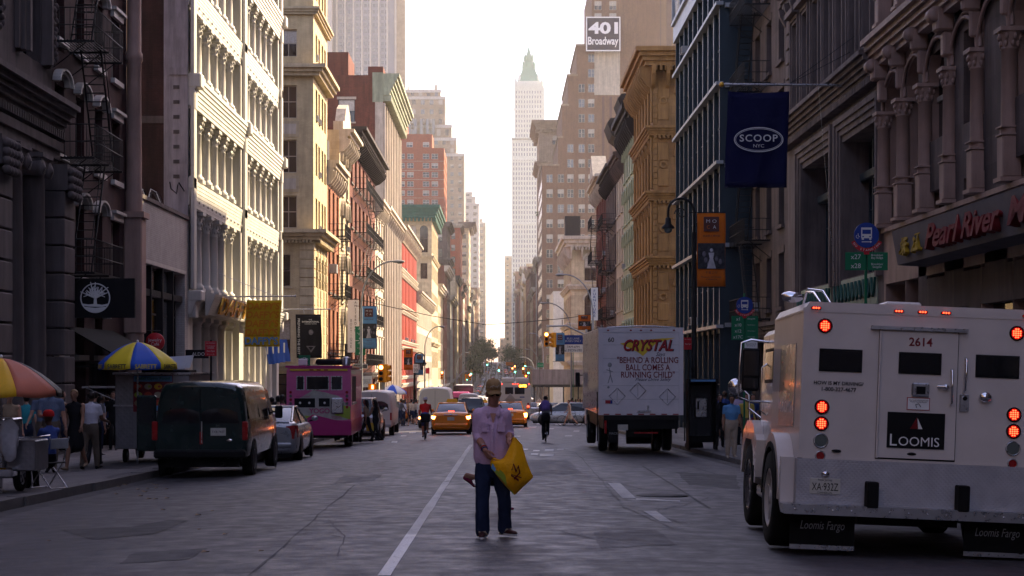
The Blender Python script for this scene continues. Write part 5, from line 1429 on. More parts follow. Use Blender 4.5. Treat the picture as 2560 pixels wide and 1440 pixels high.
q = MB(); q.prism([(-.075,1.28),(-.012,1.395),(.0,1.28)],-.036,-.031,'sign_red3d'); q.prism([(.003,1.28),(-.006,1.385),(.045,1.28)],-.036,-.031,'white_sign'); q.build('emblem', pn)
lettering('2614', 'dark_red', dr, (-.0,-.026,2.14), w=.23, ext=.0008, bold=.02)
q = MB()
for pts in ([(.31,-.03,1.88),(.31,-.075,1.86),(.315,-.075,1.55),(.315,-.03,1.53)],): q.tube(pts,.012,'chrome',8)
q.tube([(.18,-.035,1.705),(.25,-.07,1.705)],.018,'chrome',8); q.ball((.26,-.05,1.705),(.035,.02,.03),'chrome',10); q.build('door_handle', dr)
q = MB(); q.tube([(.45,-.005,2.0),(.45,-.06,1.98),(.445,-.06,1.68),(.445,-.005,1.66)],.012,'chrome',8); q.build('grab_rail', t)
q = MB(); q.box(.405,.495,-.02,-.001,1.47,1.64,'steel',None,.005); q.lathe([(.022,-.035),(.02,-.02)],(.45,0,1.6),'chrome',12,axis='y'); q.disc((.45,-.035,1.6),.022,'black'); q.build('lock_plate', t)
q = MB(); q.ball((.655,-.02,1.62),(.068,.04,.055),'chrome',14,None,10); q.build('convex_mirror', t)
for x, z in ((-.79,1.03),(-.05,.97-.0+.06)): q = MB(); q.ball((x,-.02,z),(.05,.015,.016),'black',10,None,6); q.build('latch', t)
for s in (-1, 1):
    for z, r, k in ((2.265,.062,'on'),(1.46,.062,'on'),(1.295,.062,'on'),(1.125,.062,'off'),(.975,.04,'refl')):
        q = MB(); q.lathe([(r+.012,-.001),(r+.012,-.012),(r,-.018),(r,-.006)],(s*.945,0,z),'black' if k == 'on' else 'steel',24,axis='y')
        if k == 'on':
            q.disc((s*.945,-.008,z),r,'red_dull',seg=24)
            for j in range(5):
                row_ = (2,4,4,4,2)[j]
                for i in range(row_):
                    q.ball((s*.945+(i-(row_-1)/2)*.022,-.013,z+(j-2)*.02),(.0095,.006,.008),'red_lamp' if s*z < 9 else 'red_hot',6,None,4)
        else: q.disc((s*.945,-.014,z),r,'lens_grey' if k == 'off' else 'red_dull',seg=20)
        q.build('tail_light' if k != 'refl' else 'reflector', t)
for x in (-1.04,-.225,.01,.24,1.04):
    q = MB(); q.box(x-.05,x+.05,-.025,-.006,2.425,2.45,'red_dull',None,.004)
    for j in (-.025,0,.025): q.ball((x+j,-.028,2.4375),(.010,.006,.008),'red_lamp',6,None,4)
    q.build('marker_lamp', t)
lettering('HOW IS MY DRIVING?', 'black', t, (-.79,-.012,1.70), w=.49, ext=.002, bold=.02); lettering('1-800-327-4677', 'black', t, (-.785,-.012,1.64), w=.34, ext=.002, bold=.02)
q = MB(); q.box(-1.04,-.74,-.03,-.021,.60,.755,'plate',None,.003); pl = q.build('licence_plate', t)
lettering('XA·932Z', 'black', pl, (-.89,-.033,.672), w=.26, h=.075, ext=.0008); lettering('New Jersey', 'navy', pl, (-.89,-.033,.736), w=.14, ext=.0008); lettering('COMMERCIAL', 'black', pl, (-.89,-.033,.614), w=.15, ext=.0008)
q = MB(); q.ball((-.89,-.035,.80),(.045,.03,.03),'chrome',10,None,6); q.build('plate_lamp', t)
for x in (-.445, .44):
    q = MB(); q.box(x-.055,x+.055,-.20,-.021,.49,.745,'rubber',None,.01); q.build('bumper_pad', t)
for x0, x1 in ((-1.2,-.56),(.52,1.18)):
    q = MB(); q.box(x0,x1,.10,.115,.06,.40,'rubber'); q.box(x0,x1,.092,.0995,.04,.085,'steel')
    for k in range(4): q.ball((x0+.1+k*.15,.09,.062),.008,'chrome',6,None,4)
    mf = q.build('mud_flap', t); lettering('Loomis Fargo', 'grey_paint', mf, ((x0+x1)/2,.095,.27), w=.44, h=.11, ext=.0006, shear=.25)
# rear fender, wheels
for s in (-1, 1):
    q = MB(); k = 12; c = (.85,.52)
    o_ = [(c[0]-.66*math.cos(math.pi*i/k), c[1]+.66*math.sin(math.pi*i/k)) for i in range(k+1)]; n_ = [(c[0]-.56*math.cos(math.pi*i/k), c[1]+.56*math.sin(math.pi*i/k)) for i in range(k+1)]
    q.prism(o_+n_[::-1], s*1.152, s*1.32, 'truck_white', None, 'yz', True)
    q.prism([(p[0]*1+.0, p[1]) for p in [(c[0]-.565*math.cos(math.pi*i/k), c[1]+.565*math.sin(math.pi*i/k)) for i in range(k+1)]]+[(c[0]-.51*math.cos(math.pi*i/k), c[1]+.51*math.sin(math.pi*i/k)) for i in range(k+1)][::-1], s*1.16, s*1.335, 'rubber', None, 'yz', True)
    q.box(s*1.152, s*1.31, .12, .2, .5, .95, 'truck_white'); q.build('wheel_fender', t)
    wheel(t, s*1.20, .85, .50, .26, 'bus_white'); wheel(t, s*.90, .85, .50, .26, 'bus_white'); wheel(t, s*1.05, 3.75, .50, .28, 'steel')
# cab side: window, louvre, step tanks
q = MB(); q.box(-1.108,-1.098,2.45,3.2,1.72,2.12,'black'); q.box(-1.112,-1.109,2.5,3.15,1.76,2.08,'glass'); q.build('cab_window', t)
q = MB(); q.box(-1.158,-1.151,.45,1.55,1.25,2.1,'silver'); q.build('side_panel', t)
lettering('LOOMIS', 'white_sign', t, (-1.160,1.0,1.45), w=.8, h=.12, face='-x', ext=.001)
q = MB(); q.box(-1.2,-.95,2.2,3.05,.55,.62,'black'); q.box(-1.18,-.9,2.3,3.0,.40,.55,'steel',None,.03); q.build('side_step', t)
# mirrors
q = MB(); q.box(-1.40,-1.20,2.95,3.03,1.62,2.12,'black',None,.02); q.box(-1.385,-1.215,2.94,2.949,1.80,2.09,'glass'); q.box(-1.385,-1.215,2.94,2.949,1.65,1.77,'glass'); 
q.tube([(-1.10,3.0,2.2),(-1.30,3.0,2.22),(-1.42,3.0,2.18),(-1.43,3.0,1.9),(-1.43,3.0,1.55),(-1.3,3.0,1.5),(-1.1,3.0,1.5)],.014,'chrome',8); q.tube([(-1.1,3.0,1.95),(-1.17,3.0,1.9),(-1.17,3.0,1.4),(-1.1,3.0,1.35)],.012,'chrome',8); q.build('side_mirror', t)
q = MB(); q.ball((-1.33,4.2,1.68),(.10,.06,.10),'chrome',16,None,10); q.lathe([(.095,-.0),(.09,-.02)],(-1.33,4.19,1.68),'chrome',16,axis='y')
q.tube([(-1.25,4.2,1.66),(-1.17,4.15,1.58),(-1.15,4.1,1.2)],.014,'chrome',8); q.tube([(-1.17,4.15,1.42),(-.98,3.85,1.25)],.016,'chrome',8); q.build('fender_mirror', t)
q = MB(); q.tube([(-.98,.1,2.5),(-1.0,.4,2.62),(-1.0,.9,2.66),(-.98,1.3,2.5)],.013,'chrome',8); q.tube([(-.88,.1,2.5),(-.9,.45,2.64),(-1.0,.8,2.68)],.013,'chrome',8); q.ball((-1.15,.9,2.60),(.12,.05,.06),'chrome',12,Matrix.Translation((0,0,0)),8); q.build('roof_mirror', t)

# ---- box truck with safety slogan ---------------------------------------
S = 85.0
t = thing('box_truck', 'white box truck with red slogan lettering and muddy black underside, parked on the right', 'truck', G(4.15, 49.5), R(.3))
q = MB(); q.box(-1.24,1.24,0,8.6,1.18,3.72,'box_white'); q.build('cargo_box', t)
q = MB()
for x0,x1,z0,z1 in ((-1.25,-1.13,1.16,3.74),(1.13,1.25,1.16,3.74),(-1.13,1.13,3.6,3.74),(-1.13,1.13,1.16,1.22)): q.box(x0,x1,-.03,-.001,z0,z1,'box_white')
for k in range(30): q.box(-1.252,-1.2405,.15+k*.285,.19+k*.285,1.2,3.7,'silver')
q.build('frame_trim', t)
q = MB(); q.box(-1.12,1.12,-.02,-.001,1.225,3.595,'box_white')
for k in range(1,6): q.box(-1.12,1.12,-.024,-.0205,1.225+k*.4,1.232+k*.4,'grey_paint')
rd = q.build('roll_door', t)
q = MB(); q.prism([(-.62,3.27),(-.1,3.02),(.06,2.9),(.45,3.28),(1.02,3.44),(.6,3.42),(-.1,3.36)],-.028,-.0245,'yellow'); q.build('emblem', rd)
lettering('CRYSTAL', 'black', rd, (.24,-.031,3.205), w=1.48, h=.34, ext=.002, bold=.03, shear=.3); lettering('CRYSTAL', 'logo_red', rd, (.22,-.035,3.22), w=1.46, h=.34, ext=.002, bold=.02, shear=.3)
lettering('Says', 'navy', rd, (.58,-.028,2.94), w=.28, ext=.002, shear=.4)
lettering('"BEHIND A ROLLING\nBALL COMES A\nRUNNING CHILD"', 'dark_red', rd, (.20,-.028,2.57), w=1.80, h=.62, ext=.002, bold=.014, line=.85)
lettering('Please Drive Safely', 'navy', rd, (.36,-.028,2.2), w=1.05, ext=.002, shear=.4)
lettering('60', 'black', rd, (-.88,-.028,3.38), w=.18, ext=.002, bold=.01)
q = MB()
for cx, cz, r_ in ((-.70,1.72,.24),(-.09,1.88,.24),(.78,1.70,.24)):
    pts = [(cx,-.03,cz+r_),(cx+r_,-.03,cz),(cx,-.03,cz-r_),(cx-r_,-.03,cz),(cx,-.03,cz+r_)]; q.tube(pts,.012,'steel',5)
    q.tube([(cx,-.028,cz+.18),(cx,-.028,cz-.18)],.005,'grey_paint',4)
q.box(-.1,.3,-.06,-.021,1.25,1.30,'steel'); q.box(.18,.24,-.07,-.021,1.25,1.45,'steel'); q.build('placard_holder', rd)
# faded child-and-ball graphic, kept generic
q = MB(); q.tube([(-.93,-.024,2.55),(-.9,-.024,2.35),(-.97,-.024,2.1)],.012,'grey_paint',4); q.tube([(-.9,-.024,2.35),(-.84,-.024,2.12)],.012,'grey_paint',4); q.tube([(-1.02,-.024,2.5),(-.83,-.024,2.44)],.01,'grey_paint',4); q.ball((-.92,-.022,2.64),(.06,.005,.07),'grey_paint',8); q.ball((-.96,-.022,1.98),(.035,.005,.035),'grey_paint',8); q.build('faded_drawing', rd)
q = MB()
for k in range(7): q.box(-1.1+k*.34,-.93+k*.34,-.036,-.031,1.17,1.2,'red_dull')
for x in (-.97,-.3,0,.3,.97): q.ball((x,-.04,3.66),(.035,.02,.022),'red_dull',8,None,5)
q.box(-1.05,-.9,-.03,-.021,1.5,1.6,'logo_red'); q.box(-.9,-.84,-.03,-.021,1.5,1.6,'blue_sign'); q.build('reflectors', t)
q = MB(); q.box(-1.1,1.1,.05,8,.75,1.17,'black'); q.box(-.95,-.7,.02,.04,.35,1.1,'black'); q.box(-1.1,1.1,.0,.12,1.02,1.14,'iron'); q.box(-.4,.3,.3,.6,.5,.9,'black'); q.lathe([(.28,-.35),(.28,.35)],(0,.9,.55),'black',16,axis='x'); q.box(-.2,.5,-.01,.02,.62,.66,'red_dull'); q.build('chassis', t)
q = MB(); q.box(-.68,-.38,.0,.015,.72,.88,'plate'); q.build('licence_plate', t)
lettering('MACK', 'grey_paint', t, (-.8,.01,.62), w=.26, ext=.002)
for s in (-1,1):
    q = MB(); q.box(s*1.04-.03,s*1.04+.03,-.0,.04,.62,1.0,'red_dull' if s < 0 else 'black'); q.build('tail_light', t)
    q = MB(); q.box(s*1.27,s*1.30,-.05,.02,.4,1.85,'black'); q.build('corner_guard', t)
    for x in (.98,.66): wheel(t, s*x, 2.2, .5, .26, 'grey_paint')
    wheel(t, s*1.02, 7.4, .5, .28, 'grey_paint')
    q = MB(); q.box(s*1.42-.06,s*1.42+.1,8.9,9.0,1.9,2.4,'black',None,.03); q.tube([(s*1.1,9,2.3),(s*1.4,8.95,2.3)],.02,'black',5); q.build('side_mirror', t)
q = MB(); q.loft([[(x*1.12,8.7+dy,z) for x, z in ((-1,.6),(1,.6),(1,1.9),(.93,2.5),(-.93,2.5),(-1,1.9))] for dy in (0,.9)]+[[(x*1.05,10.3,z) for x, z in ((-1,.6),(1,.6),(1,1.5),(.93,1.55),(-.93,1.55),(-1,1.5))]], 'box_white', smooth=False); q.build('cab', t)
q = MB(); q.tube([(-1.0,-.02+.0,3.74),(-.2,-.02,3.78),(.4,-.02,3.78),(1.0,-.02,3.74)],.02,'steel',5); q.build('roof_rail', t)

# ---- dark green van ------------------------------------------------------
t = thing('van', 'dark green panel van with tinted rear windows parked by the left kerb', 'van', G(-6.35, 35.6))
def vring(y, hw, zb, zt, n=1.0):
    half = [(0,zb),(hw*.9,zb),(hw*.99,zb+.08),(hw,zb+.3),(hw*.995,1.12),(hw*.975,1.22),(hw*.93,1.6),(hw*.86,zt-.12),(hw*.76,zt-.02),(hw*.4,zt+.03),(0,zt+.04)]
    return [(x,y,z) for x,z in half]+[(-x,y,z) for x,z in half[-2:0:-1]]
q = MB(); q.loft([vring(0,.90,.50,1.90),vring(.03,.955,.44,1.97),(vring(.14,.985,.40,2.0)),vring(.6,1,.38,2.02),vring(3.3,1,.38,2.02),vring(3.9,.99,.38,1.95)]+[[(x, 4.75, min(z, 1.25+.0)) for x, _, z in vring(0,.97,.38,2.0)],[(x*.95,5.35,min(z,1.1)) for x,_,z in vring(0,.95,.4,2.0)]], 'van_green'); q.build('body', t)
q = MB()
for s in (-1,1): patch(q, (s*.03 if s > 0 else -.82,-.012,1.16),(.82 if s > 0 else -.03,-.012,1.16),(.70 if s > 0 else -.03,.02,1.80),(s*.03 if s > 0 else -.70,.02,1.80),'glass',.004)
for x0, x1 in ((-.84,-.02),(.02,.84)):
    pass
o = q.build('rear_windows', t)
q = MB(); q.box(-.008,.008,-.016,-.0,.62,1.9,'black'); q.box(.02,.04,-.03,-.004,.74,1.2,'steel'); q.box(-.01,.05,-.025,-.004,.72,.98,'red_dull'); q.build('door_seam', t)
q = MB(); q.box(-.97,.97,-.14,.08,.42,.60,'black',None,.04); q.build('bumper', t)
q = MB(); q.box(.22,.54,-.02,.0,.90,1.06,'plate'); pp = q.build('licence_plate', t); lettering('TXB·7437', 'navy', pp, (.38,-.024,.98), w=.27, ext=.001)
for s in (-1,1):
    q = MB(); q.box(s*.955-.075,s*.955+.045,-.012,.1,.80,1.2,'red_dull',None,.02); q.build('tail_light', t)
q = MB(); q.ball((.62,-.02,.80),(.07,.008,.03),'chrome',12,None,6); q.build('badge', t)
for y0,y1 in ((.35,1.75),(1.9,3.2),(3.35,4.1)):
    for s in (-1,1):
        q = MB(); vs = [(s*.985,y0,1.24),(s*.985,y1,1.24),(s*.87,y1-(.0 if y1 < 4 else .25),1.82),(s*.87,y0,1.82)]
        q.add([Vector(v)+Vector((s*.012,0,0)) for v in vs], [(0,1,2,3)] if s > 0 else [(3,2,1,0)], 'glass'); q.build('side_window', t)
for s in (-1,1):
    for y in (.95,4.35):
        wheel(t, s*.9, y, .36, .24, 'grey_paint')
        q = MB(); q.lathe([(.42,s*.011),(0,s*.011)],(s*1.0,y,.38),'black',20,axis='x'); q.build('wheel_arch', t)
    q = MB(); q.box(s*1.12-.08,s*1.12+.1,4.0,4.08,1.15,1.45,'black',None,.03); q.tube([(s*.98,4.05,1.3),(s*1.1,4.04,1.3)],.02,'black',5); q.build('side_mirror', t)
q = MB(); q.box(-.8,.8,.2,5,.22,.45,'black'); q.tube([(-.3,.6,.3),(.2,.5,.28),(.5,.1,.3)],.04,'iron',6); q.build('chassis', t)
# open passenger door seen past the van's left flank
q = MB(); q.box(-1.42,-1.0,.3,.38,.55,1.75,'van_green',None,.03); q.box(-1.36,-1.04,.29,.299,1.15,1.68,'glass'); q.build('open_door', t)

# ---- silver hatchback ----------------------------------------------------
t = sedan('hatchback_car', 'silver hatchback with a split rear window between the dark van and the pink truck', 'car', 'silver', L=4.45, W=1.73, H=1.48, belt=.98, trunk=1.08, hood=.92, rb=.25, rt=1.5, ft=2.3, fb=3.6, loc=G(-6.3,45.0), lampbox=(.66,.9,.62,.98))
q = MB(); patch(q, (-.60,.0,.86),(.60,.0,.86),(.6,.10,1.03),(-.6,.10,1.03),'glass',.02); q.build('lower_rear_window', t)
q = MB(); q.tube([(-.64,.14,1.06),(0,.09,1.09),(.64,.14,1.06)],.035,'silver',6); q.build('spoiler', t)
# ---- pink frozen yogurt truck -------------------------------------------
t = thing('food_truck', 'pink and magenta frozen yogurt truck with serving windows in its back', 'truck', G(-6.32,58.6), R(1.2))
q = MB(); q.prism([(-1.12,.95),(1.12,.95),(1.12,2.72),(1.02,2.84),(-1.02,2.84),(-1.12,2.72)],0,6,'pink'); q.build('body', t)
q = MB(); q.prism([(-1.14,.48),(1.14,.48),(1.14,.9),(.5,1.0),(-.2,1.18),(-.5,.98),(-1.14,.92)],-.06,-.002,'magenta'); q.box(-1.13,1.13,-.05,6,.45,.95,'magenta'); q.build('skirt', t)
q = MB(); q.prism([(-.75,.98),(1.0,.98),(1.0,1.5),(.7,1.82),(.2,1.95),(-.2,2.02),(-.75,1.7)],-.012,-.002,'pale_graphic'); q.prism([(.55,1.15),(1.1,1.0),(1.1,1.45),(.8,1.5)],-.02,-.0125,'lime'); q.prism([(-.7,.99),(0.0,.99),(-.2,1.12),(-.7,1.15)],-.02,-.0125,'lime'); gp_ = q.build('graphic', t)
for x0,x1 in ((-.78,-.5),(-.44,.36),(.42,.82)):
    q = MB(); q.box(x0,x1,-.03,-.002,2.02,2.52,'steel'); q.box(x0+.03,x1-.03,-.034,-.0305,2.05,2.49,'glass'); q.build('window', t)
q = MB(); q.box(-.85,-.13,-.02,-.0125,1.42,1.74,'black'); q.box(.0,.38,-.02,-.0125,1.45,1.74,'black')
for x in (-.65,-.33,.2): q.ball((x,-.022,1.58),(.04,.004,.04),'white',8)
q.box(.42,.86,-.10,-.0125,1.2,1.76,'steel',None,.05); q.build('vent_panel', t)
lettering('YOGO', 'magenta', gp_, (.02,-.024,1.30), w=.72, ext=.002, bold=.02); lettering('YOGO', 'magenta', gp_, (.62,-.026,1.08), w=.36, ext=.002); lettering('YOGO YOGO', 'magenta', t, (-.55,-.016,1.80), w=.5, ext=.002); lettering('YOGO YOGO', 'magenta', t, (.62,-.016,1.88), w=.5, ext=.002)
q = MB(); q.box(-1.0,1.0,-.04,-.001,2.70,2.76,'yellow'); 
for x in (-.25,0,.25): q.box(x-.07,x+.07,-.05,-.041,2.71,2.75,'red_dull')
q.box(-1.16,1.16,-.03,6.02,2.80,2.88,'magenta'); q.build('light_bar', t)
for s in (-1,1):
    for k in range(5): q = MB(); q.lathe([(.055,-.015),(.05,-.025)],(s*.98,0,1.95-k*.13),'black',14,axis='y'); q.disc((s*.98,-.022,1.95-k*.13),.045,'red_dull' if k % 2 == 0 else 'lens_grey',seg=14); q.build('tail_light', t)
    wheel(t, s*.95, 1.3, .42, .28, 'grey_paint'); wheel(t, s*.95, 4.8, .42, .28, 'grey_paint')
q = MB(); q.box(-1.0,1.0,.1,5.8,.35,.55,'black'); q.build('chassis', t)
q = MB(); q.box(1.121,1.13,.7,2.6,1.6,2.5,'black'); q.box(1.121,1.16,.6,2.7,1.5,1.58,'steel'); q.build('serving_hatch', t)
q = MB(); q.box(-.2,.8,1,2,2.9,3.12,'black',None,.06); q.lathe([(.14,2.85),(.16,3.15),(.05,3.2)],(.9,.8,0),'steel',12); q.box(-.75,-.45,.3,.6,2.88,3.12,'white',None,.03); q.build('roof_vent', t)

# ---- parked SUV and white van behind it ---------------------------------
def suv(label, m, loc, L=4.6, W=1.85, H=1.75, lamps='red_dull', name='suv', cat='suv', rz=0, group=None, roofm=None):
    return sedan(name, label, cat, m, L=L, W=W, H=H, belt=1.12, trunk=1.12, hood=1.05, rb=.1, rt=.35, ft=2.9, fb=3.5, wr=.36, loc=loc, lamps=lamps, clear=.3, lampbox=(.8,.95,.8,1.15), rz=rz, group=group, roofm=roofm)
suv('silver grey suv parked in front of the pink truck', 'silver', G(-5.9,68.5))
def cargo_van(label, m, loc, L=5.2, W=2.0, H=2.1, lamps='red_dull', rz=0, glassr=True, name='cargo_van', group=None):
    t = thing(name, label, 'van', loc, rz, group)
    q = MB(); k = H/2.02
    q.loft([[(x*W/2,y,z*k) for x,_,z in vring(0,1,.40,2.0)] if y > .05 else [(x*W/2*.95,y,z*k) for x,_,z in vring(0,.97,.45,1.95)] for y in (0,.1,.5,L-1.6,L-1.3)]+[[(x*W/2*.96,L-.55,min(z*k,1.25)) for x,_,z in vring(0,1,.4,2)],[(x*W/2*.92,L,min(z*k,1.05)) for x,_,z in vring(0,1,.42,2)]], m); q.build('body', t)
    for s in (-1,1):
        if glassr:
            q = MB(); patch(q,(.04 if s>0 else -.8*W/2,-.015,1.2*k),(.8*W/2 if s>0 else -.04,-.015,1.2*k),(.72*W/2 if s>0 else -.04,.02,1.75*k),(.04 if s>0 else -.72*W/2,.02,1.75*k),'glass',.01); q.build('rear_window', t)
        q = MB(); q.box(s*W*.455-.05,s*W*.455+.03,-.015,.06,.75,1.1,lamps); q.build('tail_light', t)
        q = MB(); q.add([(s*(W/2*.995),L-2.3,1.22*k),(s*(W/2*.995),L-1.2,1.22*k),(s*W/2*.9,L-1.55,1.78*k),(s*W/2*.9,L-2.3,1.78*k)],[(0,1,2,3)],'glass'); q.build('side_window', t)
        for y in (.9,L-.95): wheel(t, s*(W/2-.12), y, .35, .23)
    q = MB(); q.box(-.006,.006,-.012,.01,.55,1.9*k,'black'); q.box(-.16,.16,-.02,0,.7,.84,'plate'); q.box(-W*.46,W*.46,-.1,.1,.42,.56,'grey_paint',None,.03); q.build('rear_trim', t)
    return t
cargo_van('white van with dark side glass parked beyond the silver suv', 'bus_white', G(-6.0,78.5), L=5.4)
t = cargo_van('high white cargo van with plain rear doors driving ahead of the taxi', 'bus_white', G(-3.75,97), L=5.6, W=2.0, H=2.35, glassr=False)
# ---- taxis ---------------------------------------------------------------
def taxi(label, loc, kind=0, lamps='red_hot', rz=0, group='yellow cabs in the traffic'):
    if kind == 0: t = sedan('taxi', label, 'taxi', 'taxi', L=4.8, W=1.82, H=1.46, belt=.95, trunk=1.03, hood=.9, rb=.62, rt=1.35, ft=2.7, fb=3.6, loc=loc, lamps=lamps, lampbox=(.62,.92,.72,.86), rz=rz, group=group, pane='glass_blue')
    else: t = sedan('taxi', label, 'taxi', 'taxi', L=5.3, W=1.98, H=1.48, belt=.95, trunk=1.02, hood=.9, rb=1.05, rt=1.7, ft=3.0, fb=3.9, wr=.34, loc=loc, lamps=lamps, lampbox=(.55,.95,.60,.84), rz=rz, group=group, pane='glass_blue')
    q = MB(); q.prism([(-.28,1.46),(.28,1.46),(.22,1.62),(-.22,1.62)], 2.0, 2.25, 'yellow' if kind == 0 else 'grey_paint'); 
    if kind: q.prism([(-.3,1.62),(.3,1.62),(0,1.98)], 1.9, 2.5, 'grey_paint')
    q.build('roof_sign', t)
    q = MB(); q.box(-.13,.13,.66 if kind == 0 else 1.1,.70 if kind == 0 else 1.14,1.05,1.09,'red_lamp'); q.build('brake_lamp', t)
    q = MB(); q.box(-.33,.33,-.03,.02,.90,.93,'chrome',None,.005); q.ball((0,-.03,.93),(.05,.01,.035),'chrome',10,None,6); q.build('trunk_trim', t)
    return t
taxi('orange-yellow taxi with lit tail lamps beside the red-shirted cyclist', G(-2.27,77.5), 0)
taxi('orange-yellow taxi with a pointed roof advert behind the walking man', G(.62,99), 1)
taxi('yellow taxi half hidden behind the walking man, left of the tan capped head', G(-1.2,121), 0)
taxi('yellow taxi whose tail shows past the white parked van on the left', G(-7.9,127), 1, 'red_dull', R(8))
suv('black suv with red brake lamps behind the walking man', 'car_black', G(-1.75,104), lamps='red_hot')
sedan('silver_car', 'small silver sedan with glowing tail lamps between the cargo van and black suv', 'car', 'silver', loc=G(-2.6,133), lamps='red_hot')
# ---- silver sedan crossing the junction sideways -------------------------
t = sedan('silver_car', 'silver sedan crossing the junction sideways in front of the box truck', 'car', 'silver', L=4.9, W=1.85, H=1.48, belt=.93, trunk=1.0, hood=.86, loc=(6.9,112.5,gz(112.5)-.02), rz=R(90), wr=.34)
# ---- city bus ------------------------------------------------------------
t = thing('city_bus', 'white city bus seen from behind with an amber route display', 'bus', G(1.28,139))
q = MB(); q.prism([(-1.28,.4),(1.28,.4),(1.28,2.9),(1.15,3.1),(-1.15,3.1),(-1.28,2.9)],0,12,'bus_white'); q.build('body', t)
q = MB(); q.box(-1.15,-.06,.2,4,3.102,3.5,'bus_white',None,.08); q.box(.02,1.12,.2,4,3.102,3.5,'bus_white',None,.08); q.build('roof_pod', t)
for x0,x1 in ((-.86,-.2),(-.06,.75)): q = MB(); q.box(x0,x1,-.02,-.002,2.15 if x0<-.5 else 2.15,2.72,'glass'); q.build('rear_window', t)
q = MB(); q.box(.25,1.0,-.04,-.021,2.66,3.0,'black'); ds = q.build('route_display', t); P('amber_text',(1,.22,.02),kind='emit',emit=6); lettering('LIMITED', 'amber_text', ds, (.62,-.045,2.83), w=.62, h=.2, bold=.02)
q = MB()
for x in (-.2,.0,.2,1.12,-1.12): q.ball((x,-.01,2.98),(.05,.02,.03),'red_lamp',6,None,4)
for x in (-1.05,1.05): q.ball((x,-.01,1.35),(.09,.03,.09),'red_dull',10,None,5); q.ball((x,-.01,1.12),(.09,.03,.09),'red_lamp',10,None,5); q.ball((x,-.01,.9),(.07,.03,.07),'lens_grey',10,None,5)
q.build('tail_lamps', t)
q = MB(); q.box(-.9,.5,-.03,-.002,1.2,1.75,'grey_paint'); q.box(-1.28,1.28,-.08,.05,.4,.6,'grey_paint'); q.box(.35,.75,-.01,-.002,1.86,1.95,'blue_sign'); q.build('rear_panel', t)
for s in (-1,1):
    for y in (2.6,9): wheel(t, s*1.12, y, .48, .28)
# ================================================================== people
def remesh(prims, voxel, smooth=3, fold=None):
    """prims: list of (points, radii[(a,b)], material, side_hint). Returns a continuous mesh."""
    q = MB()
    for pts, rr, m in prims:
        capsule(q, pts, rr, m)
    me = q.mesh('tmp'); o = bpy.data.objects.new('tmp', me)
    md = o.modifiers.new('r', 'REMESH'); md.mode = 'VOXEL'; md.voxel_size = voxel; md.use_smooth_shade = True
    if smooth: sm = o.modifiers.new('s', 'SMOOTH'); sm.factor = .5; sm.iterations = smooth
    out = evalmesh(o); bpy.data.objects.remove(o)
    ms = []
    for _, _, m in prims:
        if m not in ms: ms.append(m)
    out.materials.clear()
    for m in ms: out.materials.append(MATS[m])
    if len(ms) > 1:
        segs = []
        for pts, rr, m in prims:
            for i in range(len(pts)-1): segs.append((Vector(pts[i]), Vector(pts[i+1]), max(rr[i]), max(rr[i+1]), ms.index(m)))
            if len(pts) == 1: segs.append((Vector(pts[0]), Vector(pts[0])+Vector((0,0,1e-4)), max(rr[0]), max(rr[0]), ms.index(m)))
        C_ = np.empty(len(out.polygons)*3, 'f'); out.polygons.foreach_get('center', C_); C_ = C_.reshape(-1, 3); best = np.full(len(C_), 9.); idx = np.zeros(len(C_), int)
        for a, b, r0, r1, k in segs:
            a = np.array(a); d = np.array(b)-a; t = np.clip((C_-a)@d/(d@d), 0, 1); e = np.linalg.norm(C_-a-t[:,None]*d, axis=1)/(r0+(r1-r0)*t)
            m_ = e < best; best[m_] = e[m_]; idx[m_] = k
        out.polygons.foreach_set('material_index', idx)
    for p in out.polygons: p.use_smooth = True
    if fold:
        amp, sc = fold
        for v in out.vertices:
            n = noise.noise(Vector((v.co.x*sc, v.co.y*sc, v.co.z*sc*.55+v.co.x*sc*.5)))*amp + noise.noise(Vector((v.co.x*sc*2.3+9, v.co.y*sc*2.3, v.co.z*sc*1.6)))*amp*.45
            v.co += v.normal*n
    return out
def capsule(q, pts, rr, m, seg=14):
    """sphere-capped tube with elliptical section: radii (rx, ry); rx lies along world x where possible"""
    pts = [Vector(p) for p in pts]
    if len(pts) == 1:
        r = rr[0]; q.ball(pts[0], (r[0], r[1], r[2] if len(r) > 2 else r[0]), m, seg, None, 10); return
    n = len(pts); rings = []
    def fr(i):
        d = (pts[min(i+1,n-1)]-pts[max(i-1,0)]).normalized(); x = Vector((1,0,0))
        if abs(d.x) > .85: x = Vector((0,0,1))
        a = (x-d*x.dot(d)).normalized(); return d, a, d.cross(a)
    for i in range(n):
        d, a, b = fr(i); r = rr[i]
        if i == 0:
            for t in (80, 55, 28): c, s = math.cos(R(t)), math.sin(R(t)); rings.append([pts[i]-d*min(r)*s+(a*math.cos(2*math.pi*k/seg)*r[0]+b*math.sin(2*math.pi*k/seg)*r[1])*c for k in range(seg)])
        rings.append([pts[i]+a*math.cos(2*math.pi*k/seg)*r[0]+b*math.sin(2*math.pi*k/seg)*r[1] for k in range(seg)])
        if i == n-1:
            for t in (28, 55, 80): c, s = math.cos(R(t)), math.sin(R(t)); rings.append([pts[i]+d*min(r)*s+(a*math.cos(2*math.pi*k/seg)*r[0]+b*math.sin(2*math.pi*k/seg)*r[1])*c for k in range(seg)])
    q.loft(rings, m)
def rotx(v, a, o=Vector((0,0,0))): v = Vector(v)-o; c, s = math.cos(a), math.sin(a); return Vector((v.x, v.y*c-v.z*s, v.y*s+v.z*c))+o
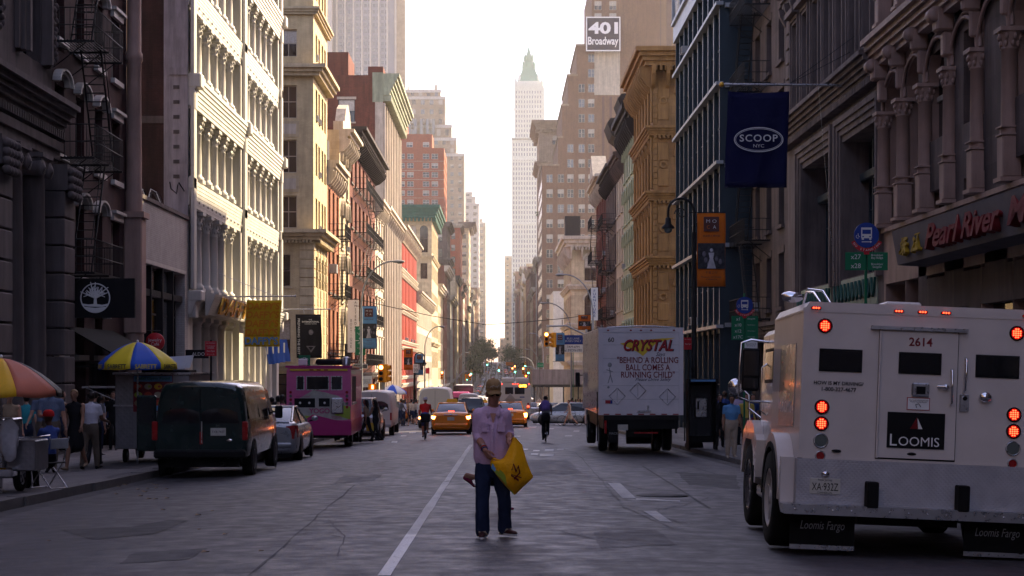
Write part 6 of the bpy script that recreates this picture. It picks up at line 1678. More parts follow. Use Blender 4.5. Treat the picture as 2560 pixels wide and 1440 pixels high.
def pose_joints(H, P_):
    """person facing +y, feet near z=0; angles in degrees"""
    k = H/1.75; J = {}
    hipz = .93*k*P_.get('hipz', 1); lean = R(P_.get('lean', 3))
    def up(x, l, f=0): return Vector((x*k, l*math.sin(lean)*k+f*k, hipz+l*math.cos(lean)*k))
    J['pel'] = up(0, 0); J['waist'] = up(0, .17); J['chest'] = up(0, .36); J['neck'] = up(0, .54); J['throat'] = up(0, .60, .0)
    hp = R(P_.get('head', 8)); J['head'] = J['throat']+Vector((0, math.sin(hp+lean*.5)*.10*k+.02*k, .115*k))
    for s, n in ((-1,'L'),(1,'R')):
        th, kn = [R(a) for a in P_.get('leg'+n, (0, 4))]
        h = J['pel']+Vector((s*.09*k, 0, -.02*k)); J['hip'+n] = h
        J['knee'+n] = h+Vector((s*.01*k, math.sin(th), -math.cos(th)))*.43*k if 0 else h+Vector((0, math.sin(th)*.43*k, -math.cos(th)*.43*k))
        a2 = th-kn; J['ank'+n] = J['knee'+n]+Vector((0, math.sin(a2)*.43*k, -math.cos(a2)*.43*k))
        fa = a2*.8+R(P_.get('toe'+n, 0)); J['toe'+n] = J['ank'+n]+Vector((s*.03*k, math.cos(fa)*.19*k, math.sin(fa)*.19*k-.045*k)); J['heel'+n] = J['ank'+n]+Vector((0,-.05*k*math.cos(fa),-.05*k))
        sh, ab, el = [R(a) for a in P_.get('arm'+n, (0, 8, 15))]; inn = R(P_.get('in'+n, 0))
        p = up(s*.185, .50); J['sh'+n] = p
        J['elb'+n] = p+Vector((s*math.sin(ab)*.29, math.sin(sh)*.29*math.cos(ab), -math.cos(sh)*math.cos(ab)*.29))*k
        e2 = sh+el; J['wr'+n] = J['elb'+n]+Vector((s*math.sin(ab-inn)*.25, math.sin(e2)*.25*math.cos(ab-inn), -math.cos(e2)*math.cos(ab-inn)*.25))*k
        d = (J['wr'+n]-J['elb'+n]).normalized(); J['hand'+n] = J['wr'+n]+d*.08*k
    return J, k
def human(name_label, loc, rz, H=1.72, pose=None, shirt='c_white', pants='c_jeans', skin='skin', hair='hair_dark', shoes='black', sleeve=.6, leg=1.0, dress=None, fat=1.0, hairlen=0, voxel=.026, fem=False, cap=None, group=None, hat=None, scale=1, name='person', cat='person'):
    t = thing(name, name_label, cat, loc, rz, group)
    J, k = pose_joints(H, pose or {}); f = fat*k
    up = shirt if not dress else dress; low = pants if not dress else skin
    pr = []
    tor = [J['pel']-Vector((0,0,.06*k)), J['pel']+Vector((0,0,.05*k)), J['waist'], J['chest'], J['chest']*.45+J['neck']*.55]
    wr_ = (.155 if fem else .15, .125 if fem else .14)
    pr.append(([tor[0], tor[1]], [(.155*f,.115*f),(.16*f,.12*f)], pants if not dress else dress))
    pr.append((tor[1:], [(.155*f,.118*f),(wr_[1]*f,.105*f),(.165*f,.12*f),(.15*f,.095*f)], up))
    pr.append(([J['shL']-Vector((-.02*k,0,.015*k)), J['neck']+Vector((0,0,-.03*k)), J['shR']-Vector((.02*k,0,.015*k))], [(.06*f,.062*f),(.075*f,.07*f),(.06*f,.062*f)], up))
    pr.append(([J['neck'], J['throat']+Vector((0,.01*k,.02*k))], [(.052*k,.055*k),(.05*k,.052*k)], skin))
    hd = J['head']
    pr.append(([hd+Vector((0,0,.03*k))], [(.073*k,.092*k,.095*k)], skin)); pr.append(([hd+Vector((0,.028*k,-.05*k))], [(.052*k,.055*k,.062*k)], skin))
    pr.append(([hd+Vector((0,.095*k,.02*k)), hd+Vector((0,.105*k,-.012*k))], [(.011*k,.014*k),(.016*k,.016*k)], skin))
    for s in (-1,1): pr.append(([hd+Vector((s*.078*k,0,.0))], [(.012*k,.02*k,.03*k)], skin))
    if dress: pr.append(([J['pel']+Vector((0,0,.02)), J['pel']+Vector((0,.0,-.2*k)), J['pel']+Vector((0,.0,-.40*k*leg if leg > .3 else -.35*k))], [(.165*f,.125*f),(.19*f,.15*f),(.2*f,.17*f)], dress))
    for n in 'LR':
        h, kn, an = J['hip'+n], J['knee'+n], J['ank'+n]
        pr.append(([h, h*.5+kn*.5], [(.088*f,.092*f),(.075*f,.08*f)], low)); 
        pr.append(([h*.5+kn*.5, kn], [(.075*f,.08*f),(.056*f,.06*f)], low if leg > .4 else skin))
        m2 = kn*.6+an*.4; w = 1.15 if leg > .9 else 1
        pr.append(([kn, m2, an+Vector((0,0,.01))], [(.055*f*w,.058*f*w),(.052*f*w,.056*f*w),(.038*k*(1.45 if leg > .9 else 1),.042*k*(1.45 if leg > .9 else 1))], low if leg > .9 and not dress else skin))
        pr.append(([J['heel'+n]+Vector((0,0,.01)), J['ank'+n]*.5+J['toe'+n]*.5+Vector((0,0,-.012*k)), J['toe'+n]], [(.034*k,.034*k),(.042*k,.036*k),(.036*k,.024*k)], shoes))
        a, b, c = J['sh'+n], J['elb'+n], J['wr'+n]
        pr.append(([a, a*.45+b*.55], [(.056*f,.056*f),(.05*f,.05*f)], up if sleeve > .1 else skin)); pr.append(([a*.45+b*.55, b], [(.044*f,.044*f),(.038*f,.038*f)], up if sleeve > .6 else skin))
        pr.append(([b, b*.6+c*.4, c], [(.038*f,.038*f),(.038*f,.036*f),(.026*k,.024*k)], up if sleeve > .9 else skin))
        d = (c-b).normalized(); pr.append(([c, c+d*.055*k], [(.026*k,.02*k),(.036*k,.018*k)], skin))
    me = remesh(pr, voxel*k, 2 if voxel > .02 else 3, (.006, 9) if voxel < .03 else None)
    # fingers added to the same mesh
    bm = bmesh.new(); bm.from_mesh(me); fq = MB()
    for n, s in (('L',-1),('R',1)):
        c = J['wr'+n]; d = (c-J['elb'+n]).normalized(); side = Vector((0,1,0)); side = (side-d*side.dot(d)).normalized(); nrm = d.cross(side)
        for i in range(4):
            b0 = c+d*.075*k+side*(i-1.5)*.018*k; L_ = (.058,.068,.064,.05)[i]*k; curl = -s*nrm
            fq.tube([b0, b0+d*L_*.5+curl*.006*k, b0+d*L_*.85+curl*.024*k, b0+d*L_*.95+curl*.038*k], [.0095*k,.009*k,.008*k,.006*k], skin, 6)
        b0 = c+d*.03*k+side*.03*k; fq.tube([b0, b0+d*.03*k+side*.022*k, b0+d*.055*k+side*.024*k], [.012*k,.010*k,.007*k], skin, 6)
    # eyes and mouth as shallow dark features
    if voxel < .03:
        for s in (-1,1): fq.ball(hd+Vector((s*.03*k,.083*k,.022*k)), (.012*k,.008*k,.006*k), 'hair_dark', 8, None, 5); fq.ball(hd+Vector((s*.03*k,.085*k,.042*k)), (.018*k,.006*k,.004*k), hair or 'hair_brown', 8, None, 4)
        fq.ball(hd+Vector((0,.080*k,-.052*k)), (.022*k,.01*k,.005*k), 'mouth', 8, None, 4)
    fm = fq.mesh('f'); base = len(me.materials)
    names = [m.name for m in me.materials]; remap = []
    for m in fm.materials:
        if m.name in names: remap.append(names.index(m.name))
        else: me.materials.append(m); remap.append(len(me.materials)-1); names.append(m.name)
    for p in fm.polygons: p.material_index = remap[p.material_index]
    bm.free(); bm = bmesh.new(); bm.from_mesh(me); bm.from_mesh(fm); bm.to_mesh(me); bm.free(); bpy.data.meshes.remove(fm)
    inst('body', me, t)
    if hair and not hat:
        q = MB()
        q.ball(hd+Vector((0,-.012*k,.045*k)), (.084*k,.098*k,.092*k), hair, 14, None, 10)
        vs = [v for v in q.v]
        for i, v in enumerate(q.v):      # open the face: pull the front lower part inside
            r = v-hd
            if r.y > .03*k and r.z < .075*k: q.v[i] = Vector((v.x*.9, hd.y+.0, max(v.z, hd.z+.02*k)))
            elif r.z < 0: q.v[i] = v+Vector((0, -.0, (0 if not hairlen else -hairlen*.12)*k))
            q.v[i] = q.v[i]+Vector((noise.noise(v*22)*.012, noise.noise(v*22+Vector((5,0,0)))*.012, noise.noise(v*25)*.01))
        if hairlen > .3:
            L_ = hairlen*k
            q.tube([hd+Vector((0,-.05*k,.03*k)), hd+Vector((0,-.085*k,-.08*k)), hd+Vector((0,-.10*k,-.10*k-L_*.45)), hd+Vector((0,-.09*k,-.14*k-L_*.6))], [.075*k,.078*k,.06*k,.02*k], hair, 10)
        q.build('hair', t)
    if hat:
        q = MB(); q.lathe([(.094*k,-.01*k),(.096*k,.03*k),(.085*k,.075*k),(.05*k,.105*k),(0,.112*k)], hd+Vector((0,-.005*k,.045*k)), hat, 16, None, True, 1.12)
        q.prism([(-.07*k,.06*k),(-.06*k,.15*k),(0,.175*k),(.06*k,.15*k),(.07*k,.06*k)], hd.z+.035*k, hd.z+.043*k, hat, Matrix.Translation((hd.x,hd.y,0)), 'xy'); q.build('cap', t)
    return t, J
P('mouth', (.22,.08,.07), .5)
for n, c in dict(c_white=(.52,.50,.55), c_jeans=(.018,.024,.05), c_black=(.012,.012,.014), c_khaki=(.13,.10,.075), c_greyblue=(.12,.15,.22), c_lblue=(.12,.30,.55), c_blue=(.03,.06,.20), c_red=(.50,.02,.02), c_teal=(.03,.24,.28), c_pinky=(.45,.13,.2), c_grey=(.12,.12,.13), c_beige=(.42,.34,.26), c_lilac=(.42,.34,.48), c_green=(.05,.14,.07), c_yellow=(.6,.45,.1), c_tan=(.28,.20,.13), c_purple=(.14,.09,.28), c_maroon=(.16,.02,.05), c_stripe=(.06,.10,.32)).items():
    P(n, c, .85, kind='cloth', amt=.18, scale=3)

# ---------------------------------------------------------------- the walking man
MX, MY = (1232-1250)*18.5/FL, 18.5
t = thing('person', 'man in lilac shirt, jeans and tan cap looking down into a yellow bag', 'person', G(MX, MY))
def mp(px, py, y=0): return Vector(((px-1232)/227*(1+y/18.5), y, (1345-py)/227*(1+y/18.5)))
P('m_shirt', (.62,.42,.58), .85, kind='cloth', amt=.12, scale=4); P('m_jeans', (.022,.033,.075), .9, kind='cloth', amt=.35, scale=5); P('m_cap', (.36,.22,.10), .8, kind='cloth', amt=.25, scale=10); P('m_shoe', (.06,.02,.02), .5)
P('skin_m', (.40,.19,.13), .5, amt=.15, scale=14)
P('bag_yellow', (.82,.38,.008), .38, kind='cloth', amt=.15, scale=4)
hd = mp(1233, 985, -.03)
shL, shR = mp(1196, 1036, .01), mp(1262, 1036, .0); eL, eR = mp(1194, 1088, .0), mp(1271, 1086, .06)
wL, wR = mp(1213, 1121, -.20), mp(1278, 1086, -.16); wR = mp(1274, 1092, -.13)
hipL, hipR = mp(1211, 1155, .02), mp(1247, 1155, .02); kL, kR = mp(1205, 1245, -.01), mp(1259, 1243, .06); aL, aR = mp(1207, 1328, .05), mp(1262, 1322, .16)
body = []
HR = Matrix.Translation(hd) @ Matrix.Rotation(R(12), 4, 'Z') @ Matrix.Rotation(R(13), 4, 'X')   # head bowed, facing -y
def hp(x, y, z): return HR @ Vector((x, y, z))
def el(c, r, m): return ([c], [r], m)
S_ = 'skin_m'
body += [el(hp(0,.01,.045), (.074,.09,.092), S_), el(hp(0,-.03,-.03), (.062,.062,.07), S_), el(hp(0,-.055,-.075), (.034,.03,.028), S_)]
body += [([hp(0,-.088,.025), hp(0,-.108,-.018)], [(.012,.012),(.017,.015)], S_), ([hp(-.02,-.08,-.045), hp(.02,-.08,-.045)], [(.011,.012),(.011,.012)], S_)]
for s in (-1,1): body += [el(hp(s*.078,.0,.0), (.011,.02,.032), S_), ([hp(s*.02,-.08,.045), hp(s*.05,-.07,.045)], [(.012,.01),(.012,.01)], S_), el(hp(s*.045,-.06,-.01), (.022,.02,.02), S_)]
neck = mp(1233, 1020, .02)
body += [([neck+Vector((0,.01,-.06)), neck, hp(0,.01,-.03)], [(.075,.07),(.056,.058),(.054,.056)], S_)]
body += [([mp(1230,1150,.03), mp(1229,1090,.03), mp(1230,1045,.03), mp(1231,1030,.03)], [(.15,.10),(.14,.10),(.15,.10),(.12,.075)], S_)]
for a, b, c in ((shL, eL, wL), (shR, eR, wR)):
    body += [([a, b], [(.048,.048),(.042,.042)], S_), ([b, b*.65+c*.35, c], [(.042,.042),(.045,.043),(.029,.025)], S_)]
for a, b, c in ((hipL, kL, aL), (hipR, kR, aR)): body += [([a, b, c], [(.075,.08),(.052,.055),(.036,.036)], S_)]
# hands: palm, four curled fingers and a thumb
def hand(w, d, pn, th, curl, sp=.019, L_=.075):
    """w wrist, d direction of the palm, pn palm normal (fingers curl to it), th thumb side"""
    d = d.normalized(); pn = (pn-d*pn.dot(d)).normalized(); th = (th-d*th.dot(d)-pn*th.dot(pn)).normalized(); out = []
    for i in range(4): out.append(([w+d*.01+th*(1.2-i)*.013, w+d*.082+th*(1.5-i)*sp], [(.016,.014),(.0135,.0125)], S_))
    for i in range(4):
        b0 = w+d*.085+th*(1.5-i)*sp; l = (.95,1.08,1.0,.8)[i]*L_; p = b0; a = curl[i]; pts = [p]; 
        for j, fr in enumerate((.45,.32,.25)):
            aa = R(a)*(.55+.65*j); p = p+(d*math.cos(aa)+pn*math.sin(aa))*l*fr; pts.append(p)
        out.append((pts, [(.0105,.0105),(.0098,.0098),(.009,.009),(.0075,.0075)], S_))
    b0 = w+d*.022+th*.028; out.append(([b0, b0+d*.028+th*.022+pn*.008, b0+d*.058+th*.020+pn*.028, b0+d*.078+th*.006+pn*.042], [(.014,.014),(.0125,.0125),(.011,.011),(.0085,.0085)], S_))
    return out
body += hand(wL, Vector((.5,-.35,-.75)), Vector((.55,.2,-.1)), Vector((0,-1,.1)), (40,46,50,55))
body += hand(wR, Vector((.35,-.75,-.35)), Vector((-.2,-.2,-.9)), Vector((-1,-.2,.2)), (75,80,82,85))
inst('body', remesh(body, .0065, 2), t)
# jeans
jn = []
jn += [([mp(1230,1170,.02), mp(1230,1140,.02)], [(.165,.125),(.165,.125)], 'm_jeans')]
for a, b, c, w in ((hipL, kL, aL, 1), (hipR, kR, aR, 1)):
    jn.append(([a+Vector((0,0,.01)), a*.5+b*.5, b, b*.5+c*.5, c+Vector((0,0,.0))], [(.098,.105),(.09,.094),(.076,.08),(.074,.078),(.079,.085)], 'm_jeans'))
inst('jeans', remesh(jn, .013, 2, (.012, 8)), t)
# shirt: torso, sleeves, hanging hem
sh = [([mp(1228,1143,.02), mp(1228,1118,.02), mp(1227,1090,.02), mp(1229,1060,.02), mp(1231,1036,.02)], [(.20,.145),(.205,.15),(.195,.145),(.185,.13),(.165,.10)], 'm_shirt'),
      ([shL+Vector((.02,0,-.01)), mp(1231,1029,.03), shR+Vector((-.02,0,-.01))], [(.06,.06),(.07,.065),(.06,.06)], 'm_shirt')]
for a, b, c in ((shL, eL, wL), (shR, eR, wR)):
    e = b+(c-b)*.12
    sh += [([a, a*.5+b*.5, b, e], [(.072,.072),(.066,.068),(.062,.062),(.058,.058)], 'm_shirt')]
    sh += [([e-(c-b)*.04, e+(c-b)*.10], [(.062,.062),(.062,.062)], 'm_shirt')]
so_ = inst('shirt', remesh(sh, .0095, 2, (.012, 8)), t)
q = MB()   # collar flaps, placket, pockets, cuffs, buttons
CN = mp(1233, 1021, .0)
for s in (-1,1):
    q.loft([[CN+Vector((s*.062,.06,.035)), CN+Vector((s*.062,.075,.0))],[CN+Vector((s*.072,.0,.022)), CN+Vector((s*.088,.0,-.025))],[CN+Vector((s*.05,-.06,-.005)), CN+Vector((s*.085,-.075,-.06))],[CN+Vector((s*.022,-.095,-.045)), CN+Vector((s*.06,-.105,-.105))]], 'm_shirt', closed=False, caps=False)
    q.loft([[CN+Vector((s*.06,.065,.034)), CN+Vector((s*.052,.055,-.02))],[CN+Vector((s*.068,.0,.02)), CN+Vector((s*.06,.0,-.03))],[CN+Vector((s*.046,-.06,-.006)), CN+Vector((s*.04,-.055,-.05))]], 'm_shirt', closed=False, caps=False)
o = q.build('collar', t); md = o.modifiers.new('t','SOLIDIFY'); md.thickness = .005
q = MB(); q.loft([[CN+Vector((-.034,-.098,-.05)), CN+Vector((.034,-.098,-.05))],[CN+Vector((-.018,-.124,-.10)), CN+Vector((.018,-.124,-.10))],[CN+Vector((-.003,-.136,-.16)), CN+Vector((.003,-.136,-.16))]], S_, closed=False, caps=False); q.build('bare_chest', t)
q = MB(); pts = [CN+Vector((0,-.132,-.15)), CN+Vector((-.01,-.150,-.22)), CN+Vector((-.012,-.160,-.33)), CN+Vector((-.015,-.166,-.44)), CN+Vector((-.02,-.160,-.52))]
q.loft([[p+Vector((-.014,.0,0)), p+Vector((-.012,-.009,0)), p+Vector((.012,-.009,0)), p+Vector((.014,0,0))] for p in pts], 'm_shirt', smooth=False)
for p in pts: q.ball(p+Vector((0,-.011,-.02)), (.0055,.003,.0055), 'white', 8, None, 4)
q.build('placket', t)
for s in (-1,1): q = MB(); c = CN+Vector((s*.088,-.128+.02*(0),-.20)); q.box(c.x-.042,c.x+.042,c.y-.012,c.y+.02,c.z-.055,c.z+.045,'m_shirt',None,.006); q.prism([(c.x-.045,c.z+.05),(c.x+.045,c.z+.05),(c.x+.045,c.z+.022),(c.x,c.z+.008),(c.x-.045,c.z+.022)],c.y-.017,c.y-.011,'m_shirt'); q.build('pocket', t)
# shoes, cap, glasses, wristbands
for a, d, nm in ((aL, Vector((-.06,-1,0)), 'left'), (aR, Vector((.62,-.78,0)), 'right')):
    d.normalize(); g = .0 if nm == 'left' else .02
    base = Vector((a.x, a.y, g+.04)); sd = Vector((-d.y, d.x, 0))
    pr = [([base-d*.05+Vector((0,0,.01)), base+d*.05+Vector((0,0,.005)), base+d*.17-Vector((0,0,.008))], [(.036,.04),(.042,.036),(.036,.026)], 'm_shoe'), ([base+Vector((0,0,.0)), base+Vector((0,0,.07))], [(.042,.042),(.04,.04)], 'm_shoe')]
    o = inst('shoe', remesh(pr, .009, 2), t); o.data.materials.clear(); o.data.materials.append(MATS['m_shoe'])
    q = MB(); q.loft([[base+d*x+sd*w+Vector((0,0,z)) for z, w in ((-.042,-w_),(-.042,w_),(-.018,w_+.004),(-.018,-w_-.004))] for x, w_ in ((-.085,.02),(-.06,.036),(.06,.042),(.15,.036),(.2,.015))], 'white', smooth=False); q.build('sole', t)
    q = MB(); q.tube([base+d*.03+sd*.045, base+d*.07+sd*.03+Vector((0,0,.03)), base+d*.07-sd*.03+Vector((0,0,.03)), base+d*.03-sd*.045], .012, 'c_beige', 6); q.build('shoe_stripe', t)
CR = HR
q = MB(); q.lathe([(.082,-.005),(.085,.03),(.080,.07),(.062,.102),(.03,.118),(0,.121)], (0,.012,.055), 'm_cap', 22, CR, True, 1.12)
q.lathe([(.085,-.012),(.0865,.012)], (0,.012,.055), 'm_cap', 22, CR, True, 1.12); q.ball((0,.012,.178), (.01,.01,.006), 'm_cap', 8, CR, 4)
rings = []
for j in range(7):
    y = -.075-.085*j/6
    rings.append([Vector((x*.078*(1-(j/6)**3*.35), y+abs(x)**2*.045*1.0, .062-.012*j/6-x*x*.030-j*.001)) for x in [(-1+2*i/10) for i in range(11)]])
q.loft(rings, 'm_cap', closed=False, caps=False, M=CR)
o = q.build('cap', t); md = o.modifiers.new('t','SOLIDIFY'); md.thickness = .004
q = MB()
for i in range(7): a_ = R(-150+i*20); q.tube([(.085*math.cos(a_), .012+.098*math.sin(a_), .09), (.07*math.cos(a_+.15), .012+.08*math.sin(a_+.15), .125)], .0035, 'c_beige', 4, M=CR)
q.tube([(-.05,-.075,.10),(-.02,-.088,.12),(.02,-.088,.10),(.05,-.078,.125)], .005, 'c_beige', 4, M=CR); q.build('cap_embroidery', t)
q = MB()
for s in (-1,1): q.ball((s*.034,-.088,.022), (.030,.012,.021), 'black', 12, CR, 8); q.tube([(s*.06,-.078,.028),(s*.078,-.03,.025),(s*.08,.01,.015)], .004, 'black', 5, M=CR)
q.tube([(-.012,-.098,.026),(.012,-.098,.026)], .004, 'black', 5, M=CR); q.build('sunglasses', t)
q = MB(); q.ball((0,.05,.0), (.078,.06,.06), 'hair_brown', 12, CR, 8); q.build('hair', t)
for i, m in enumerate(('c_blue','c_red','steel')):
    q = MB(); c = wL+(eL-wL)*(.08+.09*i); d = (eL-wL).normalized(); a = d.cross(Vector((0,0,1))).normalized(); b_ = a.cross(d)
    q.tube([c+a*.034*math.cos(x)+b_*.032*math.sin(x) for x in [2*math.pi*k/14 for k in range(15)]], .006, m, 6); q.build('wristband', t)
# yellow carrier bag: open sack hanging from the hand, corner swung out
bag = thing('plastic_bag', 'yellow plastic carrier bag with red print held open by the man', 'bag', G(MX, MY))
def bp_(px, py, y): return mp(px, py, y)
q = MB()
front = [[(1283,1090,-.26),(1289,1090,-.26),(1296,1098,-.26),(1306,1107,-.24)],
         [(1258,1140,-.29),(1276,1128,-.31),(1292,1124,-.31),(1311,1126,-.26)],
         [(1229,1146,-.25),(1258,1152,-.34),(1288,1150,-.36),(1319,1152,-.27)],
         [(1228,1160,-.25),(1256,1178,-.34),(1288,1180,-.36),(1328,1176,-.27)],
         [(1240,1180,-.24),(1262,1200,-.32),(1292,1204,-.33),(1332,1188,-.25)],
         [(1262,1208,-.22),(1276,1220,-.26),(1290,1226,-.26),(1308,1212,-.22)],
         [(1283,1229,-.19),(1285,1231,-.20),(1289,1231,-.20),(1291,1229,-.19)]]
fr = [[mp(*p) for p in r] for r in front]; bk = [[mp(p[0], p[1], -.30+ (-.30-p[2])*-.0 + (.16 if 0 < j < 3 else .08)) for j, p in enumerate(r)] for r in front]
def fine(rows, n=4):
    out = []
    def cat(a, b, c, d, t): return .5*((2*b)+(c-a)*t+(2*a-5*b+4*c-d)*t*t+(3*b-a-3*c+d)*t**3)
    ex = [rows[0]]+rows+[rows[-1]]
    tmp = []
    for i in range(len(rows)-1):
        for k in range(n): tmp.append([cat(ex[i][j], ex[i+1][j], ex[i+2][j], ex[i+3][j], k/n) for j in range(len(rows[0]))])
    tmp.append(rows[-1])
    for r in tmp:
        e = [r[0]]+r+[r[-1]]; o = []
        for i in range(len(r)-1):
            for k in range(n): o.append(cat(e[i], e[i+1], e[i+2], e[i+3], k/n))
        o.append(r[-1]); out.append(o)
    return out
F_, B_ = fine(fr), fine(bk)
for rows in (F_, B_):
    for r in rows:
        for i, v in enumerate(r): r[i] = v+Vector((0, noise.noise(Vector((v.x*26+v.z*9, v.z*7, 0)))*.028, 0))
q.loft([f+b[::-1] for f, b in zip(F_, B_)], 'bag_yellow', caps=False); 
q.tube([mp(1279,1094,-.22), mp(1284,1088,-.24), mp(1288,1093,-.26)], .010, 'bag_yellow', 8); q.tube([mp(1256,1146,-.28), mp(1234,1140,-.26), mp(1228,1148,-.25)], .009, 'bag_yellow', 8)
o = q.build('bag', bag); weld(o)
q = MB()
pts = [(1280,1166),(1284,1150),(1291,1168),(1296,1154),(1300,1172),(1286,1186),(1297,1190),(1278,1176),(1304,1182)]
for i in range(len(pts)-2): q.tube([mp(pts[i][0],pts[i][1],-.395), mp(pts[i+1][0],pts[i+1][1],-.395), mp(pts[i+2][0],pts[i+2][1]+3,-.39)], .006, 'sign_red3d', 5)
q.build('red_print', bag)
q = MB(); q.loft([[mp(1229,1166,-.265), mp(1229,1150,-.265)],[mp(1256,1192,-.355), mp(1258,1172,-.36)],[mp(1284,1230,-.25), mp(1284,1210,-.315)]], 'lime', closed=False, caps=False); q.loft([[mp(1228,1162,-.285), mp(1232,1152,-.285)],[mp(1238,1172,-.31), mp(1240,1164,-.31)]], 'c_lblue', closed=False, caps=False); q.build('side_band', bag)

# ---------------------------------------------------------------- named passers-by
walk = dict(legL=(22, 8), legR=(-18, 22), armL=(-18, 8, 15), armR=(20, 8, 25), toeR=25)
walk2 = dict(legL=(-16, 24), legR=(20, 6), armL=(18, 8, 25), armR=(-16, 8, 12), toeL=25)
stand = dict(legL=(2, 4), legR=(-2, 5), armL=(4, 8, 12), armR=(0, 8, 18))
def gw(px, y): return PX(px, y)
def place(px, y, dz=0): x = PX(px, y); return (x, y, gx(x, y)+dz)
def foot(px, py):     # stand on the pavement where the photo shows the feet
    y = 30.
    for _ in range(60):
        x = PX(px, y); f = 920-FL*gx(x, y)/y-py; y = max(15, min(300, y*(1+f/max(50, py-1000)*.4)))
    x = PX(px, y); return (x, y, gx(x, y))
A = math.pi
human('bald man in a pale blue polo shirt walking toward the camera on the left pavement', foot(128, 1182), A+.1, 1.82, dict(legL=(18,6),legR=(-14,20),armL=(-5,12,20),armR=(15,5,75),inR=35), shirt='c_greyblue', pants='c_khaki', hair='', sleeve=.5, fat=1.22, voxel=.019)
human('grey-haired man half hidden behind the bald man in the polo shirt', place(108, 37.2), A, 1.8, walk, shirt='c_greyblue', pants='c_khaki', hair='hair_brown', sleeve=.5, voxel=.022)
human('woman in a black sleeveless dress walking toward the camera', place(188, 36), A-.15, 1.72, dict(walk2), dress='c_black', skin='skin_tan', hair='hair_fair', sleeve=0, fem=True, leg=.9, hairlen=.12, shoes='c_tan', voxel=.019)
pl, J_ = human('man in a white short-sleeved shirt and khakis seen from behind, carrying a plastic bag', foot(226, 1173), -.15, 1.68, dict(legL=(-14,10),legR=(16,8),armL=(8,14,18),armR=(12,12,60)), shirt='c_white', pants='c_khaki', skin='skin_dark', hair='hair_dark', sleeve=.5, fat=1.22, voxel=.019)
human('dark-haired person in a pale top beyond the man in the white shirt', place(236, 38.5), .1, 1.7, walk2, shirt='c_grey', pants='c_black', voxel=.022)
human('man in a black shirt with a blue collar standing in the shop doorway', foot(283, 1125), A, 1.78, dict(stand, lean=0), shirt='c_black', pants='c_black', hair='hair_dark', sleeve=.9, voxel=.02)
human('woman with glasses at the edge of the near food cart', place(22, 33), A+.5, 1.68, stand, shirt='c_tan', pants='c_black', hair='hair_dark', fem=True, sleeve=0, voxel=.02)
bagw = thing('plastic_bag', 'white plastic bag with a red disc carried by the man in the white shirt', 'bag', Vector(pl.location)+Vector((J_['handL'].x-.04, J_['handL'].y, J_['handL'].z-.40)))
q = MB(); q.loft([[Vector((math.cos(2*math.pi*k/12)*r, math.sin(2*math.pi*k/12)*r*.6, z))+Vector((noise.noise(Vector((k,z*9,0)))*.02,0,0)) for k in range(12)] for r, z in ((.05,0),(.15,.02),(.17,.10),(.13,.24),(.05,.34),(.012,.40))], 'white'); q.build('bag', bagw); q = MB(); q.disc((-.01,-.112,.12),.06,'red_sign'); q.build('red_disc', bagw)
# seated man on a folding chair by the near cart
ch = thing('folding_chair', 'folding chair with metal legs beside the near food cart', 'chair', place(122, 28.8), R(60))
q = MB(); q.box(-.21,.21,-.2,.2,.43,.455,'iron',None,.01); q.build('seat', ch)
q = MB(); q.box(-.21,.21,-.26,-.235,.68,.86,'grey_paint',None,.01); q.build('backrest', ch)
for s in (-1,1):
    q = MB(); q.tube([(s*.22,-.25,.88),(s*.22,-.12,.45),(s*.22,.22,.01)],.012,'steel',6); q.build('leg', ch)
    q = MB(); q.tube([(s*.19,.18,.44),(s*.19,-.24,.01)],.012,'steel',6); q.build('leg', ch)
q = MB(); q.tube([(-.22,.22,.012),(.22,.22,.012)],.012,'steel',6); q.tube([(-.19,-.24,.012),(.19,-.24,.012)],.012,'steel',6); q.build('crossbar', ch)
human('man in a blue striped shirt and red cap sitting on the folding chair', Vector(place(122, 28.8))+Vector((0,0,0)), R(60), 1.7, dict(hipz=.56, lean=-2, legL=(82,86), legR=(80,84), armL=(25,8,95), armR=(35,10,100), inR=15), shirt='c_stripe', pants='c_black', skin='skin_dark', hat='c_red', sleeve=.95, voxel=.02)
# near right: woman in blue
human('woman in a sky blue blouse and beige trousers standing at the right kerb', foot(1828, 1143), A+.1, 1.63, stand, shirt='c_lblue', pants='c_beige', hair='hair_dark', skin='skin_tan', fem=True, fat=1.3, sleeve=.5, hairlen=.1, shoes='c_beige', voxel=.019)
human('young man in black shorts and tee on the right pavement past the phone booth', foot(1772, 1090), A-.2, 1.72, dict(walk, armL=(10,5,80), armR=(10,5,80)), shirt='c_black', pants='c_black', leg=.5, voxel=.024)
human('person in dark clothes between the young man in shorts and the woman in blue', foot(1800, 1118), A, 1.7, stand, shirt='c_black', pants='c_black', voxel=.024)
human('person in a blue shirt behind the woman in the sky blue blouse', place(1880, 53), A+.3, 1.7, walk, shirt='c_blue', pants='c_maroon', voxel=.024)
human('person in a dark jacket by the shop windows behind the phone booth', place(1792, 68), A, 1.72, walk2, shirt='c_black', pants='c_jeans', voxel=.026)
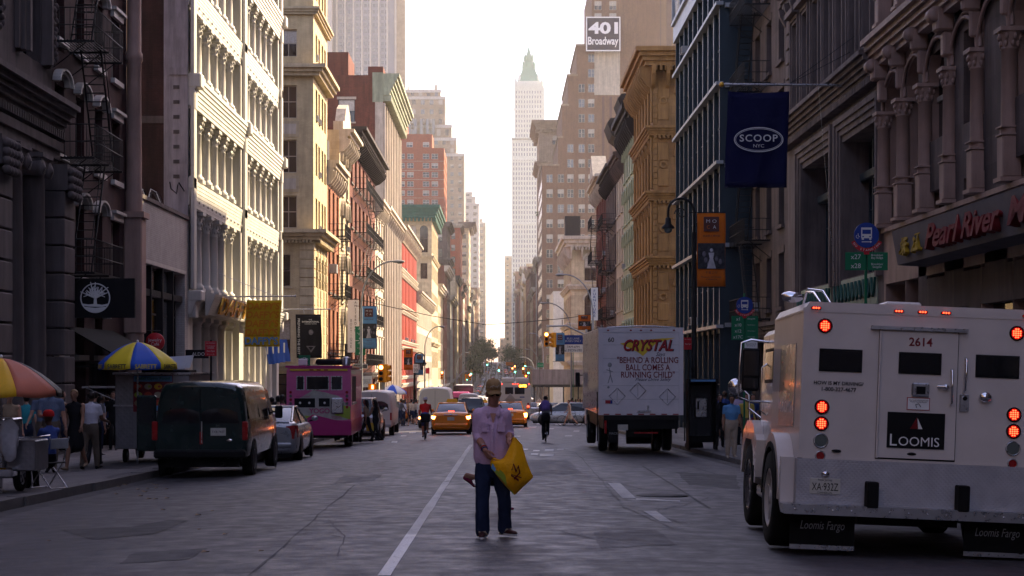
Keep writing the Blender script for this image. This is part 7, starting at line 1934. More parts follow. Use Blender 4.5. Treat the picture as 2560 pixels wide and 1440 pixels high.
# two women crossing in front of the pink truck's neighbours
human('long-haired woman in a grey top crossing left past the pink truck', foot(917, 1107), R(70), 1.66, walk, shirt='c_tan', pants='c_black', hair='hair_dark', hairlen=.35, fem=True, sleeve=.9, leg=1, voxel=.022, skin='skin_tan')
human('long-haired woman in black with a yellow bag crossing beside the silver suv', foot(939, 1106), R(60), 1.64, walk2, shirt='c_black', pants='c_black', hair='hair_dark', hairlen=.35, fem=True, sleeve=0, voxel=.022, skin='skin_tan')
yb = thing('shopping_bag', 'small yellow shopping bag between the two crossing women', 'bag', Vector(foot(926, 1106))+Vector((0,-.2,.45))); q = MB(); q.prism([(-.14,0),(.14,0),(.15,.32),(-.15,.32)],-.05,.05,'yellow'); q.build('bag', yb); q = MB(); q.tube([(-.07,0,.32),(-.06,0,.46),(.06,0,.46),(.07,0,.32)],.006,'yellow',5); q.build('handle', yb)
# woman hidden behind the walking man, one heel kicked up
human('woman almost hidden behind the walking man, only her lifted sandal showing', place(1234, 23.3), R(-88), 1.45, dict(legL=(-4, 98), legR=(12, 6), armL=(10,4,20), armR=(10,4,20), toeL=35), dress='c_black', skin='skin_tan', hair='hair_dark', shoes='c_maroon', leg=.9, fem=True, sleeve=0, voxel=.022)
# ================================================================== street furniture, signs, flags, carts
P('flag_navy', (.007,.008,.045), .85, kind='cloth', amt=.1, scale=2); P('flag_yellow', (.62,.42,.02), .8, kind='cloth', amt=.1); P('flag_orange_t', (.62,.22,.01), .8); P('flag_blue', (.03,.08,.40), .8, kind='cloth', amt=.1)
P('flag_black', (.009,.008,.012), .85, kind='cloth', amt=.1); P('banner_orange', (.60,.15,.015), .75, kind='cloth', amt=.08); P('banner_blue', (.13,.30,.52), .75, kind='cloth', amt=.08); P('photo_grey', (.16,.15,.17), .8, amt=.7, scale=5); P('photo_dark', (.05,.05,.055), .8, amt=.6, scale=7); P('photo_light', (.5,.48,.5), .8, amt=.3, scale=6)
P('sign_brown', (.10,.035,.03), .5); P('awning', (.004,.006,.005), .9, kind='cloth', amt=.2); P('gold', (.75,.42,.06), .3, metal=.6); P('wtext', (.62,.62,.60), .6, amt=.03)
def cloth(q, x0, x1, z0, z1, m, amp=.05, nx=14, nz=14, sk=0, sag=.02, y=0, seed=0, back=True):
    rows = []
    for j in range(nz+1):
        r = []
        for i in range(nx+1):
            u, v = i/nx, j/nz; x = x0+(x1-x0)*u+sk*v+ (math.sin(v*7+seed)*.01); z = z1+(z0-z1)*v-sag*math.sin(math.pi*u)*(1-v)
            r.append(Vector((x, y+amp*(.35+.65*v)*(math.sin(u*8+seed+v*1.5)+.5*math.sin(u*15+v*4+seed)), z)))
        rows.append(r)
    q.loft(rows, m, closed=False, caps=False); return rows
def flat(q, x0, x1, z0, z1, y, m): q.box(x0, x1, y-.012, y, z0, z1, m)
def Wp(px, py, Y): return Vector((PX(px,Y), Y, PZ(py,Y)))
# --- big navy flag
Y = 56.6; t = thing('flag', 'large navy flag with a white double oval hanging from a long pole', 'flag', Wp(1895, 228, Y)); s = FL/Y
q = MB(); cloth(q, -1.02, 1.06, -3.25, 0, 'flag_navy', .075, sk=-.1, sag=.06); o = q.build('cloth', t); md = o.modifiers.new('t','SOLIDIFY'); md.thickness = .006
def ellipse_ring(q, rx, rz, w, y, m, n=40, cx=0, cz=0):
    vs = []; 
    for k in range(n): a = 2*math.pi*k/n; vs += [(cx+rx*math.cos(a), y, cz+rz*math.sin(a)), (cx+(rx-w)*math.cos(a), y, cz+(rz-w)*math.sin(a))]
    q.add(vs, [(2*k, 2*((k+1)%n), 2*((k+1)%n)+1, 2*k+1) for k in range(n)], m)
q = MB(); ellipse_ring(q, .83, .42, .03, -.15, 'wtext', cz=-1.65); ellipse_ring(q, .78, .37, .015, -.15, 'wtext', cz=-1.65); q.build('oval', t)
lettering('SCOOP', 'wtext', t, (0,-.153,-1.60), w=1.28, h=.24, ext=.001, bold=.012, space=1.15); lettering('NYC', 'wtext', t, (0,-.153,-1.86), w=.36, h=.11, ext=.001)
t2 = thing('flag_pole', 'long pale flagpole over the navy flag on the right', 'flagpole', Wp(1808, 211, Y)); q = MB(); q.tube([(0,0,0),(4.5,0,-.03)], .045, 'steel', 8); q.ball((-.05,0,0),(.09,.09,.09),'gold',10); q.build('pole', t2)
q = MB(); q.tube([(2.2,0,0),(4.4,-.1,1.6)], .012, 'iron', 4); q.tube([(2.2,0,0),(4.4,.6,1.2)], .012, 'iron', 4); q.tube([(3.2,0,0),(3.9,.3,-7.5)], .008, 'steel', 4); q.build('guy_wire', t2)
# --- yellow flag
Y = 77.4; t = thing('flag', 'bright yellow flag covered in repeated orange lettering over the left pavement', 'flag', Wp(660, 750, Y))
q = MB(); cloth(q, -.80, .82, -1.68, 0, 'flag_yellow', .05, sk=-.1, seed=2); cloth(q, -.90, .72, -2.15, -1.68, 'flag_yellow', .05, seed=2, nz=4, sag=0); o = q.build('cloth', t); md = o.modifiers.new('t','SOLIDIFY'); md.thickness = .006
for k in range(4): lettering("DAFFY'S", 'flag_orange_t', t, (-.01-.03*k,-.115,-.28-k*.40), w=1.5, h=.33, ext=.001, bold=.03, shear=.1)
lettering("DAFFY'S", 'banner_blue', t, (-.1,-.115,-1.88), w=1.52, h=.36, ext=.001, bold=.03)
t2 = thing('flag_pole', 'pale flagpole holding the yellow flag', 'flagpole', Wp(545, 742, Y)); q = MB(); q.tube([(0,0,0),(3.5,0,.03)], .035, 'steel', 8); q.ball((3.55,0,.03),(.06,.06,.06),'steel',8); q.tube([(.0,0,1.1),(2.6,0,.04)], .012, 'steel', 4); q.build('pole', t2)
# --- black flag
Y = 98; t = thing('flag', 'black flag with white lettering and an inverted triangle near the cream corner tower', 'flag', Wp(771, 790, Y))
q = MB(); cloth(q, -.74, .74, -2.45, 0.1, 'flag_black', .04, sk=.06, seed=4); o = q.build('cloth', t); md = o.modifiers.new('t','SOLIDIFY'); md.thickness = .006
lettering('THE', 'wtext', t, (.12,-.095,-.22), w=.2, ext=.001); lettering('INTERNATIONAL', 'wtext', t, (.14,-.095,-.34), w=1.0, ext=.001, bold=.02); lettering('CULINARY CENTER', 'wtext', t, (.14,-.095,-.46), w=.7, ext=.001)
lettering('PREPARING THE BEST', 'wtext', t, (-.55,-.095,-1.2), w=2.1, h=.13, ext=.001, rot=Matrix.Rotation(R(90),4,'Y'))
q = MB(); q.prism([(-.12,-1.75),(.44,-1.75),(.16,-2.15)], -.10,-.095,'photo_grey'); q.prism([(.0,-1.8),(.32,-1.8),(.16,-2.0)], -.105,-.101,'flag_black'); q.ball((.16,-.09,-.95),(.14,.01,.16),'photo_grey',10); q.build('emblem', t)
t2 = thing('flag_pole', 'pale flagpole holding the black flag', 'flagpole', Wp(703, 773, Y)); q = MB(); q.tube([(0,0,0),(2.9,0,0)], .035, 'steel', 8); q.tube([(1.3,0,0),(1.35,0,-.3)], .012, 'steel', 4); q.build('pole', t2)
# --- four narrow blue banners
for k in range(4):
    t = thing('banner', 'narrow blue and white banner, %s of the four under the yellow flag' % ('leftmost','second from left','third from left','rightmost')[k], 'banner', Wp(668+k*14, 848, 84+k*3.4), 0, 'blue banners along the iron front')
    q = MB(); cloth(q, -.16, .16, -1.25, 0, 'flag_blue', .03, nx=4, nz=6, sk=.22, seed=k); o = q.build('cloth', t); q = MB(); q.box(-.02,.06,-.07,-.06,-.75,-.2,'wtext'); q.build('stripe', t)
# --- tall white vertical banner
Y = 128; t = thing('banner', 'tall white banner with vertical black lettering on the fire escape house', 'banner', Wp(883, 750, Y))
q = MB(); q.box(-.42,.42,-.03,.03,-4.0,0,'white_sign'); q.build('panel', t)
lettering('\n'.join('AMSTERDAM'), 'black', t, (.18,-.04,-1.25), w=.16, h=2.3, ext=.002, align='CENTER', line=1); lettering('\n'.join('BOUTIQUE'), 'black', t, (-.16,-.04,-2.55), w=.16, h=2.2, ext=.002); q = MB(); q.tube([(-.6,0,.05),(.5,0,.05)],.03,'iron',6); q.build('bracket', t)
# --- lamp posts with banners
def banner(label, px, py, Y, w, h, m, dark=False):
    t = thing('banner', label, 'banner', Wp(px, py, Y))
    q = MB(); cloth(q, -w/2, w/2, -h, 0, m, .015, nx=8, nz=8, sag=0); o = q.build('cloth', t); md = o.modifiers.new('t','SOLIDIFY'); md.thickness = .006
    q = MB(); flat(q, -w*.27, w*.27, -h*.25, -h*.05, -.04, 'sign_brown'); q.build('logo_square', t)
    lettering('M O', 'wtext', t, (0,-.058,-h*.11), w=w*.36, h=h*.045, ext=.001); lettering('C', 'banner_orange' if 'orange' in m else 'wtext', t, (-w*.11,-.058,-h*.19), h=h*.045, ext=.001); lettering('A', 'wtext', t, (w*.11,-.058,-h*.19), h=h*.045, ext=.001)
    q = MB(); flat(q, -w*.48, w*.48, -h*.76, -h*.41, -.04, 'photo_dark'); 
    for i in range(7): q.ball((rnd.uniform(-.38,.38)*w,-.055,-h*rnd.uniform(.47,.7)), (w*.07,.004,h*.04), 'photo_grey', 8, None, 4)
    q.prism([(-w*.1,-h*.54),(w*.1,-h*.54),(w*.06,-h*.62),(w*.16,-h*.755),(-w*.16,-h*.755),(-w*.06,-h*.62)], -.062, -.054, 'photo_light'); q.ball((0,-.058,-h*.505),(w*.06,.006,h*.025),'photo_light',8,None,4); q.build('picture', t)
    lettering('美國華人博物館' if w > .8 else 'MOCA', 'sign_brown', t, (0,-.05,-h*.31), w=w*.6, ext=.001); lettering('千里之行', 'sign_brown', t, (0,-.05,-h*.81), w=w*.42, ext=.001); lettering('Museum of Chinese\nin America', 'sign_brown', t, (0,-.05,-h*.885), w=w*.7, ext=.001)
    q = MB(); q.tube([(-w*.8,0,.02),(w/2,0,.02)],.018,'iron',6); q.tube([(-w*.8,0,-h-.02),(w/2,0,-h-.02)],.018,'iron',6); q.build('arm', t); return t
banner('orange museum banner hung from the ornate lamp post on the right', 1778, 533, 54.5, .92, 2.38, 'banner_orange')
banner('light blue museum banner hung on a lamp post on the left past the pink truck', 922, 766, 96, .9, 2.4, 'banner_blue')
banner('small orange museum banner on the ornate post at the far left corner', 1021, 872, 141, .75, 1.75, 'banner_orange'); banner('small light blue museum banner on the ornate post at the far left corner', 1048, 885, 141, .7, 1.75, 'banner_blue')
banner('small orange museum banner above the bus lane sign on the right', 1461, 788, 128, .95, 1.1, 'banner_orange')
banner('pale blue museum banner beside the right hand signal', 1400, 833, 138, .75, 2.3, 'banner_blue')
def crook(label, px, Y, ztop, s=-1, base=True, X=None):
    x = PX(px, Y); g = gx(x, Y); t = thing('ornate_lamp_post', label, 'lamp post', (x, Y, g)); H = ztop-g; m = 'iron'
    q = MB(); q.lathe([(.30,0),(.30,.12),(.24,.2),(.22,.55),(.26,.6),(.17,.7),(.14,1.2),(.18,1.28),(.11,1.4),(.09,2.5),(.12,2.55),(.08,2.65),(.07,H-1.1)], (0,0,0), m, 12)
    for k in range(8): a = k*math.pi/4; q.box(.09,.12,-.015,.015,.75,1.2,m,Matrix.Rotation(a,4,'Z'))
    q.build('post', t)
    q = MB(); r = .42; pts = [(0,0,H-1.1)]+[(s*(r-r*math.cos(a)), 0, H-r+r*math.sin(a)) for a in [math.pi*i/12 for i in range(13)]]+[(s*2*r,0,H-.62)]
    q.tube(pts, .04, m, 8); q.tube([(s*(.42+.22*math.cos(a)*(1-a/9)),0,H-.5+.22*math.sin(a)*(1-a/9)) for a in [i*.5 for i in range(15)]], .02, m, 5); q.build('crook', t)
    q = MB(); q.lathe([(.03,.0),(.09,-.05),(.10,-.22),(.2,-.32),(.21,-.37)], (s*2*r,0,H-.6), m, 14); q.build('lamp_shade', t)
    q = MB(); q.ball((s*2*r,0,H-1.0),(.14,.14,.13),'lens_grey',12); q.build('lamp', t); return t
crook('ornate black crook lamp post carrying the orange banner beside the phone booth', 1735, 54.5, 5.5)
crook('ornate black crook lamp post at the far left corner with a speed sign', 1036, 141, 1.3, 1)
def cobra(label, pxp, Y, pxh, pyh, group='cobra head street lights'):
    x = PX(pxp, Y); g = gx(x, Y); t = thing('street_light', label, 'street light', (x, Y, g), 0, group); xh = PX(pxh, Y)-x; zh = PZ(pyh, Y)-g
    q = MB(); q.tube([(0,0,0),(0,0,.9),(0,0,zh*.72)], [.13,.09,.07], 'grey_paint', 8); q.build('pole', t)
    q = MB(); pts = [(xh*(1-math.cos(a))**1.1, 0, zh*.72+(zh*.28)*math.sin(a)) for a in [math.pi/2*i/9 for i in range(10)]]; q.tube(pts, .045, 'grey_paint', 8); q.build('arm', t)
    q = MB(); sg_ = 1 if xh > 0 else -1; q.ball((xh+sg_*.25,0,zh-.02),(.36,.15,.085),'grey_paint',12); q.ball((xh+sg_*.32,0,zh-.07),(.2,.11,.07),'lens_grey',10); q.build('lamp_head', t)
for a in (('grey cobra street light over the road by the blue museum banner', 903, 92, 985, 653), ('grey cobra street light rising behind the taxi on the left', 1062, 170, 1098, 816), ('small far cobra street light left of the open gap', 1142, 295, 1165, 881),
          ('grey cobra street light above the signals on the right, highest of them', 1482, 115, 1410, 686), ('grey cobra street light second from the top on the right', 1428, 149, 1366, 757), ('far cobra street light third down on the right', 1358, 245, 1332, 833), ('farthest cobra street light on the right beside the green lights', 1346, 278, 1320, 873), ('grey cobra street light lower right behind the city bus', 1336, 310, 1308, 893)): cobra(*a)
# --- traffic signals
def signal(t, x, y, z, lit, s=1., rz=0):
    q = MB(); M = Matrix.Translation((x,y,z)) @ Matrix.Rotation(rz,4,'Z') @ Matrix.Scale(s,4)
    q.box(-.17,.17,-.05,.2,-.52,.52,'yellow_signal',M,.03)
    for k,(zz) in enumerate((.33,0,-.33)):
        q.lathe([(.13,-.052),(.14,-.22),(.135,-.22),(.125,-.052)],(0,0,zz),'yellow_signal',12,M,True,1,'y',0,math.pi*2)
    o = q.build('signal_head', t)
    for k,(zz,nm) in enumerate(((.33,'red_hot'),(0,'amber_lamp'),(-.33,'green_lamp'))):
        q = MB(); q.ball((0,-.06,zz),(.115,.03,.115), nm if lit == k else 'black',12,M,6); q.build('lens', o)
    return o
def sigpost(label, pxp, Y, heads, arm=None, ped=None):
    x = PX(pxp, Y); g = gx(x, Y); t = thing('traffic_light', label, 'traffic light', (x, Y, g))
    top = max(PZ(h[1], Y) for h in heads)-g+.6
    q = MB(); q.tube([(0,0,0),(0,0,top+.1)], [.11,.07], 'grey_paint', 8); q.build('pole', t)
    if arm: q = MB(); q.tube([(0,0,PZ(arm[3],Y)-g),((PX(arm[0],Y)-x)*.5,0,PZ(arm[1],Y)-g+.05),(PX(arm[0],Y)-x,0,PZ(arm[1],Y)-g)], .06, 'grey_paint', 8); q.build('mast_arm', t)
    for (px, py, lit, rz) in heads: signal(t, PX(px,Y)-x, -.1, PZ(py,Y)-g, lit, 1, rz)
    if ped:
        q = MB(); q.box(-.25,.25,-.1,.1,-.2,.2,'yellow_signal',Matrix.Translation((PX(ped[0],Y)-x,-.1,PZ(ped[1],Y)-g)),.02); o = q.build('pedestrian_signal', t)
        q = MB(); M = Matrix.Translation((PX(ped[0],Y)-x,-.1,PZ(ped[1],Y)-g)); q.box(-.05,.05,-.12,-.101,-.09,.06,'red_hot',M)
        for k in range(4): q.box(-.05+k*.027,-.035+k*.027,-.12,-.101,.06,.12,'red_hot',M)
        q.build('red_hand', o)
sigpost('yellow traffic light showing red on the left corner past the pink truck', 958, 96, [(953, 933, 0, 0), (968, 933, -1, R(70))], ped=(932, 968))
sigpost('yellow traffic light showing red on a mast arm above the road on the right', 1466, 118, [(1366, 848, 0, 0), (1382, 850, -1, R(-60))], arm=(1366, 816, 0, 838))
sigpost('far traffic light showing red on the left beyond the junction', 1110, 215, [(1105, 938, 0, 0)])
sigpost('far yellow traffic light pair hanging left of the cap of the walking man', 1142, 260, [(1166, 944, 2, R(50)), (1175, 943, 0, 0)], arm=(1170, 930, 0, 945))
sigpost('far yellow traffic light showing red beside the roof of the city bus', 1342, 255, [(1308, 927, 0, 0), (1314, 940, 1, R(20))], arm=(1308, 917, 0, 925))
for px, py, lit, lab in ((1313, 911, 2, 'tiny green signal above the city bus, nearest the right poles'), (1321, 928, 2, 'tiny green signal right of the lit red one over the bus'), (1288, 926, 2, 'tiny green signal left of the red pair over the bus'), (1247, 922, 2, 'tiny green signal at the middle of the far road'), (1218, 908, 2, 'tiny green signal against the dark trees'), (1178, 931, 2, 'tiny green signal over the left far pavement'), (1287, 920, 0, 'tiny red signal, upper of the red pair over the far road'), (1281, 925, 0, 'tiny red signal, lower of the red pair over the far road')):
    Yf = 420.; t = thing('traffic_light', lab, 'traffic light', (PX(px, Yf), Yf, gz(Yf))); q = MB(); q.tube([(0,0,0),(0,0,PZ(py,Yf)-gz(Yf))], .08, 'grey_paint', 5); q.build('pole', t)
    signal(t, 0, -.1, PZ(py,Yf)-gz(Yf), lit, 1.25)
# --- street signs on posts
def post_sign(label, px, py_top, Y, name='street_sign', cat='sign', below=True):
    x = PX(px, Y); g = gx(x, Y); t = thing(name, label, cat, (x, Y, g)); q = MB(); q.tube([(0,.03,0),(0,.03,PZ(py_top,Y)-g)], .03, 'green_sign' if 'bus' in label else 'iron', 6); q.build('post', t); return t, (lambda py: PZ(py,Y)-g), FL/Y
def plate(t, x0, x1, z0, z1, m, name='plate', y=-.03): q = MB(); q.box(x0,x1,y-.012,y,z0,z1,m,None,.004); return q.build(name, t)
def busstop(label, px, Y, yd, routes, dest, x0, x1, ya, yb, mid):
    t, z, s = post_sign(label, px, yd-30, Y); r = .235
    q = MB(); q.lathe([(r,0),(r,-.015)],(0,-.03,z(yd)),'blue_sign',28,axis='y'); q.disc((0,-.045,z(yd)),r,'blue_sign',seg=28); o = q.build('round_plate', t)
    q = MB(); zc = z(yd)
    q.box(-.10,.10,-.052,-.046,zc-.06,zc+.14,'wtext'); q.box(-.08,.08,-.056,-.0525,zc+.02,zc+.10,'blue_sign'); q.box(-.08,-.05,-.056,-.0525,zc-.04,zc-.02,'blue_sign'); q.box(.05,.08,-.056,-.0525,zc-.04,zc-.02,'blue_sign')
    q.box(-.09,-.05,-.052,-.046,zc-.09,zc-.0605,'wtext'); q.box(.05,.09,-.052,-.046,zc-.09,zc-.0605,'wtext'); q.box(-.09,.07,-.052,-.046,zc-.135,zc-.12,'wtext'); q.prism([(.07,zc-.15),(.07,zc-.105),(.10,zc-.1275)],-.052,-.046,'wtext')
    q.tube([(-.16,-.05,zc+.03),(-.155,-.05,zc-.02),(-.13,-.05,zc-.03)],.006,'wtext',5); q.tube([(-.165+.03*math.cos(a),-.05,zc-.03+.03*math.sin(a)) for a in [R(120+i*25) for i in range(9)]],.005,'wtext',4); q.build('bus_symbol', o)
    q = MB(); vs = []; n = 10
    for i in range(n+1): a = R(205+130*i/n); vs += [(r*1.05*math.cos(a),-.05,zc+r*1.05*math.sin(a)),(r*1.36*math.cos(a),-.05,zc+r*1.36*math.sin(a))]
    q.add(vs, [(2*i,2*i+2,2*i+3,2*i+1) for i in range(n)], 'red_sign'); q.box(-.05,.05,-.05,-.04,zc-r*1.55,zc-r*1.3,'red_sign'); o2 = q.build('no_standing_band', t)
    for i, chh in enumerate('NO STANDING'):
        a = R(215+110*i/10); 
        if chh != ' ': lettering(chh, 'wtext', o2, (r*1.2*math.cos(a),-.053,zc+r*1.2*math.sin(a)), h=.04, ext=.0008, rot=Matrix.Rotation(-(a-R(270)),4,'Y'))
    a_ = plate(t, x0, mid-.02, z(yb), z(ya), 'green_sign', 'route_plate'); b_ = plate(t, mid+.02, x1, z(yb), z(ya), 'green_sign', 'route_plate')
    n = len(routes); H_ = z(ya)-z(yb)
    for i, rr in enumerate(routes):
        zz_ = z(ya)-H_*(i+.5)/n; lettering(rr, 'wtext', a_, ((x0+mid)/2,-.046,zz_), h=H_/n*.52, ext=.0008); lettering(dest[i], 'wtext', b_, ((x1+mid)/2+.0,-.046,zz_), w=(x1-mid)*.55, ext=.0008)
    return t, z
busstop('bus stop sign with routes x27 and x28 in front of the arcaded shop', 2165, 31.5, 588, ['x27','x28'], ['Brooklyn/\nBay Ridge','Brooklyn/\nSeagate'], -.40, .40, 631, 676, .0)
t, z = busstop('bus stop sign with four green route rows left of the armored truck', 1861, 47, 763, ['x1','x10','x12','x17C'], ['Eltingville','Port Richmond','Mariners Harbor','Arden Heights'], -.37, .38, 790, 850, .0)
pp = plate(t, .0, .36, z(872), z(853), 'white_sign', 'place_plate'); lettering('Broadway &\nBroome St', 'black', pp, (.18,-.046,z(862)), w=.27, ext=.0008)
def small(label, px, Y, ytop, items):
    t, z, s = post_sign(label, px, ytop, Y); x = PX(px, Y)
    for (a, b, c, d, m, txt, tm) in items:
        o = plate(t, PX(a,Y)-x, PX(b,Y)-x, z(d), z(c), m)
        if txt: 
            for j, (s_, fy, fw) in enumerate(txt): lettering(s_, tm, o, ((PX(a,Y)+PX(b,Y))/2-x, -.047, z(c+(d-c)*fy)), w=(PX(b,Y)-PX(a,Y))*fw, ext=.001)
    return t, z, x
small('red no standing sign on a thin post behind the blue and yellow umbrella', 527, 43, 850, [(513,542,853,890,'red_sign',[('NO STANDING',.13,.8),('EXCEPT TRUCKS\nLOADING &\nUNLOADING',.4,.75),('7am-7pm',.68,.7),('←——→',.88,.6)],'wtext')])
def bike(q, cx, cz, r, y, m='wtext'):
    for s in (-1,1): q.tube([(cx+s*r*1.05+r*.62*math.cos(a),y,cz+r*.62*math.sin(a)) for a in [2*math.pi*k/10 for k in range(11)]], r*.09, m, 4)
    q.tube([(cx-r*1.05,y,cz),(cx-r*.45,y,cz+r*.85),(cx+r*.6,y,cz+r*.85),(cx+r*1.05,y,cz)], r*.09, m, 4); q.tube([(cx-r*.45,y,cz+r*.85),(cx,y,cz),(cx+r*.6,y,cz+r*.85)], r*.09, m, 4)
t, z, x = small('green bicycle route sign above the pink truck', 761, 68, 886, [(747,776,888,915,'green_sign',None,None)]); q = MB(); bike(q, 0, z(899), .09, -.046); q.build('bicycle_symbol', t); lettering('Manhattan Bridge', 'wtext', t, (0,-.046,z(911)), w=.36, ext=.001)
t, z, x = small('pair of green bicycle direction signs with arrows under the light blue banner', 901, 96.5, 813, [(888,914,816,851,'green_sign',[('Manhattan\nBridge',.55,.6),('←',.86,.3)],'wtext'),(888,914,852,888,'green_sign',[('Williamsburg\nBridge',.55,.6),('←',.86,.3)],'wtext')])
q = MB(); bike(q, 0, z(822), .08, -.05); bike(q, 0, z(858), .08, -.05); q.build('bicycle_symbol', t)
small('brown Grand St street name sign over a black one way sign', 905, 101, 896, [(866,895,898,908,'sign_brown',[('GRAND ST',.5,.85)],'wtext'),(883,919,910,921,'white_sign',None,None),(884.5,917.5,911,920,'black',[('← ONE WAY',.5,.85)],'wtext'),(883,898,934,956,'red_sign',[('NO\nPARKING',.5,.7)],'wtext'),(905,930,940,968,'white_sign',[('CHINATOWN\nCANAL ST\nPARKING\n24 HOURS',.5,.85)],'black')])
small('white speed limit 30 sign on the far left corner', 1040, 140, 908, [(1033,1046,910,932,'white_sign',[('SPEED\nLIMIT',.25,.6),('30',.68,.75)],'black')])
t, z, x = small('blue and white bus lane sign on the right before the cream corner building', 1433, 140, 836, [(1408,1458,838,861,'blue_sign',[('BUS LANE\nBUSES ONLY',.5,.8)],'wtext'),(1408,1458,861.5,881,'white_sign',[('7AM-6PM',.28,.62),('↙ MON-FRI',.73,.85)],'black')])
small('red no standing sign half hidden behind the box truck', 1722, 58, 841, [(1709,1731,844,874,'red_sign',[('NO STANDING',.15,.8),('7am-7pm',.55,.7)],'wtext')])
small('green street name sign far ahead above the shed', 1350, 200, 905, [(1343,1359,907,918,'green_sign',[('Howard St',.5,.8)],'wtext')])
small('small red sign above the crowd left of the city bus', 1072, 190, 918, [(1064,1074,920,934,'red_sign',None,None)])
# vertical white shop banner on the right
Y = 118; t = thing('banner', 'narrow white vertical shop banner with dark lettering beside the green iron front', 'banner', Wp(1486, 719, Y)); q = MB(); q.box(-.24,.24,-.03,.03,-2.3,0,'white_sign'); q.build('panel', t); lettering('\n'.join('FURNITURE'), 'blue_sign', t, (0,-.04,-1.1), w=.2, h=1.9, ext=.002)
# overhead cable
t = thing('overhead_wire', 'thin black cable sagging across the street between the left and right roofs', 'cable', Wp(944, 760, 150)); w0 = Wp(944,760,150); q = MB()
q.tube([Wp(px,py,150)-w0 for px, py in ((800,725),(944,760),(1080,790),(1215,812),(1300,806),(1400,797),(1520,782))], .03, 'black', 4); q.build('cable', t)
# --- left shop signs
Y = 49.2; t = thing('shop_sign', 'large black projecting sign with a round white tree emblem over the left pavement', 'sign', (-11.85, Y, PZ(745,Y))); q = MB(); q.box(-1.15,1.15,0,.14,-.58,.58,'black',None,.01); q.build('panel', t)
q = MB(); ellipse_ring(q, .44, .44, .035, -.012, 'wtext', 40)
q.prism([(-.05,-.18),(-.035,.02),(-.02,.1),(.02,.1),(.035,.02),(.05,-.18)], -.014, -.004, 'wtext')
for i in range(9):
    a = R(18+18*i); l = .33+.08*math.sin(i*1.7); p1 = (l*.55*math.cos(a+.1), -.01, .02+l*.55*math.sin(a)); p2 = (l*1.15*math.cos(a), -.01, .04+l*1.15*math.sin(a))
    q.tube([(0,-.01,.0), p1, p2], [.03,.024,.012], 'wtext', 5); q.tube([p1, (p1[0]+.14*math.cos(a+.7),-.01,p1[2]+.14*math.sin(a+.7))], [.018,.01], 'wtext', 5); q.tube([p1, (p1[0]+.13*math.cos(a-.7),-.01,p1[2]+.13*math.sin(a-.7))], [.018,.01], 'wtext', 5)
q.prism([(-.40,-.16),(-.2,-.19),(0,-.17),(.2,-.20),(.40,-.16),(.38,-.22),(.2,-.26),(-.2,-.25),(-.38,-.22)], -.014, -.004, 'wtext'); q.prism([(-.36,-.25),(0,-.29),(.36,-.25),(.28,-.34),(0,-.43),(-.28,-.34)], -.016, -.004, 'wtext'); q.build('emblem', t)
t = thing('awning', 'dark sloping shop awning under the black tree emblem sign', 'awning', (-13, 50.3, 0)); q = MB(); q.prism([(0,1.25),(1.45,.42),(1.45,.05),(1.41,.05),(1.41,.40),(0,1.2)], 0, 6.2, 'awning', Matrix.Identity(4)); q.build('canvas', t); lettering('timberland.com', 'wtext', t, (1.46,1.9,.22), w=1.7, h=.2, face='+x', ext=.002); 
q = MB(); q.tube([(0,.1,.05),(1.4,.1,.05)],.02,'iron',5); q.tube([(0,6.1,.05),(1.4,6.1,.05)],.02,'iron',5); q.build('frame', t)
Y = 61.8; t = thing('shop_sign', 'round dark red hanging sign reading Jewelry Cafe behind the umbrella', 'sign', Wp(388, 855, Y)); q = MB(); q.lathe([(0,.06),(.34,.06),(.34,-.06),(0,-.06)],(0,0,0),'red_sign',30,axis='y'); q.build('disc', t); lettering('Jewelry\nCafé', 'wtext', t, (0,-.065,0), w=.5, ext=.002); q = MB(); q.tube([(-.5,0,.42),(.2,0,.42),(.0,0,.36)],.02,'iron',5); q.build('bracket', t)
Y = 66; t = thing('shop_sign', 'small black blade sign with white letters beside the red no standing sign', 'sign', Wp(492, 885, Y)); q = MB(); q.box(-.45,.45,0,.12,-.17,.17,'black',None,.01); q.build('panel', t); lettering('ALDO', 'wtext', t, (.06,-.005,0), w=.5, h=.13, ext=.002)
t = thing('shop_sign', "gold capital letters on the sloping fascia over the iron front's shop windows", 'sign', (-13, 71.5, 2.3)); q = MB(); q.prism([(.46,-.05),(.56,-.05),(.90,.85),(.46,.95)], 0, 15, 'iron_white', Matrix.Identity(4))
for k in range(9): q.box(.56+.037*k,.59+.037*k,.01,14.99,k*.095,k*.095+.03,'iron_white')
q.build('fascia', t); lettering("DAFFY'S", 'gold', t, (.82,6.6,.42), w=9.6, h=.8, face='+x', ext=.02, bold=.02, rot=Matrix.Rotation(R(18),4,'Y'))
# --- phone booth
x = PX(1742, 52.5); t = thing('phone_booth', 'black phone kiosk with a blue strip at the foot of the ornate lamp post', 'phone booth', (x+.15, 52.5, gx(x, 52.5))); q = MB()
for a in ((-.45,-.41,-.4,.4,0,2.1),(.41,.45,-.4,.4,0,2.1),(-.45,.45,-.4,.4,2.101,2.2),(-.41,.41,.36,.4,.2,2.1)): q.box(*a,'black')
q.build('cabinet', t); q = MB(); q.box(-.38,.38,-.415,-.401,2.12,2.18,'banner_blue'); q.build('light_strip', t); q = MB(); q.box(-.18,.18,.1,.35,1.0,1.6,'steel',None,.02); q.tube([(-.1,.05,1.5),(-.1,.05,1.25)],.03,'black',6); q.build('telephone', t); q = MB(); q.box(-.40,.40,.34,.358,.4,2.0,'glass'); q.build('back_glass', t)
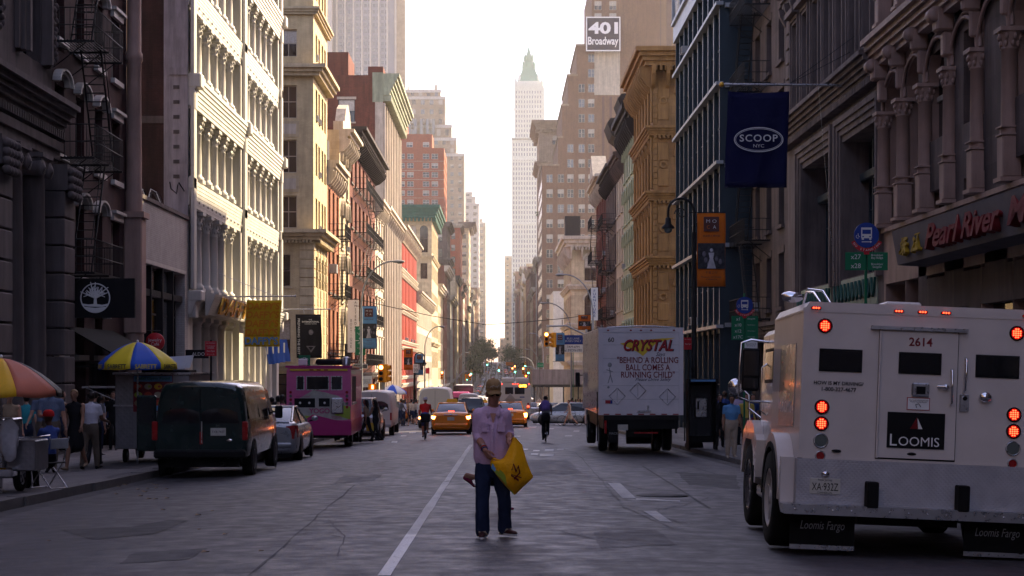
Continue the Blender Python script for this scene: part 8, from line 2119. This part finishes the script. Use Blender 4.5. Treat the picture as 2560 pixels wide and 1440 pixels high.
# --- umbrellas and carts
def umbrella(label, x, y, zt, ze, r, cols, txt=None, group=None, rot=0, g=None, n=8, valance=.14):
    g = gx(x, y) if g is None else g; t = thing('umbrella', label, 'umbrella', (x, y, g)); zt -= g; ze -= g
    for k in range(n):
        q = MB(); rows = []
        for j in range(7):
            f = j/6; row_ = []
            for i in range(6):
                a = rot+2*math.pi*(k+i/5)/n; sag = 1-.06*math.sin(math.pi*i/5)*f
                row_.append(Vector((r*f*sag*math.cos(a), r*f*sag*math.sin(a), zt-(zt-ze)*(f**1.7)-.03*math.sin(math.pi*i/5)*f*f)))
            rows.append(row_)
        rows.append([p+Vector((p.x*.02,p.y*.02,-valance)) for p in rows[-1]])
        q.loft(rows, cols[k % len(cols)], closed=False, caps=False); o = q.build('panel', t); md = o.modifiers.new('t','SOLIDIFY'); md.thickness = .004
    q = MB(); q.tube([(0,0,0),(0,0,zt-.02)], .022, 'steel', 8); q.ball((0,0,zt+.02),(.03,.03,.04),'white',8); q.build('pole', t)
    q = MB()
    for k in range(n): a = rot+2*math.pi*k/n; q.tube([(0,0,zt-.06),(r*.98*math.cos(a),r*.98*math.sin(a),ze-.01)], .006, 'steel', 4)
    q.build('ribs', t)
    if txt:
        for k, (s_, m_) in txt.items():
            a = rot+2*math.pi*(k+.5)/n
            # letters on the valance
            M = Matrix.Rotation(a+math.pi/2, 4, 'Z'); lettering(s_, m_, t, (r*.958*math.cos(a), r*.958*math.sin(a), ze-.085), w=r*.55, h=.11, ext=.002, rot=M, bold=.02)
    return t
P('umb_yellow', (.72,.55,.03), .6); P('umb_blue', (.03,.10,.50), .6); P('umb_red', (.50,.06,.03), .6); P('umb_gold', (.75,.42,.02), .6); P('umb_pink', (.48,.14,.08), .6)
umbrella('blue and yellow striped cart umbrella with lettering round its edge', PX(344,40.3), 40.3, .62, .12, .93, ['umb_blue','umb_yellow'], {5:('SABRETT','navy'),7:('SABRETT','navy'),6:('SABRETT','umb_yellow'),4:('SABRETT','umb_yellow')}, rot=R(2))
t = umbrella('yellow, red and black cart umbrella at the left edge of the picture', PX(12,27.6), 27.4, .16, -.35, .98, ['umb_pink','black','white','umb_red','umb_gold','umb_pink','umb_gold','umb_gold'], None, rot=R(-60), valance=.1)
q = MB(); ellipse_ring(q, .16, .13, .02, 0, 'umb_red', 24); q.box(-.11,.11,-.002,.002,-.03,.03,'umb_red')
for k in range(16): a = 2*math.pi*k/16; q.tube([(.17*math.cos(a),0,.14*math.sin(a)),(.21*math.cos(a),0,.175*math.sin(a))],.005,'umb_red',4)
o = q.build('printed_emblem', t); o.location = (-.02,-.62,2.13-.28+.03); o.rotation_euler = (R(-42),0,0)
t = thing('food_cart', 'steel food cart with a red menu of dishes beside the dark van', 'food cart', (PX(389,41), 40.6, gx(-8,41)), 0)
P('quilted_steel', (.22,.21,.22), .42, metal=.6, amt=.25, scale=5); wavebump(MATS['quilted_steel'], 4.5, .3, 'DIAGONAL', .008)
q = MB(); q.box(-.9,.9,0,3.2,.35,2.15,'quilted_steel',None,.02); q.build('body', t); q = MB(); q.box(-.93,.93,-.03,3.2,1.38,1.42,'steel'); q.box(-.95,.95,-.05,3.25,2.151,2.2,'steel'); q.box(-.3,.85,.2,1.2,2.201,2.26,'black'); q.prism([(.25,2.26),(.85,2.30),(.95,2.62),(.35,2.58)],.3,.34,'white'); q.build('trim', t)
q = MB(); q.box(-.45,.5,-.035,-.001,1.25,2.13,'dark_red'); mn = q.build('menu_board', t); q = MB(); q.box(-.44,.49,-.045,-.036,1.98,2.12,'banner_blue'); q.build('header', mn)
q = MB()
for j in range(3):
    for i in range(4): q.ball((-.33+i*.24,-.04,1.86-j*.2),(.10,.006,.075),('umb_red','umb_gold','lime','c_beige','c_tan')[(i*3+j*2)%5],10,None,5); q.ball((-.33+i*.24+.03,-.047,1.86-j*.2),(.04,.005,.03),('c_beige','lime','umb_red')[(i+j)%3],8,None,4)
q.box(-.3,.3,-.05,-.036,1.28,1.40,'banner_blue'); q.build('dish_pictures', mn); lettering('Halal Gyro Food', 'green_sign', mn, (.02,-.048,2.05), w=.82, h=.085, ext=.001, bold=.02)
q = MB(); q.box(-1.75,-.9,.2,.8,1.82,1.86,'steel'); q.tube([(-1.7,.3,1.84),(-.9,.3,1.5)],.012,'steel',5); q.build('side_shelf', t)
for s in (-1,1): wheel(t, s*.75, .5, .17, .1); wheel(t, s*.8, 2.4, .3, .14)
q = MB(); q.box(-.35,-.1,-.03,-.001,.4,1.1,'white'); q.tube([(.1,-.05,.3),(.1,-.05,1.0),(.3,-.05,1.0),(.3,-.05,.3)],.02,'iron',6); q.build('side_fittings', t)
x0 = PX(-32,27.4); t = thing('food_cart', 'small steel hot dog cart at the left edge with a clear bag tied on', 'food cart', (x0, 27.2, gx(x0,27.2)))
q = MB(); q.box(-.95,.32,0,1.1,.32,1.2,'steel',None,.02); q.box(.321,.80,.15,.95,.35,.85,'quilted_steel',None,.02); q.tube([(.33,.12,.9),(.82,.12,.9),(.82,.95,.9)],.015,'chrome',6); q.build('body', t)
q = MB(); q.box(-.95,.22,-.015,-.001,.55,.95,'umb_gold'); q.box(-.9,.2,-.015,-.001,.97,1.12,'white_sign'); o = q.build('price_board', t)
q = MB()
for i in range(3): q.ball((-.72+i*.34,-.02,.76),(.11,.01,.12),'umb_red',12,None,6); q.ball((-.72+i*.34,-.03,.76),(.08,.008,.09),'umb_gold',12,None,6)
q.build('picture', o); lettering('HOT DOG $1.50', 'red_sign', o, (-.35,-.018,1.04), w=.9, h=.09, ext=.001)
q = MB(); q.ball((.45,-.12,.88),(.17,.12,.34),'photo_light',14,None,10)
for i, v in enumerate(q.v): q.v[i] = v+Vector((noise.noise(v*9)*.07, noise.noise(v*9+Vector((4,0,0)))*.05, noise.noise(v*7)*.06))
q.build('plastic_bag', t); q = MB(); q.box(.2,.5,-.1,.2,.25,.42,'chrome',None,.03); q.build('foil_tray', t)
wheel(t, .45, .5, .28, .1); wheel(t, -.7, .5, .28, .1)
q = MB(); q.tube([(-.2,.5,1.2),(-.2,.5,1.5)],.02,'steel',6); q.build('socket', t)
umbrella('white and blue cafe umbrella behind the left traffic light', PX(982,118), 118, PZ(962,118), PZ(980,118), 1.0, ['white','umb_blue'], rot=R(20))
# --- bicycles
def bicycle(label, loc, rz=0, seat=.95):
    t = thing('bicycle', label, 'bicycle', loc, rz); q = MB(); m = 'iron'
    q.tube([(0,.0,.34),(0,.42,.30)],.012,m,6); q.tube([(0,.0,.34),(0,.34,.80)],.012,m,6); q.tube([(0,.42,.30),(0,.33,.86)],.015,m,6); q.tube([(0,.42,.30),(0,.86,.72)],.017,m,6); q.tube([(0,.34,.82),(0,.85,.82)],.015,m,6); q.tube([(0,.84,.95),(0,.88,.7),(0,1.03,.34)],.014,m,6); q.tube([(0,.42,.30),(.08,.42,.16)],.012,'steel',5); q.lathe([(.09,-.02),(.09,.02)],(.05,.42,.30),'steel',14,axis='x'); q.build('frame', t)
    for y in (0,1.03):
        q = MB(); q.tube([(0,y+.33*math.cos(a),.34+.33*math.sin(a)) for a in [2*math.pi*k/22 for k in range(23)]],.016,'rubber',6); o = q.build('wheel', t)
        q = MB()
        for k in range(10): a = 2*math.pi*k/10; q.tube([(0,y,.34),(0,y+.32*math.cos(a),.34+.32*math.sin(a))],.0025,'steel',3)
        q.lathe([(.02,-.04),(.02,.04)],(0,y,.34),'steel',8,axis='x'); q.build('spokes', o)
    q = MB(); q.loft([[Vector((x*w, y, .90+zz)) for x, zz in ((-1,0),(0,.03),(1,0),(0,-.02))] for y, w in ((.16,.03),(.22,.08),(.32,.06),(.45,.02))],'black'); q.build('saddle', t)
    q = MB(); q.tube([(-.28,.78,1.0),(-.2,.9,1.02),(0,.86,1.0),(.2,.9,1.02),(.28,.78,1.0)],.012,'black',6); q.build('handlebar', t)
    return t
def rider(px, Y, lab, blab, shirt, pants, leg, hat, skin='skin_tan', fem=False):
    x = PX(px, Y); b = bicycle(blab, G(x, Y)); 
    t, J = human(lab, Vector(G(x, Y+.26)), 0, 1.68, dict(hipz=1.07, lean=28, head=-5, legL=(28,34), legR=(62,72), armL=(52,6,8), armR=(52,6,8)), shirt=shirt, pants=pants, leg=leg, hat=hat, skin=skin, sleeve=.55, fat=1.15, voxel=.022, fem=fem, hair='hair_dark')
    return t, J, x
t, J, x = rider(1062, 67.4, 'cyclist in a bright red shirt and blue shorts riding away beside the taxi', 'black bicycle ridden by the cyclist in red', 'c_red', 'c_blue', .5, 'c_white')
q = MB(); q.box(-.2,.2,-.22,-.02,-.12,.22,'c_black',None,.05); bagp = thing('bag', 'black pannier bag strapped behind the red cyclist', 'bag', (x+.02, 67.5, gx(x,67.4)+.83)); q.build('bag', bagp); q = MB(); q.ball((-.24,-.02,.05),(.045,.02,.045),'red_hot',8,None,5); q.build('rear_lamp', bagp)
t, J, x = rider(1365, 62.2, 'cyclist in dark clothes riding away near the box truck', 'black bicycle ridden by the cyclist with the purple bag', 'c_grey', 'c_black', 1.0, 'c_black')
bp2 = thing('backpack', 'purple backpack worn by the right hand cyclist', 'backpack', (x-.02, 62.2+.35, gx(x,62.2)+1.33)); q = MB(); q.ball((0,0,0),(.2,.13,.24),'c_purple',14,None,10); q.ball((0,-.12,-.05),(.12,.05,.1),'c_purple',10,None,6); q.build('bag', bp2); q = MB(); q.tube([(-.1,.02,.2),(-.12,.2,.2),(-.12,.25,-.1)],.02,'c_purple',5); q.tube([(.1,.02,.2),(.12,.2,.2),(.12,.25,-.1)],.02,'c_purple',5); q.build('strap', bp2)
bicycle('black bicycle standing side-on beyond the woman in the beige dress', (PX(1405,109), 109, gz(109)-.06), R(-90))
human('woman in a short beige dress walking left across the far crossing', place(1424, 106), R(80), 1.66, dict(walk, legL=(28,6), legR=(-26,20)), dress='c_beige', skin='skin', hair='hair_brown', hairlen=.3, fem=True, sleeve=0, leg=.25, voxel=.024)
# ---------------------------------------------------------------- crowds
cols = [('c_white','white'),('c_red','red'),('c_black','black'),('c_teal','turquoise'),('c_pinky','pink'),('c_blue','blue'),('c_grey','grey'),('c_lilac','lilac'),('c_beige','beige'),('c_yellow','yellow')]
ORD = ['nearest','second','third','fourth','fifth','sixth','seventh','eighth','ninth','tenth','eleventh','twelfth','thirteenth','fourteenth','fifteenth','sixteenth','seventeenth','eighteenth','nineteenth','twentieth']
base = []
def crowd(where, pts, group, facing=None):
    cnt = {}
    for i, (x, y) in enumerate(sorted(pts, key=lambda p: p[1])):
        ci = rnd.randrange(10); c, cn = cols[ci]; cnt[cn] = cnt.get(cn, 0)+1
        lab = '%s person in a %s top %s' % (ORD[cnt[cn]-1], cn, where)
        rz = (A if rnd.random() < .4 else 0)+rnd.uniform(-.9,.9)
        have = [b for b in base if b[1] == ci]
        loc = (x, y, gx(x, y))
        if not have or (len(have) < 2 and rnd.random() < .3):
            pants, leg = rnd.choice((('c_jeans',1.),('c_black',1.),('c_khaki',.5),('c_jeans',.5)))
            t, _ = human(lab, loc, rz, 1.6+rnd.random()*.22, rnd.choice((walk, walk2, stand)), shirt=c, pants=pants, leg=leg, skin=rnd.choice(('skin','skin_tan','skin_dark')), hair=rnd.choice(('hair_dark','hair_dark','hair_brown')), hairlen=rnd.choice((0,0,.25)), sleeve=rnd.choice((.5,.5,.95)), fem=rnd.random()<.5, voxel=.034, group=group); base.append((t, ci))
        else: copy_tree(rnd.choice(have)[0], loc, rz, lab, group, .94+rnd.random()*.1)
def scat(n, px0, px1, y0, y1): return [(PX(rnd.uniform(px0,px1), yy), yy) for yy in [rnd.uniform(y0,y1) for _ in range(n)]]
crowd('in the left corner crowd', [(rnd.uniform(-9,-5.2), rnd.uniform(108,138)) for _ in range(34)], 'crowd at the left corner')
crowd('beside the pink truck, left pavement', scat(7, 648, 712, 50, 56), 'people behind the silver hatchback')
crowd('on the far left pavement', [(rnd.uniform(-12,-7.6), rnd.uniform(150,330)) for _ in range(36)], 'far left pavement crowd')
crowd('crossing the road far ahead', [(rnd.uniform(-7,6), rnd.uniform(300,318)) for _ in range(18)], 'people crossing far ahead')
crowd('near the food carts on the left', [(PX(p_,y_),y_) for p_, y_ in ((66,39),(150,46),(172,50),(250,47),(270,52),(306,56),(210,56))], 'left pavement walkers')
crowd('beside the phone booth on the right', [(PX(p_,y_),y_) for p_, y_ in ((1772,60),(1788,64),(1812,60),(1795,72),(1842,58),(1866,50),(1826,66))], 'right kerb walkers')
crowd('under the sidewalk shed on the right', [(rnd.uniform(5.4,11), rnd.uniform(118,160)) for _ in range(16)], 'people under the shed')
crowd('beside the glass building', [(rnd.uniform(7.2,9.8), rnd.uniform(62,98)) for _ in range(8)], 'right pavement walkers')
crowd('at the right end of the crossing', scat(5, 1480, 1500, 108, 114)[:0]+[(rnd.uniform(6.4,8), rnd.uniform(103,114)) for _ in range(5)], 'right corner walkers')

# ---------------------------------------------------------------- distant traffic
protos = {}
def far_car(kind, colname, m, label, x, y):
    k = (kind, colname)
    loc = G(x, y)
    if k in protos: return copy_tree(protos[k], loc, 0, label, 'traffic queued beyond the junction')
    if kind == 'sedan': t = sedan('car', label, 'car', m, loc=loc, lamps='red_dull')
    elif kind == 'taxi': t = taxi(label, loc, rnd.randrange(2), 'red_dull', 0, None)
    elif kind == 'suv': t = suv(label, m, loc)
    else: t = cargo_van(label, m, loc, H=2.3)
    t['group'] = 'traffic queued beyond the junction'; protos[k] = t; return t
lanes = [(-6.2,'left kerb lane'),(-3.1,'left lane'),(0.1,'middle lane'),(3.0,'right lane'),(5.1,'right kerb lane')]
kc = [('sedan','silver','silver'),('sedan','black','car_black'),('sedan','red','car_red'),('sedan','blue','car_blue'),('taxi','yellow','taxi'),('taxi','yellow','taxi'),('suv','black','car_black'),('suv','silver','silver'),('van','white','bus_white'),('van','white','bus_white'),('sedan','white','bus_white')]
for lx, ln in lanes:
    y = 150+rnd.random()*10; i = 0
    if 'right' in ln or 'middle' in ln: y = 162
    while y < 1150:
        kind, cn, m = kc[rnd.randrange(len(kc))]; i += 1
        if not (lx > -2 and y < 156):
            far_car(kind, cn, m, '%s %s in the %s, %s vehicle beyond the junction' % (cn, kind, ln, (ORD+['number %d' % n for n in range(21,99)])[i-1]), lx+rnd.uniform(-.2,.2), y)
        y += (7.5+rnd.random()*(6 if 'kerb' in ln else 12))*(1 if y < 330 else 2.2 if y < 700 else 3)
# a few tall vehicles that stand out
def tall(label, m, x, y, w, h, l, name='truck', topm=None, stripe=None):
    t = thing(name, label, name.replace('_', ' ').split()[-1], G(x, y)); q = MB(); q.prism([(-w/2,.5),(w/2,.5),(w/2,h-.1),(w/2-.1,h),(-w/2+.1,h),(-w/2,h-.1)],0,l,m); q.build('body', t)
    q = MB(); q.box(-w*.38,w*.38,-.02,-.002,h*.55,h*.82,'glass'); q.build('rear_window', t)
    for s in (-1,1): q = MB(); q.box(s*w*.44-.08,s*w*.44+.08,-.03,-.002,.9,1.2,'red_lamp'); q.build('tail_light', t); wheel(t, s*(w/2-.2), 1.6, .45, .26); wheel(t, s*(w/2-.2), l-1.6, .45, .26)
    q = MB(); q.box(-w*.4,w*.4,.5,l-.5,h+.002,h+.12,topm or m); q.build('roof_panel', t)
tall('red double length bus seen over the cap of the walking man', 'car_red', -.0+.6, 262, 2.5, 3.0, 11, 'tour_bus', 'grey_paint')
tall('tall white delivery truck in the middle of the far climb', 'bus_white', -1.2, 395, 2.5, 3.4, 8, 'delivery_truck')
tall('pink food truck small in the distance left of the man', 'pink', -4.4, 186, 2.2, 2.5, 5, 'food_truck')
tall('black box truck with a white roof far on the left', 'car_black', -4.6, 212, 2.5, 3.6, 7, 'delivery_truck', 'white')
tall('grey box truck on the far climb right of the open gap', 'grey_paint', 3.2, 380, 2.5, 3.6, 8, 'delivery_truck')
# orange road work board
t = thing('road_work_sign', 'orange road work board far ahead over the traffic', 'sign', (PX(1274,480), 480, gz(480))); q = MB(); q.box(-1.1,1.1,0,.1,PZ(914,480)-gz(480),PZ(907,480)-gz(480)+.2,'banner_orange'); q.build('board', t); q = MB(); q.tube([(-.8,.05,0),(-.8,.05,4)],.07,'iron',5); q.tube([(.8,.05,0),(.8,.05,4)],.07,'iron',5); q.build('leg', t)
# ---------------------------------------------------------------- trees at the far park
P('leaf_dark', (.025,.065,.018), .8, amt=.4, scale=.6); P('leaf_mid', (.045,.10,.025), .8, amt=.4, scale=.6); P('bark', (.08,.055,.04), .9, amt=.3, scale=2)
def tree(label, x, y, h, r, leaves, seed, group='street trees', sz=.5, n=1500):
    rr = random.Random(seed); t = thing('tree', label, 'tree', G(x, y), 0, group); q = MB(); q.tube([(0,0,0),(.1,0,h*.3),(0,.1,h*.55)],[h*.028,h*.02,h*.012],'bark',7)
    tips = []
    for k in range(9):
        a = rr.uniform(0,6.28); el_ = rr.uniform(.3,1.2); z0 = h*rr.uniform(.28,.5); l = r*rr.uniform(.6,1.0); e = (l*math.cos(a)*math.cos(el_), l*math.sin(a)*math.cos(el_), z0+l*math.sin(el_)+h*.12); tips.append(e)
        q.tube([(0,0,z0),(e[0]*.5,e[1]*.5,(z0+e[2])*.52),e],[h*.012,h*.008,h*.003],'bark',5)
    q.build('trunk', t); q = MB()
    cl = tips+[(rr.uniform(-.5,.5)*r, rr.uniform(-.5,.5)*r, h*rr.uniform(.55,.95)) for _ in range(8)]
    for i in range(n):
        c = cl[rr.randrange(len(cl))]; R_ = r*.42; p = Vector((rr.gauss(0,.5),rr.gauss(0,.5),rr.gauss(0,.42)))*R_+Vector(c); s = sz*rr.uniform(.5,1.2)
        a = Vector((rr.uniform(-1,1),rr.uniform(-1,1),rr.uniform(-1,1))).normalized(); b = a.cross(Vector((rr.uniform(-1,1),rr.uniform(-1,1),rr.uniform(-1,1)))).normalized()
        q.add([p-a*s*.5,p+b*s*.3,p+a*s*.5,p-b*s*.3],[(0,1,2,3)], leaves[rr.randrange(len(leaves))])
    q.build('crown', t); return t
tp = [(1188,640,11),(1200,700,15),(1206,760,17),(1215,830,16),(1222,900,14),(1229,1000,12),(1183,560,9),(1233,1120,10)]
for i, (px, Yt, h) in enumerate(tp): tree('dark leafy tree on the left of the far climb, %s from the dip' % ORD[i], max(PX(px,Yt),-12), Yt, h, h*.36, ['leaf_dark','leaf_dark','leaf_mid'], i, 'trees left of the far road', .8, 1300)
for i, (px, Yt, h) in enumerate(((1279,780,13),(1268,900,14),(1290,690,10))): tree('leafy tree on the right of the far climb, %s from the dip' % ORD[i], min(PX(px,Yt), 9), Yt, h, h*.36, ['leaf_dark','leaf_mid'], 30+i, 'trees right of the far road', .8, 1300)
tree('small roof garden shrub on the brown block', PX(1352,470), 470+8, 3, 1.4, ['leaf_mid'], 77, None, .4, 400).location.z = PZ(545,470)
# parked cars hidden kerbside clutter: litter bin, hydrant
t = thing('fire_hydrant', 'dark fire hydrant on the right pavement near the woman in blue', 'hydrant', (6.7, 58, gx(6.7,58))); q = MB(); q.lathe([(.16,0),(.16,.06),(.11,.08),(.11,.5),(.14,.52),(.12,.62),(.03,.7),(0,.7)],(0,0,0),'iron',12); q.tube([(-.18,0,.42),(.18,0,.42)],.05,'iron',8); q.build('body', t)
t = thing('litter', 'few dry leaves and scraps scattered on the asphalt near the left kerb', 'litter', (0,0,0)); tag(t, kind='stuff'); q = MB()
for k in range(26):
    x, y = gp(rnd.uniform(285,420), rnd.uniform(1210,1250)) if k < 18 else gp(rnd.uniform(100,900), rnd.uniform(1200,1400)); s = .02+rnd.random()*.025; z_ = gx(x,y)+.012
    q.add([(x-s,y-s,z_),(x+s,y-s*.4,z_+s*.4),(x+s*.6,y+s,z_),(x-s*.7,y+s*.8,z_+s*.5)],[(0,1,2,3)],'c_tan')
q.build('scraps', t)
bpy.data.scenes.remove(TMP)
for o in bpy.data.objects:
    if '_w' in o: del o['_w']
